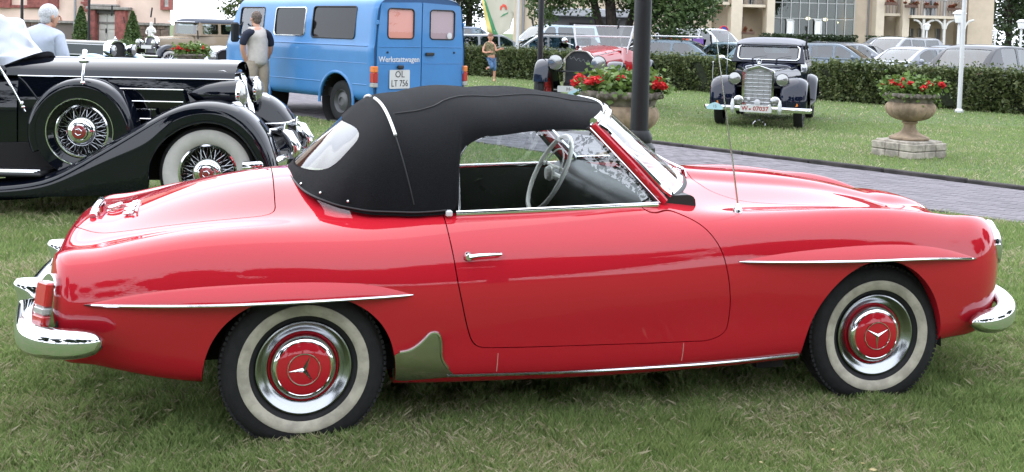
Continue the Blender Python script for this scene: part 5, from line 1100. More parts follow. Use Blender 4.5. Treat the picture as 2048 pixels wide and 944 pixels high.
    w0 = spoke_wheel(R, c.get('wheel_m', CHROME2), c.get('white', False), c.get('tyre_w', .12), disc=c.get('disc', False)); ws = [w0]+[copy_tree(w0) for _ in range(3)]
    for o, (x, m) in zip(ws, ((0, -1), (0, 1), (-wb, -1), (-wb, 1))): o.parent = V_; o.location = (x, m*tr, R-.01); o.rotation_euler = (0, .3, 0 if m < 0 else pi)
    # tub
    tl = c.get('tail', -wb-.55); X2 = np.linspace(tl, cx, 26); rows = []; tw = c.get('tub_w', .62); tz = c.get('tub_z', 1.1)
    for x in X2:
        k = np.clip((x-cx+.7)/.7, 0, 1); k = k*k*(3-2*k); e = np.clip((tl+.35-x)/.35, 0, 1); w = (cw*k+tw*(1-k))*(1-.35*e**2); z = cz*k+tz*(1-k); z = z-.25*e**2*c.get('round_tail', 1)
        rows.append([(x, -w*.92, .42), (x, -w*.985, .6), (x, -w, .85), (x, -w*.99, z-.06), (x, -w*.95, z), (x, -w*.88, z+.005)])
    rows = np.array(rows); g = G(); g.loft(rows); g.loft(rows*[1, -1, 1], flip=True); e0 = rows[0]; g.add(np.vstack([e0, e0*[1, -1, 1]]), [(i, i+1, i+7, i+6) for i in range(5)]); g.build('body', bm_, V_, ang=40)
    g = G(); g.box(((tl+cx)/2, 0, .52), (cx-tl-.1, 1.0, .3)); g.box((-wb/2, 0, .5), (wb+.3, .6, .18)); g.build('chassis', DARK, V_)
    rows_c = np.array([[(cx+.02-.32*q, yy, np.interp(abs(yy)/cw, [0, .5, .86, .985, 1.0], [cz, cz-.012, cz-.06, cz-.16, cz-.2])+.02*q) for yy in np.linspace(-cw*.99, cw*.99, 21)] for q in (0, 1)]); rows_c[1, :, 1] *= 1.06; G().loft(rows_c).build('scuttle', bm_, V_, ang=50)
    # headlamps
    for m in (1, -1):
        hl = bpy.data.objects.new('headlamp', None); COL.objects.link(hl); hl.parent = V_; hx, hy, hzz, hr = c['lamp']; hl.location = (hx, m*hy, hzz)
        G().lathe([(.0005, -.20), (hr*.5, -.17), (hr*.85, -.09), (hr*.98, -.02), (hr, 0)], axis='x', n=28).build('bowl', c.get('lamp_m', CHROME), hl); G().lathe([(hr, -.01), (hr*1.06, .008), (hr, .025), (hr*.90, .028)], axis='x', n=28).build('rim', CHROME, hl); G().lathe([(hr*.92, .022), (hr*.6, .045), (.001, .055)], axis='x', n=24).build('lens', LAMPGLASS, hl)
        g = G(); g.tube([(hx-.06, m*hy, hzz-hr*.8), (hx-.08, m*hy*.95, hzz-.3)], .018, 6); g.build('lamp_stem', BLACKTRIM, hl); hl.children[-1].location = (-hx, -m*hy, -hzz)
    g = G(); g.tube([(c['lamp'][0]-.06, -c['lamp'][1], c['lamp'][2]-c['lamp'][3]-.02), (c['lamp'][0]-.06, c['lamp'][1], c['lamp'][2]-c['lamp'][3]-.02)], .016, 8); g.build('lamp_bar', c.get('bar_m', BLACKTRIM), V_)
    return V_
BLK = lambda: BLACKPAINT
def rad_box(w, zb, zt, r=.05): return roundpoly([(w*.86, zb), (w, zb+.1), (w, zt-.10), (w*.55, zt-.015), (0, zt), (-w*.55, zt-.015), (-w, zt-.10), (-w, zb+.1), (-w*.86, zb)], r, 3)
def rad_ox(w, zb, zt): return roundpoly([(w, zb), (w, zt-.16), (w*.78, zt-.10), (w*.5, zt-.015), (0, zt), (-w*.5, zt-.015), (-w*.78, zt-.10), (-w, zt-.16), (-w, zb)], .05, 4)
# --- red brass-era roadster in front of the hedge
a = radians(18); hd_ = np.array([-sin(a), -cos(a)]); rp = at(1161, 150, 20.6)
FWV = [(.42, .60), (.36, .84), (.20, 1.0), (0, 1.04), (-.22, .98), (-.42, .78), (-.62, .52), (-.85, .40)]; RWV = [(.62, .42), (.44, .62), (.32, .86), (.15, 1.0), (-.05, 1.03), (-.25, .95), (-.40, .76), (-.46, .55)]
NAVYBLK = paint('blue_black_paint', (.012, .016, .028), rough=.3)
RV = vintage('red brass-era roadster with dark wings and raised windscreen behind the middle urn', (rp.x, 20.6, 0), atan2(hd_[1], hd_[0]),
    dict(paint=paint('old_red_paint', (.34, .010, .016)), wing=NAVYBLK, hood_w=.30, hood_z=1.20, hood_l=1.45, cowl_w=.50, cowl_z=1.30, wb=3.1, track=1.42, R=.42, fw=FWV, rw=RWV, wing_o=.86, wing_w=.30, lamp=(.30, .43, .985, .155), rad_shape=rad_ox, rad_b=.50, rad_w=.315, rad_m=mat('polished_nickel', (.62, .58, .50), rough=.2, metal=1.0), core_m=mat('radiator_core', (.02, .022, .025), rough=.6, bump=.5, bscale=160), wheel_m=paint('wheel_red', (.30, .02, .02)), tub_w=.66, tub_z=1.20, louvres=2, white=False))
g = G(); t_ = np.linspace(0, 1, 40); g.tube([(.112, .20*(1-2*t), .98-.09*t*-1+.02+.028*sin(t*26)) for t in t_], .006, 5); g.build('radiator_script', CHROME2, RV)
ws_ = bpy.data.objects.new('windscreen', None); COL.objects.link(ws_); ws_.parent = RV; ws_.location = (-1.78, 0, 0)
NICK = MATS['polished_nickel']
for z0, z1, x0, x1, y0, y1 in ((1.28, 1.50, 0, -.05, .56, .60), (1.51, 1.73, -.05, -.11, .60, .64)):
    fr = [(x0, -y0, z0), (x1, -y1, z1), (x1, y1, z1), (x0, y0, z0)]; G().tube(np.vstack([np.linspace(fr[i], fr[(i+1) % 4], 6)[:-1] for i in range(4)]), .013, 8, closed=True).build('frame', WHITEPAINT, ws_); g = G(); g.add(fr, [(0, 1, 2, 3)]); g.build('glass', GLASS, ws_)
for m in (1, -1): g = G(); g.tube([(.05, m*.54, 1.15), (0, m*.565, 1.30), (-.05, m*.615, 1.5), (-.11, m*.65, 1.75)], .018, 8); g.build('post', WHITEPAINT, ws_); g = G(); g.lathe([(.05, -.10), (.065, -.02), (.065, .02), (.05, .03), (.001, .04)], (-1.70, m*.80, 1.40), 'x', 16); g.tube([(-1.72, m*.80, 1.36), (-1.75, m*.62, 1.3)], .012, 6); g.build('carriage_lamp', CHROME2, RV)
g = G(); th = np.linspace(0, 2*pi, 30, endpoint=False); g.tube([(-2.25+.10*sin(t), .33+.20*cos(t), 1.36+.17*sin(t)) for t in th], .013, 6, closed=True); g.tube([(-2.25, .33, 1.36), (-1.9, .33, 1.12)], .014, 6); g.build('steering_wheel', BLACKTRIM, RV)
for x in (-2.75,): g = G(); g.box((x, 0, 1.05), (.22, 1.1, .5), .08); g.build('seat', LEATHER, RV)
g = G(); g.prism(rrect(-.33, .10, .42, .54, .015), .46, .475, 'yz'); npv = g.build('number_plate', PLATEW, RV); text_mesh('H-', .10, 'plate_text', TXTB, npv, (.4775, -.10, .48), (pi/2, 0, pi/2))
g = G(); g.prism(roundpoly([(-.2, .40), (-.22, .50), (0, .58), (.22, .50), (.2, .40)], .05, 3), .49, .505, 'yz', c=(0, .10, -.08)); g.build('rally_shield', mat('pale_blue_plate', (.38, .56, .62), rough=.4), RV)
# --- beige sedan far left
b_ = radians(55); hd_ = np.array([-cos(b_), -sin(b_)]); rp = at(309, 100, 33.5); BEIGE = paint('beige_paint', (.26, .205, .145), coat=.5)
BS = vintage('beige vintage sedan with dark roof parked before the old house', (rp.x, 33.5, 0), atan2(hd_[1], hd_[0]),
    dict(paint=BEIGE, wing=NAVYBLK, hood_w=.27, hood_z=1.10, hood_l=1.15, cowl_w=.55, cowl_z=1.16, wb=2.65, track=1.42, R=.36, fw=FWV and [(.40, .50), (.34, .72), (.18, .84), (0, .87), (-.22, .82), (-.42, .66), (-.62, .48), (-.85, .40)], rw=[(.6, .42), (.42, .58), (.30, .76), (.15, .86), (-.05, .88), (-.25, .82), (-.40, .66), (-.46, .48)], wing_o=.82, wing_w=.27, lamp=(.32, .40, .90, .125), rad_shape=rad_box, rad_b=.45, rad_w=.28, louvres=0, tub_w=.68, tub_z=1.16, white=True, round_tail=.3, tail=-3.15, core_m=mat('radiator_grey', (.10, .10, .11), rough=.5, bump=.4, bscale=120), bar_m=CHROME))
OGLASS = glass_mat('old_car_glass', (.36, .40, .40), .02, 0, 1.2)
def sedan_top(V_, x0, x1, w0, w1, z0, z1, mpaint, mroof, wins, lean=.10, back=None, rz=.09):
    """upper body with real window openings: ring of pillars, panes and a domed roof"""
    pr = lambda z: (x0-lean*(z-z0)/(z1-z0), x1+.06*(z-z0)/(z1-z0), w0+(w1-w0)*(z-z0)/(z1-z0))
    for m in (1, -1):
        n = 40; Xs = np.linspace(0, 1, 90); Zs = np.linspace(z0, z1, 30); P_ = np.array([[(pr(z)[1]+(pr(z)[0]-pr(z)[1])*u, m*pr(z)[2], z) for z in Zs] for u in Xs]); s = S.grid(P_, m > 0)
        for a0, a1 in wins:
            d = polysdf(rrect(a0, a1, z0+.05, z1-.06, .04), s.V[:, 0], s.V[:, 2]); pn = s.clip(d); s = s.clip(-d); pn.offset(-.02).build('side_window', OGLASS, V_, custom=False)
        s.solid(.035).build('side_pillars', mpaint, V_, custom=False)
    xa, xb = pr(z0), pr(z1)
    for nm, ia, ga in (('windscreen', 0, 1), ('rear_panel', 1, -1)):
        Ys = np.linspace(-1, 1, 60); Zs = np.linspace(z0, z1, 30); P_ = np.array([[(pr(z)[ia], y*pr(z)[2], z) for z in Zs] for y in Ys]); s = S.grid(P_, ga < 0)
        wy = .87 if ia == 0 else .42; d = polysdf(rrect(-w1*wy, w1*wy, z0+(.05 if ia == 0 else .16), z1-.05, .06), s.V[:, 1], s.V[:, 2]); pn = s.clip(d); s = s.clip(-d); pn.build('glass', OGLASS, s.solid(.04).build(nm, mpaint if ia == 0 else mroof, V_, custom=False), custom=False)
    rows = []
    for u in np.linspace(0, 1, 30):
        x = (pr(z1)[1]-.05)+(pr(z1)[0]+.08-pr(z1)[1]+.05)*u; e = min(1, min(u, 1-u)*7); e = sqrt(1-(1-e)**2); ww = (w1+.015)*(.90+.10*e); rows.append([(x, ww*np.sign(cos(t))*abs(cos(t))**.7, z1-.03+(rz*(.25+.75*e))*sin(t)**.8) for t in np.linspace(0, pi, 25)])
    rows = np.array(rows); g = G(); g.loft(rows); g.F += [tuple(range(25)), tuple(range(29*25, 30*25))]; g.build('roof', mroof, V_, ang=50)
    g = G(); g.box(((x0+x1)/2, 0, z0-.25), (abs(x0-x1)*.8, w0*1.5, .3)); g.build('seats', LEATHER, V_)
sedan_top(BS, -1.18, -3.10, .67, .63, 1.16, 1.60, BEIGE, mat('dark_top_cloth', (.035, .045, .065), rough=.7), [(-2.0, -1.36), (-2.75, -2.1)], .06, rz=.15)
g = G(); g.box((-1.02, 0, 1.60), (.20, 1.16, .03), .01); g.build('sun_visor', WHITEPAINT, BS); g = G(); g.box((.42, 0, .50), (.03, 1.5, .05), .01); g.build('bumper', CHROME, BS); g = G(); g.prism(rrect(-.26, .26, .72, .83, .01), .30, .312, 'yz'); g.build('number_plate', PLATEW, BS)
# --- dark tourer seen from the side, far left behind the long black car
rp = at(222, 118, 21.0); DG = paint('dark_green_paint', (.012, .022, .02))
DT = vintage('dark open vintage tourer with pale wings, behind the white-haired man', (rp.x, 21.0, 0), radians(-8),
    dict(paint=DG, wing=paint('pale_blue_paint', (.36, .47, .60)), hood_w=.32, hood_z=1.16, hood_l=1.7, cowl_w=.46, cowl_z=1.19, wb=3.2, track=1.4, R=.38, fw=[(.42, .55), (.34, .78), (.18, .90), (0, .93), (-.22, .88), (-.42, .70), (-.62, .50), (-.85, .40)], rw=RWV, wing_o=.85, wing_w=.28, lamp=(.26, .40, .98, .12), rad_shape=rad_box, rad_b=.5, rad_w=.33, louvres=2, tub_w=.64, tub_z=1.16, louv_m=mat('silver_trim', (.4, .42, .42), rough=.3, metal=1.0)))
# --- small pale classic by the van front
rp = at(452, 120, 26.0); PB_ = paint('pale_classic_paint', (.60, .66, .72))
vintage('small pale classic car with chrome headlamps, nose just above the black bonnet near the van', (rp.x, 26.0, 0), radians(-68),
    dict(paint=PB_, wing=PB_, hood_w=.26, hood_z=.93, hood_l=1.1, cowl_w=.46, cowl_z=.97, wb=2.3, track=1.2, R=.32, fw=[(.36, .45), (.30, .68), (.16, .80), (0, .83), (-.2, .78), (-.40, .6), (-.6, .44), (-.8, .38)], rw=[(.5, .42), (.40, .56), (.28, .70), (.1, .78), (-.05, .78), (-.2, .72), (-.34, .6), (-.4, .45)], wing_o=.68, wing_w=.24, lamp=(.22, .36, .74, .11), rad_shape=rad_box, rad_b=.45, rad_w=.26, louvres=0, tub_w=.52, tub_z=1.02, core_m=DARK))
# --- black saloon with grey canvas roof, facing us
a = radians(19.5); hd_ = np.array([-sin(a), -cos(a)]); rp = at(1519, 215, 18.55)
BSL = vintage('black saloon with grey canvas roof and upright chrome grille facing us on the lawn', (rp.x, 18.55, 0), atan2(hd_[1], hd_[0]), name='classic_saloon', c=
    dict(paint=NAVYPAINT, wing=NAVYPAINT, hood_w=.245, hood_z=1.06, hood_l=1.15, cowl_w=.60, cowl_z=1.12, wb=2.75, track=1.36, R=.335, tyre_w=.15, fw=[(.47, .36), (.47, .55), (.40, .74), (.24, .86), (.02, .89), (-.25, .84), (-.5, .68), (-.75, .48), (-.9, .38)], rw=[(.55, .42), (.46, .58), (.34, .76), (.15, .86), (-.1, .88), (-.32, .80), (-.48, .62), (-.52, .42)], wing_o=.83, wing_w=.46, bulge=.13, skirt=.06, lamp=(.34, .405, .845, .115), rad_shape=lambda w, zb, zt: roundpoly([(w*.9, zb), (w, zb+.08), (w, zt-.09), (w*.6, zt-.05), (0, zt), (-w*.6, zt-.05), (-w, zt-.09), (-w, zb+.08), (-w*.9, zb)], .03, 3), rad_b=.36, rad_w=.275, rad_x=.36, louvres=3, louv_m=CHROME, tub_w=.68, tub_z=1.12, tail=-3.35, disc=True, white=False, round_tail=1.0, wheel_m=BLACKPAINT, core_m=mat('fine_grille', (.28, .28, .28), rough=.35, metal=.8, bump=.8, bscale=190)))
sedan_top(BSL, -1.12, -2.85, .665, .60, 1.115, 1.47, NAVYPAINT, mat('grey_canvas', (.25, .25, .27), rough=.9, bump=.2, bscale=90), [(-1.95, -1.30), (-2.6, -2.05)], .22, rz=.14)
ck = BSL
g = G(); P_ = [(-1.12-.22*(z-1.115)/.355+.018, y, z) for y, z in rrect(-.56, .56, 1.16, 1.425, .07, 6)]; g.tube(P_, .014, 8, closed=True); g.build('windscreen_frame', CHROME, ck)
for y0 in (-.32, .12): g = G(); g.tube([(-1.09, y0, 1.14), (-1.12, y0+.08, 1.20), (-1.16, y0+.30, 1.235)], [.008, .005, .003], 6); g.build('wiper', BLACKTRIM, ck)
for z in np.linspace(.45, .98, 9): g = G(); g.tube([(.362, -.235, z), (.362, .235, z)], .0035, 5); g.build('grille_bar', CHROME2, ck)
for y in np.linspace(-.2, .2, 5): g = G(); g.tube([(.366, y, .40), (.366, y, 1.0)], .003, 5); g.build('grille_bar', CHROME2, ck)
g = G(); c0 = np.array([.33, 0, 1.16]); th = np.linspace(0, 2*pi, 20, endpoint=False); g.tube([c0+[0, .04*cos(t), .04*sin(t)] for t in th], .005, 6, closed=True)
for k in range(3): g.tube([c0, c0+[0, .04*cos(pi/2+k*2*pi/3), .04*sin(pi/2+k*2*pi/3)]], .004, 6)
g.tube([c0-[0, 0, .04], c0-[0, 0, .09]], .008, 6); g.build('star_mascot', CHROME, ck)
for m in (1, -1):
    fl = bpy.data.objects.new('fog_lamp', None); COL.objects.link(fl); fl.parent = ck; fl.location = (.47, m*.31, .475); G().lathe([(.001, -.12), (.05, -.09), (.078, -.02), (.082, .01), (.07, .02)], axis='x', n=24).build('bowl', CHROME, fl); G().lathe([(.073, .016), (.04, .03), (.001, .034)], axis='x', n=20).build('lens', LAMPGLASS, fl)
    g = G(); g.prism(rrect(m*.62-.07, m*.62+.07, .40, .455, .02), .44, .47, 'yz'); g.build('indicator_lamp', mat('amber_lens', ()), ck); g = G(); g.tube([(.53, m*.40, .27), (.575, m*.40, .33), (.58, m*.40, .42), (.555, m*.40, .50)], [.025, .036, .034, .018], 10); g.build('bumper_upright', WHITEPAINT, ck)
    g = G(); g.box((-2.2, m*.70, .40), (.2, .04, .04)); g.tube([(-3.05, m*.84, .46), (-3.25, m*.86, .46), (-3.4, m*.8, .46)], .03, 8); g.build('rear_bumper_end', CHROME, ck)
    g = G(); g.ellipsoid((0, 0, 0), (.03, .07, .05), 12, 8); g.xf(Matrix.Translation((-1.15, m*.86, 1.17))); g.tube([(-1.15, m*.68, 1.12), (-1.15, m*.80, 1.16)], .01, 6); g.build('mirror', CHROME, ck) if m < 0 else None
P_ = curve3([(.36, -.90, .33), (.48, -.84, .335), (.535, -.5, .34), (.545, 0, .34), (.535, .5, .34), (.48, .84, .335), (.36, .90, .33)], 40); g = G(); g.tube(P_, .045, 10, flat=(.5, 1)); g.build('bumper', CHROME, ck)
g = G(); g.prism(rrect(-.27, .27, .285, .405, .015), .60, .615, 'yz'); npv = g.build('number_plate', PLATEW, ck); TXR = mat('plate_red_text', (.30, .03, .03), rough=.5)
text_mesh('W', .105, 'plate_text', TXR, npv, (.6165, -.185, .345), (pi/2, 0, pi/2), bold=.002); text_mesh('07037', .105, 'plate_text', TXR, npv, (.6165, .085, .345), (pi/2, 0, pi/2), bold=.002); g = G(); g.lathe([(.018, 0), (.016, .002), (.001, .0025)], (.615, -.095, .335), 'x', 14); g.build('plate_seal', TXR, npv)
g = G(); g.prism(roundpoly([(-.14, .30), (-.145, .36), (-.05, .41), (0, .43), (.05, .41), (.145, .36), (.14, .30)], .03, 3), .57, .583, 'yz', c=(0, -.70, 0)); rs = g.build('rally_shield', MATS['pale_blue_plate'], ck); text_mesh('15', .07, 'shield_number', mat('dark_grey_text', (.12, .13, .15)), rs, (.585, -.70, .355), (pi/2, 0, pi/2))
for y, z, r in ((-.15, .50, .03), (0, .445, .055)): g = G(); g.lathe([(r, 0), (r, .012), (r*.6, .018), (.001, .02)], (.385, y, z), 'x', 16); g.build('badge', WHITEPAINT, ck)
g = G(); g.tube([(-1.0, -.74, .78), (-1.02, -.735, 1.2), (-1.05, -.73, 1.62)], [.006, .004, .003], 6); g.build('aerial', CHROME2, ck)
g = G(); g.tube([(.1, -.83, .80), (.1, -.83, 1.1)], .004, 6); g.ellipsoid((.1, -.83, 1.11), (.016, .016, .016), 8, 6); g.build('marker_rod', WHITEPAINT, ck)
# ================================================================ URNS WITH GERANIUMS
URNSTONE = mat('urn_stone', (.33, .245, .165), rough=.9, noise=.45, nscale=6, bump=.35, bscale=35, detail=8); RIMSTONE = mat('urn_rim_stone', (.20, .175, .145), rough=.95, noise=.5, nscale=12, bump=.6, bscale=30); PLINTHS = mat('plinth_limestone', (.40, .36, .30), rough=.9, noise=.45, nscale=7, bump=.4, bscale=22)
LEAFG = leaf_mat('geranium_leaf', (.06, .11, .02), (.15, .23, .05)); PETAL = leaf_mat('geranium_petal', (.50, .012, .02), (.72, .05, .05), .6, .3)
def urn(label, plabel, x, y, seed, rz=.3):
    sc = 1.15 if seed == 2 else 1.0
    u = thing('urn', label, 'planter', (x, y, 0), rz, 'stone garden urns'); rng = np.random.default_rng(seed)
    # plinth of stone blocks
    g = G(); g.box((0, 0, .08), (.66, .66, .20)); g.build('plinth_core', mat('plinth_mortar2', (.16, .15, .13), rough=1), u)
    for r in range(2):
        for s in range(4):
            for k in range(3):
                w = .225; off = (k-1)*.235+(.0 if r else .0); a = s*pi/2; M = Matrix.Rotation(a, 3, 'Z'); c = M@Vector((off*(.97), -.325, .045+r*.105)); g = G(); g.box(c, (w*(1 if k-1 else .98), .05, .098), .010, R=M); g.build('block', PLINTHS, u)
    g = G(); g.box((0, 0, .205), (.62, .62, .05), .015); g.build('plinth_slab', PLINTHS, u)
    G().lathe([(.001, .23), (.25, .23), (.265, .245), (.262, .265), (.225, .28), (.19, .295), (.13, .325), (.095, .365), (.080, .41), (.082, .445), (.105, .455), (.105, .475), (.085, .485)], axis='z', n=36).build('foot', URNSTONE, u)
    n = 16; th = np.linspace(0, 2*pi, 16*10, endpoint=False); lob = np.abs(np.cos(th*n/2)); prof = [(.10, .485, 0), (.17, .50, .3), (.24, .53, .8), (.295, .58, 1), (.325, .64, 1), (.325, .69, .8), (.305, .725, .3), (.285, .74, 0)]
    P_ = np.array([[((r+.022*k*(lo-.6))*cos(t), (r+.022*k*(lo-.6))*sin(t), z) for t, lo in zip(th, lob)] for r, z, k in prof]); g = G(); g.loft(P_, closev=True); g.build('bowl', URNSTONE, u, ang=60)
    rimw = lambda t: .006*sin(t*22)
    G().lathe([(.285, .735), (.30, .76), (.31, .79), (.335, .805), (.355, .82), (.36, .845), (.35, .865), (.33, .868), (.29, .86), (.001, .85)], axis='z', n=48).build('rim', RIMSTONE, u, ang=60)
    for k in range(28): a = 2*pi*k/28; G().ellipsoid((.352*cos(a), .352*sin(a), .825), (.022, .022, .022), 8, 6).build('rim_egg', RIMSTONE, u) if seed < 3 else None
    p = thing('geranium', plabel, 'flowers', (x, y, .85*sc), rz, 'geraniums in the urns'); p.scale = (sc*1.05, sc*1.05, sc*(.78 if seed == 2 else 1.0)); u.scale = (sc,)*3
    c = clumpy(rng, [((0, 0, .07), (.33, .33, .11)), ((.1, 0, .09), (.27, .27, .08))], 2600, 30, .25); quad_mesh('foliage', leaf_quads(c, .055, rng, .9, .95), LEAFG, p)
    g = G()
    for k in range(34):
        a = rng.uniform(0, 2*pi); r_ = .42*sqrt(rng.uniform(0, 1)); h = rng.uniform(.10, .205)*(1-.3*r_/.42)+.01; q = np.array([r_*cos(a), r_*sin(a), h]); b0 = np.array([r_*.6*cos(a), r_*.6*sin(a), .05]); g.tube([b0, (b0+q)/2+[0, 0, .02], q], .003, 4)
        d = rng.normal(size=(46, 3)); d /= np.linalg.norm(d, axis=1, keepdims=True); quad_mesh('blossom', leaf_quads(q+d*rng.uniform(.4, 1, (46, 1))*[.043, .043, .03], .032, rng, .3, .95), PETAL, p)
    g.build('stems', mat('stem_green', (.08, .13, .03)), p)
p = gnd(1835, 318); urn('weathered stone urn on a block plinth on the lawn at right', 'red geraniums in the right-hand lawn urn', p.x, p.y+.33, 1, .55)
p = at(1243, 200, 10.6); mu = urn('stone urn behind the red soft top, half hidden by the thick dark post', 'red geraniums around the thick dark lamp post', p.x, 10.6, 2, .2)
p = at(382, 110, 24); urn('small distant stone urn beside the beige sedan', 'red geraniums in front of the beige sedan', p.x, 24, 3, .1)

# ================================================================ POSTS, LAMPS, FLAGS, SIGN
def post(label, p, r, h, m, base=True):
    t = thing('lamp_post', label, 'post', (p.x, p.y, 0)); pr = [(r*2.6, 0), (r*2.6, .08), (r*2.0, .12), (r*1.75, .5), (r*1.9, .62), (r*1.9, .66), (r*1.45, .70), (r*1.55, .74), (r*1.2, .80)]
    G().lathe(pr, axis='z', n=28).build('base', m, t); G().lathe([(r*1.05, .78), (r, 1.2), (r*.97, h)], axis='z', n=28).build('shaft', m, t)
    g = G(); g.lathe([(r, h), (r*1.5, h+.05), (r*1.2, h+.1), (.16, h+.35), (.19, h+.55), (.05, h+.7), (.001, h+.75)], axis='z', n=20); g.build('lantern', m, t); return t
post('thick dark iron post standing right behind the red car', at(1277, 300, 8.4), .070, 4.2, POSTDARK); post('slim dark post left of the red brass-era roadster', at(1079, 150, 24), .065, 4.6, POSTDARK); post('thin dark post left of the man in the vest', at(487, 20, 30), .055, 4.8, POSTDARK); 
for px, lab, Y in ((44, 'dark lamp post before the old house window', 40), (178, 'dark post left of the old house door', 50)):
    t = thing('lamp_post', lab, 'post', (at(px, 30, Y).x, Y, 0)); h = 2.55 if px < 100 else 5; g = G(); g.tube([(0, 0, 0), (0, 0, h)], [.07, .05], 10); g.build('shaft', POSTDARK, t); g = G(); g.lathe([(.06, 0), (.10, .06), (.22, .5), (.25, .52), (.05, .68), (.001, .75)], (0, 0, h), 'z', 6); g.build('lantern', POSTDARK, t)
def flagpole(label, px, py, top, r=.046):
    p = gnd(px, py); t = thing('flag_pole', label, 'pole', (p.x, p.y, 0)); G().tube([(0, 0, 0), (0, 0, top*.5), (0, 0, top)], [r*1.1, r, r*.8], 14).build('pole', WHITEPAINT, t); g = G(); g.lathe([(r*2, 0), (r*2, .05), (r*1.2, .09)], axis='z', n=16); g.build('foot', WHITEPAINT, t); return t, p
flagpole('tall white pole in front of the hedge at right', 1918, 225, 7.5); fp, fpp = flagpole('tall white pole with the pale flag, in front of the hedge', 1033, 157, 6.5)
# hanging banner with a red and green logo
FY = fpp.y-.05; fl = thing('flag', 'pale hanging flag with yellow and green stripes and red logo', 'flag', (fpp.x, FY, 0)); ox = fpp.x
def fq(px, py): p = at(px, py, FY); return (p.x-ox, p.z)
outl = [fq(963, -60), fq(963, 0), fq(974, 64), fq(986, 70), fq(1004, 69), fq(1020, 58), fq(1028, 30), fq(1031, 0), fq(1032, -60)]
nz_ = lambda x, z: .05*sin(x*9+z*2)+.03*sin(x*17-z*3)
def flagpatch(name, poly, m, off, sub=10):
    bm = bmesh.new(); bm.faces.new([bm.verts.new((x, off, z)) for x, z in poly]); bmesh.ops.triangulate(bm, faces=bm.faces[:]); 
    for _ in range(3): bmesh.ops.subdivide_edges(bm, edges=bm.edges[:], cuts=1, use_grid_fill=True)
    for v in bm.verts: v.co.y += nz_(v.co.x, v.co.z)
    r = bmesh.ops.extrude_face_region(bm, geom=bm.faces[:]); bmesh.ops.translate(bm, vec=(0, .003, 0), verts=[v for v in r['geom'] if isinstance(v, bmesh.types.BMVert)]); bmesh.ops.recalc_face_normals(bm, faces=bm.faces[:])
    me = bpy.data.meshes.new(name); bm.to_mesh(me); bm.free(); me.polygons.foreach_set('use_smooth', [True]*len(me.polygons)); return link(name, me, m, fl)
flagpatch('cloth', outl, mat('flag_cloth', (.50, .47, .38), rough=.8), 0)
flagpatch('yellow_stripe', [fq(963.3, -55), fq(963.3, 0), fq(974.3, 63), fq(986, 69), fq(967, -5), fq(964, -55)], mat('flag_yellow', (.68, .55, .20), rough=.8), -.012); flagpatch('green_stripe', [fq(967, 0), fq(986, 69), fq(996, 69), fq(990, 55), fq(971, 0)], mat('flag_green', (.07, .25, .12), rough=.8), -.014)
cx_, cz_ = fq(1007, 17); kx = fq(1014, 17)[0]-cx_; flagpatch('logo_red', [(cx_+kx*cos(t), cz_+kx*1.25*sin(t)) for t in np.linspace(-.3, pi+.5, 14)]+[(cx_+kx*.55*cos(t), cz_+kx*.7*sin(t)-.02) for t in np.linspace(pi+.3, -.1, 10)], mat('flag_red', (.62, .08, .05), rough=.8), -.016); flagpatch('logo_green', [fq(1000, 35), fq(1007, 28), fq(1013, 26), fq(1017, 23), fq(1016, 27), fq(1008, 31)], MATS['flag_green'], -.016)
WG = mat('opal_glass', (.80, .80, .76), rough=.25); LAMPW = mat('lamp_white', (.68, .68, .66), rough=.4)
def globe_lamp(label, px, py, Y, top):
    p = at(px, py, Y); t = thing('park_lamp', label, 'lamp', (p.x, Y, 0), 0, 'white park lamps'); zt = p.z; s = top
    G().tube([(0, 0, 0), (0, 0, zt-s*.45)], [.06, .045], 10).build('post', LAMPW, t); G().lathe([(.001, zt-s*.5), (s*.28, zt-s*.45), (s*.42, zt+s*.2), (s*.40, zt+s*.25)], axis='z', n=18).build('glass', WG, t); G().lathe([(s*.52, zt+s*.24), (s*.50, zt+s*.30), (s*.25, zt+s*.50), (.001, zt+s*.55)], axis='z', n=18).build('hood', LAMPW, t)
globe_lamp('white lantern lamp beside the leafy tree, before the white van', 1382, 31, 40, .34); globe_lamp('white lantern lamp just left of the tall right pole', 1919, 34, 34, .42); globe_lamp('white lantern lamp before the hotel arcade', 1854, 54, 55, .36); globe_lamp('white lantern lamp at the far right edge before dark trees', 2043, 49, 44, .40); globe_lamp('slender white lamp by the hotel corner', 1990, 65, 60, .34)
sg = thing('traffic_sign', 'round blue no-stopping sign with red ring before the hotel wall', 'sign', (at(1447, 61, 58).x, 58, 0)); sz = at(1447, 61, 58).z
G().tube([(0, 0, 0), (0, 0, sz+.2)], .03, 8).build('post', mat('zinc', ()), sg); g = G(); g.lathe([(.001, -.05), (.22, -.05), (.22, -.035)], (0, 0, sz), 'y', 28); g.build('disc', mat('sign_blue', (.03, .08, .35), rough=.4), sg); g = G(); th = np.linspace(0, 2*pi, 32, endpoint=False); g.tube([(.235*cos(t), -.05, sz+.235*sin(t)) for t in th], .035, 6, closed=True); g.tube([(-.17, -.06, sz+.17), (.17, -.06, sz-.17)], .03, 6); g.build('red_ring', mat('sign_red', (.55, .03, .04), rough=.4), sg)
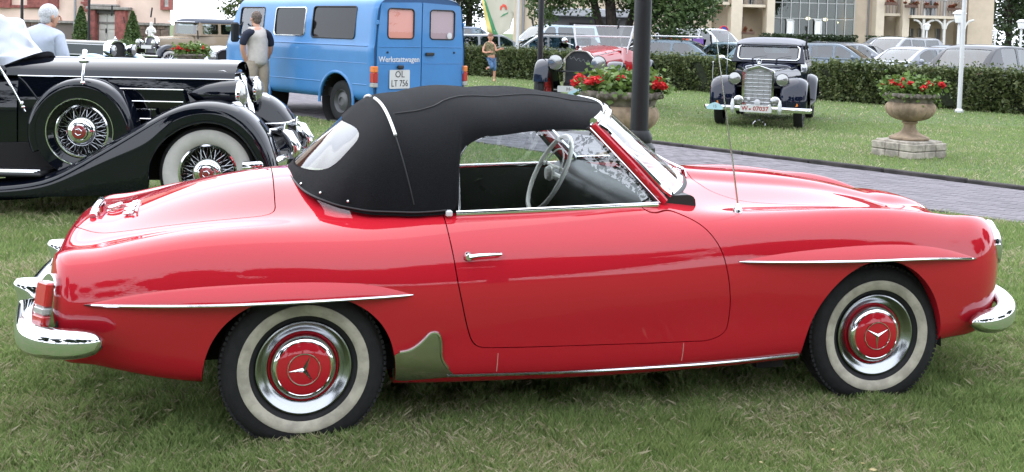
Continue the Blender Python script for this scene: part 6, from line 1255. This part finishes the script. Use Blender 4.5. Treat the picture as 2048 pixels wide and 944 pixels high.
# white statue before the old house
st = thing('statue', 'small white garden statue left of the beige sedan', 'statue', (at(302, 70, 46).x, 46, 0)); MARB = mat('white_stone', (.62, .60, .58), rough=.7, noise=.2, nscale=10)
g = G(); g.box((0, 0, .25), (.42, .42, .5), .03); g.build('pedestal', MARB, st)
def skin(name, nodes, edges, m, parent, sub=1):
    """continuous body: vertices with radii joined by edges, grown by the skin modifier"""
    me = bpy.data.meshes.new(name+'_cage'); me.from_pydata([n[:3] for n in nodes], edges, []); o = bpy.data.objects.new('tmp', me); COL.objects.link(o)
    md = o.modifiers.new('s', 'SKIN'); sv = me.skin_vertices[0].data
    for v, n in zip(sv, nodes): v.radius = (n[3], n[4] if len(n) > 4 else n[3]); v.use_root = False
    sv[0].use_root = True; md.use_smooth_shade = True; sb = o.modifiers.new('u', 'SUBSURF'); sb.levels = sub+1; sb.render_levels = sub+1
    dg = bpy.context.evaluated_depsgraph_get(); r = bpy.data.meshes.new_from_object(o.evaluated_get(dg)); r.name = name; bpy.data.objects.remove(o); bpy.data.meshes.remove(me); r.materials.clear(); r.polygons.foreach_set('use_smooth', [True]*len(r.polygons)); return link(name, r, m, parent)
skin('figure', [(0, 0, .85, .13), (0, .02, 1.05, .12), (0, 0, 1.25, .14), (0, 0, 1.38, .06), (.01, 0, 1.48, .08), (.01, 0, 1.58, .07), (.14, 0, 1.26, .06), (.22, -.05, 1.1, .05), (.10, -.12, 1.15, .045), (-.14, 0, 1.27, .06), (-.21, -.03, 1.10, .045), (-.14, -.10, 1.02, .04), (.06, 0, .65, .10), (.05, 0, .50, .10), (-.07, 0, .65, .10), (-.06, 0, .5, .10)], [(0, 1), (1, 2), (2, 3), (3, 4), (4, 5), (2, 6), (6, 7), (7, 8), (2, 9), (9, 10), (10, 11), (0, 12), (12, 13), (0, 14), (14, 15)], MARB, st)

# ================================================================ PEOPLE
SKIN = mat('skin', (.50, .27, .19), rough=.55); 
def head(parent, c, yaw, hair, hairm, tilt=0.0, skinm=SKIN, gray=False):
    """adds hair cap and ears to a head centred at c; face along local -y turned by yaw"""
    M = Matrix.Translation(c)@Matrix.Rotation(yaw, 4, 'Z')@Matrix.Rotation(tilt, 4, 'X')
    g = G(); g.ellipsoid((0, .022*hair, .036), (.084*hair, .094*hair, .098*hair), 24, 16); g.ellipsoid((0, .045*hair, -.02), (.070*hair, .060*hair, .075*hair), 20, 12); g.xf(M); g.build('hair', hairm, parent)
def headnodes(c, f, s=1.0):
    """jaw, face and skull nodes of a head at c looking along f (unit xy)"""
    fx, fy = f; return [(c[0]+fx*.012, c[1]+fy*.012, c[2]-.10*s, .058*s, .060*s), (c[0]+fx*.016, c[1]+fy*.016, c[2]-.04*s, .074*s, .082*s), (c[0], c[1], c[2]+.03*s, .078*s, .092*s), (c[0]-fx*.004, c[1]-fy*.004, c[2]+.085*s, .062*s, .072*s)]
def face(parent, c, f, s=1.0, m=SKIN):
    fx, fy = f; sx, sy = -fy, fx; P = lambda a, b, z: np.array([c[0]+fx*a*s+sx*b*s, c[1]+fy*a*s+sy*b*s, c[2]+z*s])
    g = G(); g.tube([P(.088, 0, .015), P(.108, 0, -.018), P(.112, 0, -.032), P(.092, 0, -.042)], [.007*s, .011*s, .013*s, .008*s], 8); g.build('nose', m, parent)
    for b in (-1, 1): g = G(); g.ellipsoid(P(0, b*.086, -.01), (.012*s+.010*abs(fx)*s, .012*s+.010*abs(fy)*s, .03*s), 8, 6); g.build('ear', m, parent); g = G(); g.ellipsoid(P(.083, b*.032, .006), (.011*s, .011*s, .006*s), 8, 6); g.build('eye', mat('eye_dark', (.03, .02, .02), rough=.2), parent)
    g = G(); g.tube([P(.084, -.024, -.068), P(.092, 0, -.066), P(.084, .024, -.068)], .0045*s, 6); g.build('mouth', mat('lips', (.36, .14, .12), rough=.5), parent)
def hand(nodes, edges, wrist_i, d, side, s=1.0, curl=.5):
    """palm and five fingers as continuation of an arm; d = pointing direction, side = thumb side"""
    d = np.array(d, float); d /= np.linalg.norm(d); k = np.array(side, float); k -= d*(k@d); k /= np.linalg.norm(k); n = np.cross(d, k); w = np.array(nodes[wrist_i][:3])
    def add(p, r, par): nodes.append((*p, r)); edges.append((par, len(nodes)-1)); return len(nodes)-1
    palm = add(w+d*.05*s, .026*s, wrist_i); kn = add(w+d*.088*s, .030*s, palm)
    for j, L in zip((-1.5, -.5, .5, 1.5), (.055, .072, .078, .068)):
        a = add(w+d*.108*s+k*j*.019*s, .0095*s, kn); b = add(w+d*(.108+L*.5)*s+k*j*.021*s+n*curl*L*.25*s, .0085*s, a); add(w+d*(.108+L*.86)*s+k*j*.021*s+n*curl*L*.7*s, .0075*s, b)
    t = add(w+d*.05*s+k*.04*s, .011*s, palm); add(w+d*.095*s+k*.056*s+n*.02*s, .0085*s, t)
# man in the pale vest, seen from behind-left, beside the van
pm = gnd(513, 232); MV = thing('person', 'man in pale grey vest over dark short-sleeved shirt and beige trousers by the van', 'person', (pm.x, pm.y, 0), 0)
f = (-.78, .62); n_ = [(0, 0, .96, .155, .12), (0, 0, 1.12, .165, .125), (-.01, .01, 1.30, .18, .125), (-.015, .01, 1.43, .15, .10), (-.02, .02, 1.52, .062), (-.03, .03, 1.575, .06)]
e_ = [(0, 1), (1, 2), (2, 3), (3, 4), (4, 5)]; hc_ = (-.045, .045, 1.665); hb0 = len(n_); n_ += headnodes(hc_, f); e_ += [(5, hb0), (hb0, hb0+1), (hb0+1, hb0+2), (hb0+2, hb0+3)]
# right arm (image right hidden), left arm hanging forward to the pocket
LA = len(n_); n_ += [(-.15, -.13, 1.42, .068), (-.20, -.17, 1.28, .056), (-.215, -.15, 1.14, .048), (-.19, -.10, 1.00, .040), (-.165, -.03, .90, .031)]; e_ += [(3, LA), (LA, LA+1), (LA+1, LA+2), (LA+2, LA+3), (LA+3, LA+4)]
hand(n_, e_, LA+4, (.02, .05, -.08), (-.8, .6, 0)); RA = len(n_); n_ += [(.14, .14, 1.42, .066), (.18, .20, 1.27, .055), (.17, .24, 1.12, .046), (.11, .27, .99, .038), (.05, .27, .93, .03)]; e_ += [(3, RA), (RA, RA+1), (RA+1, RA+2), (RA+2, RA+3), (RA+3, RA+4)]
hand(n_, e_, RA+4, (-.08, .0, -.05), (-.2, .8, 0)); LL = len(n_); n_ += [(-.07, -.05, .86, .095), (-.085, -.06, .66, .085), (-.08, -.05, .48, .062), (-.06, -.06, .28, .054), (-.05, -.06, .09, .042), (-.12, .0, .045, .042), (-.17, .04, .03, .036)]; e_ += [(0, LL)]+[(LL+i, LL+i+1) for i in range(6)]
RL = len(n_); n_ += [(.08, .06, .86, .095), (.09, .06, .66, .085), (.085, .05, .48, .062), (.09, .04, .28, .054), (.095, .03, .09, .042), (.03, .09, .045, .042), (-.02, .13, .03, .036)]; e_ += [(0, RL)]+[(RL+i, RL+i+1) for i in range(6)]
def trousers(parent, m, legs, hip, r0=.14):
    g = G(); g.ellipsoid(hip, (r0*1.15, r0, .13), 18, 10)
    for L in legs: P_ = curve3([q[:3] for q in L], 16); g.tube(P_, np.interp(np.linspace(0, 1, 16), np.linspace(0, 1, len(L)), [q[3] for q in L]), 14)
    return g.build('trousers', m, parent, ang=60)
skin('body', n_, e_, SKIN, MV); face(MV, hc_, f); head(MV, Vector(hc_), atan2(f[1], f[0])+pi/2, 1.02, mat('short_grey_hair', (.16, .12, .10), rough=.9, noise=.5, nscale=60))
def cloth(nodes, edges, grow, name, m, parent): return skin(name, [tuple(n[:3])+tuple(r+grow for r in n[3:]) for n in nodes], edges, m, parent)
VEST = mat('vest_grey', (.50, .46, .43), rough=.85, noise=.15, nscale=8, bump=.3, bscale=18); NAVYC = mat('navy_cloth', (.015, .018, .035), rough=.9); BEIGEC = mat('beige_trousers', (.34, .28, .22), rough=.9, noise=.2, nscale=9, bump=.3, bscale=16); WSOCK = mat('white_sock', (.7, .7, .7), rough=.9)
cloth([(0, 0, .84, .185, .15), (0, 0, .98, .18, .145), (0, 0, 1.12, .185, .14), (-.01, .01, 1.30, .19, .135), (-.015, .01, 1.44, .165, .125), (-.02, .02, 1.515, .085, .08), (-.12, -.10, 1.45, .07), (.11, .11, 1.45, .07)], [(i, i+1) for i in range(5)]+[(4, 6), (4, 7)], .014, 'vest', VEST, MV)
for A in (LA, RA): cloth([n_[3]]+[n_[A], n_[A+1], tuple(np.array(n_[A+1])*.4+np.array(n_[A+2])*.6)], [(0, 1), (1, 2), (2, 3)], .014, 'shirt_sleeve', NAVYC, MV)
trousers(MV, BEIGEC, [[(-.06, -.04, .95, .12), (-.075, -.05, .80, .118), (-.085, -.06, .62, .105), (-.08, -.05, .44, .092), (-.065, -.06, .26, .088), (-.05, -.06, .11, .088)], [(.07, .05, .95, .12), (.08, .06, .80, .118), (.09, .06, .62, .105), (.085, .05, .44, .092), (.09, .04, .26, .088), (.095, .03, .11, .088)]], (0, 0, .93))
for A in (LL, RL): cloth([n_[A+4], n_[A+5], n_[A+6]], [(0, 1), (1, 2)], .014, 'shoe', WSOCK, MV)
# white-haired man in a pale shirt at far left, seen from behind, bending slightly
pw = at(86, 100, 11.6); MW = thing('person', 'white-haired man in pale blue-white shirt standing behind the long black car', 'person', (pw.x, 11.6, 0), 0)
f = (.80, .60); n_ = [(0, 0, .95, .16, .13), (0, 0, 1.12, .175, .135), (.0, .0, 1.28, .20, .135), (.0, .02, 1.39, .17, .11), (.03, .05, 1.475, .064), (.045, .06, 1.53, .06)]
e_ = [(0, 1), (1, 2), (2, 3), (3, 4), (4, 5)]; hc_ = (.055, .07, 1.595); hb0 = len(n_); n_ += headnodes(hc_, f); e_ += [(5, hb0), (hb0, hb0+1), (hb0+1, hb0+2), (hb0+2, hb0+3)]
LA = len(n_); n_ += [(-.17, .03, 1.37, .068), (-.23, .06, 1.23, .056), (-.25, .09, 1.08, .047), (-.22, .15, .98, .038), (-.17, .20, .92, .03)]; e_ += [(3, LA)]+[(LA+i, LA+i+1) for i in range(4)]; hand(n_, e_, LA+4, (.07, .05, -.04), (.3, .6, .5))
RA = len(n_); n_ += [(.17, -.02, 1.36, .068), (.225, -.03, 1.21, .058), (.245, .0, 1.06, .05), (.26, .08, .95, .04), (.25, .15, .90, .03)]; e_ += [(3, RA)]+[(RA+i, RA+i+1) for i in range(4)]; hand(n_, e_, RA+4, (.03, .08, -.04), (-.6, .2, .5))
LL = len(n_); n_ += [(-.09, 0, .85, .09), (-.10, 0, .66, .08), (-.10, 0, .48, .06), (-.10, 0, .28, .052), (-.10, -.01, .09, .04), (-.09, .06, .045, .042), (-.08, .12, .03, .035)]; e_ += [(0, LL)]+[(LL+i, LL+i+1) for i in range(6)]; RL = len(n_); n_ += [(-a[0], *a[1:]) for a in n_[LL:LL+7]]; e_ += [(0, RL)]+[(RL+i, RL+i+1) for i in range(6)]
skin('body', n_, e_, SKIN, MW); face(MW, hc_, f); head(MW, Vector(hc_), atan2(f[1], f[0])+pi/2, 1.10, mat('white_hair', (.62, .62, .65), rough=.9, noise=.3, nscale=60, bump=.5, bscale=80)); SHIRT = mat('pale_shirt', (.42, .46, .56), rough=.8, noise=.12, nscale=6, bump=.4, bscale=9)
cloth([(0, 0, .90, .175, .14), (0, 0, 1.12, .185, .145), (0, 0, 1.28, .205, .145), (0, .02, 1.40, .18, .125), (.03, .05, 1.475, .075), n_[LA], n_[LA+1], n_[LA+2], n_[RA], n_[RA+1], n_[RA+2]], [(0, 1), (1, 2), (2, 3), (3, 4), (3, 5), (5, 6), (6, 7), (3, 8), (8, 9), (9, 10)], .018, 'shirt', SHIRT, MW)
trousers(MW, NAVYC, [[(s_*.08, 0, .94, .12), (s_*.09, 0, .8, .11), (s_*.10, 0, .6, .095), (s_*.10, 0, .4, .085), (s_*.10, 0, .1, .08)] for s_ in (-1, 1)], (0, 0, .93))
for A in (LL, RL): cloth([n_[A+4], n_[A+5], n_[A+6]], [(0, 1), (1, 2)], .014, 'shoe', BLACKTRIM, MW)
# young person on one leg before the hedge, other foot drawn up behind
pb_ = gnd(990, 164); BY = thing('person', 'bare-armed person in olive top and blue jeans standing on one leg before the hedge', 'person', (pb_.x-.04, pb_.y, 0), 0)
s = .92; f = (.05, -1); T_ = lambda *a: tuple(q*s for q in a); n_ = [T_(-.10, 0, .86, .135, .105), T_(-.13, 0, 1.0, .13, .10), T_(-.16, 0, 1.16, .15, .10), T_(-.165, 0, 1.28, .13, .085), T_(-.15, 0, 1.36, .05), T_(-.145, -.01, 1.40, .05)]
e_ = [(0, 1), (1, 2), (2, 3), (3, 4), (4, 5)]; hc_ = T_(-.14, -.015, 1.49); hb0 = len(n_); n_ += headnodes(hc_, f, .92); e_ += [(5, hb0), (hb0, hb0+1), (hb0+1, hb0+2), (hb0+2, hb0+3)]
LA = len(n_); n_ += [T_(-.29, 0, 1.26, .052), T_(-.36, -.01, 1.12, .044), T_(-.38, -.05, 1.0, .038), T_(-.28, -.13, .97, .033), T_(-.20, -.16, .99, .026)]; e_ += [(3, LA)]+[(LA+i, LA+i+1) for i in range(4)]; hand(n_, e_, LA+4, (.1, 0, .01), (0, -.2, 1), .85)
RA = len(n_); n_ += [T_(-.03, 0, 1.26, .052), T_(.03, .0, 1.14, .044), T_(.05, -.03, 1.04, .038), T_(.11, -.10, 1.06, .032), T_(.17, -.15, 1.10, .025)]; e_ += [(3, RA)]+[(RA+i, RA+i+1) for i in range(4)]; hand(n_, e_, RA+4, (.1, -.03, .02), (0, -.2, 1), .85)
RL = len(n_); n_ += [T_(-.03, 0, .78, .085), T_(.0, -.02, .60, .072), T_(.02, -.03, .44, .052), T_(.015, 0, .25, .046), T_(.01, .01, .08, .034), T_(.01, -.06, .04, .034), T_(.01, -.12, .03, .03)]; e_ += [(0, RL)]+[(RL+i, RL+i+1) for i in range(6)]
LL = len(n_); n_ += [T_(-.15, -.03, .78, .085), T_(-.11, -.10, .62, .072), T_(-.06, -.16, .50, .054), T_(-.13, -.04, .46, .045), T_(-.20, .08, .48, .034), T_(-.235, .06, .44, .032), T_(-.26, .03, .40, .028)]; e_ += [(0, LL)]+[(LL+i, LL+i+1) for i in range(6)]
skin('body', n_, e_, mat('tanned_skin', (.50, .25, .17), rough=.55), BY); face(BY, hc_, f, .92, MATS['tanned_skin']); head(BY, Vector(hc_), 0, .98, mat('brown_hair', (.16, .08, .05), rough=.9))
g = G(); g.tube(curve3([T_(-.105, 0, .90), T_(-.13, 0, 1.02), T_(-.16, 0, 1.16), T_(-.165, 0, 1.27), T_(-.155, 0, 1.325)], 14), np.interp(np.linspace(0, 1, 14), [0, .35, .7, .9, 1], np.array([.165, .158, .172, .150, .085])*s), 18, flat=(1, .80)); g.build('top', mat('olive_top', (.20, .17, .09), rough=.9, noise=.6, nscale=16), BY, ang=60)
cloth([T_(-.10, 0, .86, .135, .105), n_[RL], n_[RL+1], n_[RL+2], T_(.015, -.01, .36, .05), n_[LL], n_[LL+1], n_[LL+2], n_[LL+3]], [(0, 1), (1, 2), (2, 3), (3, 4), (0, 5), (5, 6), (6, 7), (7, 8)], .016, 'jeans', mat('blue_jeans', (.09, .17, .32), rough=.9, noise=.4, nscale=14), BY)

# ================================================================ MODERN PARKED CARS
MODERN = {}
def modern(label, px, py_roof, Y, yaw, col, kind='saloon', extra=None, flake=0.0):
    """loft body with separate greenhouse; side windows, screens, lamps, mirrors, wheels"""
    key = (kind,); p = at(px, py_roof, Y); L = 4.4; pm_ = paint('paint_%s_%d' % (label.split()[0], int(px)), tuple(.72*q for q in col), flake=flake, rough=.3)
    V_ = thing('parked_car', label, 'car', (p.x, Y, 0), yaw, 'modern cars parked behind the hedge')
    H = {'saloon': 1.43, 'hatch': 1.46, 'estate': 1.48, 'van': 1.95, 'suv': 1.75, 'oldback': 1.55}[kind]; W = .86; belt = {'suv': 1.08, 'van': 1.15}.get(kind, .93)
    # lower body: plan-rounded loft
    rows = []
    for x in np.linspace(-2.2, 2.2, 50):
        e = abs(x)/2.2; w = W*(1-.22*np.clip((e-.75)/.25, 0, 1)**2.2); zt = np.interp(x, [-2.2, -1.9, -1.2, .9, 1.5, 2.05, 2.2], [belt-.16, belt-.03, belt, belt-.02, belt-.10, belt-.26, belt-.42]) if kind in ('saloon', 'oldback') else np.interp(x, [-2.2, -2.0, -1.2, .9, 1.5, 2.05, 2.2], [belt-.05, belt, belt, belt-.02, belt-.10, belt-.26, belt-.42])
        zb = .22+.14*np.clip((e-.85)/.15, 0, 1); rows.append(curve3([(x, -w*.9, zb), (x, -w, zb+.16), (x, -w*1.0, zt-.22), (x, -w*.97, zt-.06), (x, -w*.86, zt), (x, 0, zt+.04), (x, w*.86, zt), (x, w*.97, zt-.06), (x, w, zt-.22), (x, w, zb+.16), (x, w*.9, zb)], 40))
    g = G(); g.loft(rows); g.F += [tuple(range(40))[::-1], tuple(range(49*40, 50*40))]; g.build('body', pm_, V_, ang=60)
    if kind == 'saloon': prof = [(-1.72, belt-.01), (-1.02, H-.05), (-.55, H), (.10, H-.005), (.42, H-.06), (1.12, belt-.04)]; wins = [(-.95, -.20), (-.12, .62)]
    elif kind == 'oldback': prof = [(-1.95, belt-.01), (-1.35, H-.12), (-.75, H), (.10, H-.02), (.32, H-.08), (.75, belt)]; wins = [(-1.1, -.35), (-.25, .42)]
    elif kind == 'hatch': prof = [(-1.98, belt), (-1.62, H-.09), (-1.0, H-.02), (.0, H), (.36, H-.06), (1.12, belt-.04)]; wins = [(-1.45, -.75), (-.66, .05), (.12, .64)]
    elif kind == 'van': prof = [(-2.15, belt), (-2.08, H-.05), (-1.6, H), (.7, H-.01), (1.0, H-.10), (1.75, belt)]; wins = [(-1.8, -.6), (-.5, .4), (.55, 1.2)]
    else: prof = [(-2.12, belt), (-1.9, H-.07), (-1.3, H-.01), (.0, H), (.34, H-.06), (1.1, belt-.03)]; wins = [(-1.75, -.95), (-.87, -.12), (-.04, .66)]
    zr = curve3([(x, z) for x, z in prof], 60); rows = []
    def wz(z): return W*.95-(z-belt)/(H-belt)*.17*W
    for x, z in zr:
        z = min(z, H+.005); hgt = max(z-belt, .012); pts = [(x, -wz(belt), belt-.02)]; 
        for q in np.linspace(0, 1, 12): zz = belt+hgt*(1-(1-q)**1.0)*.90; pts.append((x, -wz(zz), zz))
        for q in np.linspace(.1, 1, 12): a_ = q*pi/2; w0 = wz(belt+hgt*.9); pts.append((x, -w0*(1-(1-cos(a_))*1.0) if q < 1 else 0, belt+hgt*(.90+.10*sin(a_))))
        rows.append(pts)
    P_ = np.array(rows); s = S.grid(P_, False)
    if s.N[30*P_.shape[1]+5, 1] > 0: s = S.grid(P_, True)
    zl = lambda x: np.interp(x, zr[:, 0], zr[:, 1])
    pan = []; Xv, Zv = s.V[:, 0], s.V[:, 2]
    roofd = zl(Xv)-Zv
    for a0, a1 in wins:
        Xv, Zv = s.V[:, 0], s.V[:, 2]; d = np.maximum.reduce([a0-Xv+.0*Zv, Xv-a1, belt+.035-Zv, Zv-(belt+(H-belt)*.84), .10-(zl(Xv)-Zv)]); d = np.where(np.abs(s.V[:, 1]) > .45, d, 1.); pan.append(('side_window', s.clip(d))); s = s.clip(-d)
    for nm, sel in (('windscreen', lambda x: x > prof[-2][0]-.02), ('rear_screen', lambda x: x < prof[1][0]+.02)):
        if kind == 'van' and nm == 'rear_screen': continue
        Xv, Zv = s.V[:, 0], s.V[:, 2]; lo, hi = belt+.05, H-.10; d = np.maximum.reduce([lo-Zv, Zv-hi, np.abs(s.V[:, 1])-(wz(0.5*(lo+hi))-.14), .0*Zv-1]); d = np.where(sel(Xv), d, 1.); pan.append((nm, s.clip(d))); s = s.clip(-d)
    (s+s.mirror()).build('cabin', pm_, V_)
    for nm, q in pan:
        if len(q.F) < 3: continue
        if nm == 'side_window': q.offset(-.008).build(nm, TGLASS, V_); q.mirror().offset(-.008).build(nm, TGLASS, V_)
        else: (q+q.mirror()).offset(-.008).build(nm, TGLASS, V_)
    g = G(); g.box((-.3, 0, belt-.12), (2.2, 1.3, .06)); 
    g.build('interior', mat('car_interior', (.03, .03, .034), rough=.8), V_)
    for y in (-.35, .35):
        for x in (.05, -.85): g = G(); g.box((x, y, belt+.06), (.14, .40, .42), .05); g.box((x-.02, y, belt+.33), (.09, .22, .14), .03); g.build('seat', MATS['car_interior'], V_)
    for m in (1, -1):
        g = G(); g.ellipsoid((.72, m*(W+.07), belt+.06), (.06, .10, .07), 10, 8); g.build('mirror', pm_, V_); g = G(); g.ellipsoid((1.98, m*.60, belt-.28), (.16, .15, .08), 12, 8); g.build('headlamp', LAMPGLASS, V_); g = G(); g.ellipsoid((-2.08, m*.66, belt-.14), (.10, .12, .10), 12, 8); g.build('tail_lamp', LENSRED, V_)
    if 'wheel' not in MODERN:
        w = bpy.data.objects.new('wheel', None); COL.objects.link(w); G().lathe([(.2, -.09), (.25, -.10), (.30, -.09), (.315, -.05), (.315, .05), (.29, .09), (.2, .09)], axis='y', n=28).build('tyre', RUBBER, w); G().lathe([(.205, -.09), (.19, -.085), (.12, -.07), (.001, -.08)], axis='y', n=20).build('rim', CHROME2, w); MODERN['wheel'] = w; first = True
    else: first = False
    for i, (x, m) in enumerate(((1.35, -1), (1.35, 1), (-1.3, -1), (-1.3, 1))):
        o = MODERN['wheel'] if (first and i == 0) else copy_tree(MODERN['wheel']); o.parent = V_; o.location = (x, m*.76, .31); o.rotation_euler = (0, 0, 0 if m < 0 else pi)
    if extra: extra(V_, H, W)
    return V_
TGLASS = glass_mat('car_glass', (.20, .27, .30), .02, 0, 1.1)
def rack(V_, H, W):
    for x in (-.7, .15): g = G(); g.tube([(x, -W*.82, H-.05), (x, -W*.78, H+.07), (x, W*.78, H+.07), (x, W*.82, H-.05)], .022, 6); g.build('roof_bar', BLACKTRIM, V_)
    for y in (-.30, .10): g = G(); g.box((-.3, y, H+.11), (1.9, .14, .05), .02); g.build('roof_carrier', CHROME2, V_)
def rails(V_, H, W):
    for m in (1, -1): g = G(); g.tube([(-1.6, m*.62, H-.03), (-1.5, m*.62, H+.04), (.0, m*.62, H+.045), (.15, m*.62, H-.02)], .018, 6); g.build('roof_rail', BLACKTRIM, V_)
def stripe(V_, H, W):
    for m in (1, -1):
        g = G(); g.box((-.9, m*(W*.985), 1.32), (1.8, .02, .30), .004); g.build('orange_panel', mat('orange_red_print', (.68, .10, .05), rough=.5), V_); g = G(); g.box((.02+.5, m*(W*.985), 1.32), (.7, .02, .30), .004); g.build('violet_panel', mat('violet_print', (.16, .07, .30), rough=.5), V_)
SIL = (.42, .46, .50); 
modern('silver saloon nearest the tall right pole behind the hedge', 1832, 95, 32.5, radians(205), (.36, .38, .42), 'saloon')
def oldx(V_, H, W): 
    for m in (1, -1): g = G(); g.ellipsoid((1.55, m*.66, .82), (.62, .20, .22), 16, 10); g.ellipsoid((-1.55, m*.68, .80), (.60, .18, .25), 16, 10); g.build('wing', MATS['black_paint'], V_)
modern('black old-fashioned round-backed car at the far right behind the hedge', 1992, 90, 28.0, radians(38), (.012, .014, .022), 'oldback', oldx, 0)
modern('silver-blue hatchback behind the hedge right of the black saloon', 1672, 88, 36.0, radians(-28), (.20, .25, .30), 'hatch')
modern('pale grey hatchback just behind the silver-blue hatchback', 1722, 84, 41.0, radians(-35), (.34, .36, .39), 'hatch')
modern('dark blue-grey estate behind the silver saloon at right', 1895, 92, 39.0, radians(200), (.10, .14, .18), 'estate')
modern('white people carrier behind the silver saloon, left of it', 1790, 88, 42.0, radians(212), (.38, .39, .41), 'suv')
modern('silver-blue saloon with roof rack behind the hedge, right of the thick post', 1365, 82, 34.5, radians(-24), (.18, .24, .29), 'saloon', rack)
modern('pale blue saloon whose bonnet shows left of the black saloon', 1470, 86, 34.0, radians(215), (.20, .27, .31), 'saloon')
modern('white estate car behind the hedge right of the white flag pole', 1085, 72, 40.5, radians(190), (.42, .44, .46), 'estate', rails)
modern('white hatchback behind the hedge at the legs of the flag', 985, 70, 41.5, radians(15), (.42, .44, .46), 'hatch')
modern('blue-grey off-roader between the blue van and the flag', 945, 50, 48.0, radians(8), (.16, .21, .30), 'suv')
modern('white van with orange and violet panel under the tree', 1405, 30, 47.0, radians(-52), (.72, .73, .75), 'van', stripe, 0)
modern('white and blue van parked behind the white estate car', 1112, 30, 50.0, radians(215), (.50, .62, .70), 'van', None, 0)
modern('dark estate in the far row in front of the atrium hedge', 1640, 84, 52.0, radians(176), (.03, .035, .05), 'estate')
modern('black estate far behind the white people carrier', 1840, 84, 54.0, radians(182), (.02, .02, .03), 'estate')
modern('black low car in the far row below the plain hotel wall', 1925, 86, 55.0, radians(185), (.03, .02, .025), 'saloon')
modern('silver suv with open rear in the far row before the hotel', 1755, 76, 53.0, radians(165), (.22, .23, .24), 'suv')
modern('dark green car in the lot behind the red brass-era roadster', 1280, 80, 41.0, radians(195), (.05, .08, .10), 'saloon')
# ================================================================ GRASS BLADES AND FALLEN LEAVES
GRASS = leaf_mat('grass_blade', (.15, .24, .07), (.32, .39, .15), .6, .45); DRY = leaf_mat('dry_blade', (.36, .32, .19), (.55, .50, .34), .8, .3)
gr = np.random.default_rng(99)
def vn(x, y, s, seed):
    """smooth value noise for patchiness"""
    r = np.random.default_rng(seed); T = r.uniform(0, 1, (64, 64)); X_, Y_ = x*s, y*s; i = np.floor(X_).astype(int); j = np.floor(Y_).astype(int); a = X_-i; b = Y_-j; a = a*a*(3-2*a); b = b*b*(3-2*b); g = lambda p, q: T[p % 64, q % 64]
    return (g(i, j)*(1-a)+g(i+1, j)*a)*(1-b)+(g(i, j+1)*(1-a)+g(i+1, j+1)*a)*b
def on_lawn(x, y):
    q = np.stack([x, y], 1)-P0; a = q@PD; b = q@PN; wide = np.interp(-a, [8.6, 13, 30], [PWID, 5.5, 10]); path_ = (b > -.005) & (b < wide+.11) & (a > -30) & (a < 9)
    h = np.stack([x, y], 1)-HA; behind = (h@HN > .2); return ~path_ & ~behind
def blades(n, ylo, yhi, hgt, wid, dry, pw=1.0):
    y = ylo+(yhi-ylo)*gr.uniform(size=n)**pw; x = gr.uniform(-.56, .56, n)*y
    k = on_lawn(x, y); x, y = x[k], y[k]; n = len(x); pat = vn(x, y, 1.6, 1)*.6+vn(x, y, 5.0, 2)*.4; isdry = gr.uniform(size=n) < dry*np.clip((pat-.30)/.35, .08, 1.6)
    tuft = .62+.75*vn(x, y, 9.0, 3)*(1-.25*isdry); h = hgt*gr.uniform(.45, 1.25, n)*tuft; w = wid*gr.uniform(.6, 1.3, n); a = gr.uniform(0, 2*pi, n); ln = gr.normal(0, .30, (n, 2))*h[:, None]; ln = np.where(isdry[:, None], ln*2.2, ln)
    dx, dy = np.cos(a)*w, np.sin(a)*w; gz = lawn_z(x, y); z0 = gz-.004
    V = np.stack([np.stack([x-dx, y-dy, z0], 1), np.stack([x+dx, y+dy, z0], 1), np.stack([x+dx*.7+ln[:, 0]*.4, y+dy*.7+ln[:, 1]*.4, gz+h*.6], 1), np.stack([x+ln[:, 0], y+ln[:, 1], gz+h], 1)], 1)
    return V[~isdry].reshape(-1, 3), V[isdry].reshape(-1, 3)
parts = [blades(430000, 3.3, 5.8, .040, .0010, .26), blades(190000, 5.8, 9.5, .042, .0020, .24), blades(150000, 9.5, 20, .038, .0055, .25, .8), blades(80000, 20, 36, .04, .012, .2, .8)]
tag(quad_mesh('grass', np.vstack([p[0] for p in parts]), GRASS), 'short green grass blades over the whole lawn', 'grass', kind='stuff')
tag(quad_mesh('dry_grass', np.vstack([p[1] for p in parts]), DRY), 'pale dry blades scattered through the lawn', 'grass', kind='stuff')
n = 420; y = gr.uniform(3.5, 22, n); x = gr.uniform(-.5, .5, n)*y; k = on_lawn(x, y); gz = lawn_z(x[k], y[k])+.035; c = np.stack([x[k], y[k], gz], 1); V = leaf_quads(c, .03, gr, .2, .7); gz4 = np.repeat(gz, 4); V[:, 2] = gz4+(V[:, 2]-gz4)*.25
tag(quad_mesh('fallen_leaves', V, leaf_mat('fallen_leaf', (.42, .30, .12), (.50, .45, .30))), 'tiny yellow fallen leaves scattered on the lawn', 'leaves', kind='stuff')
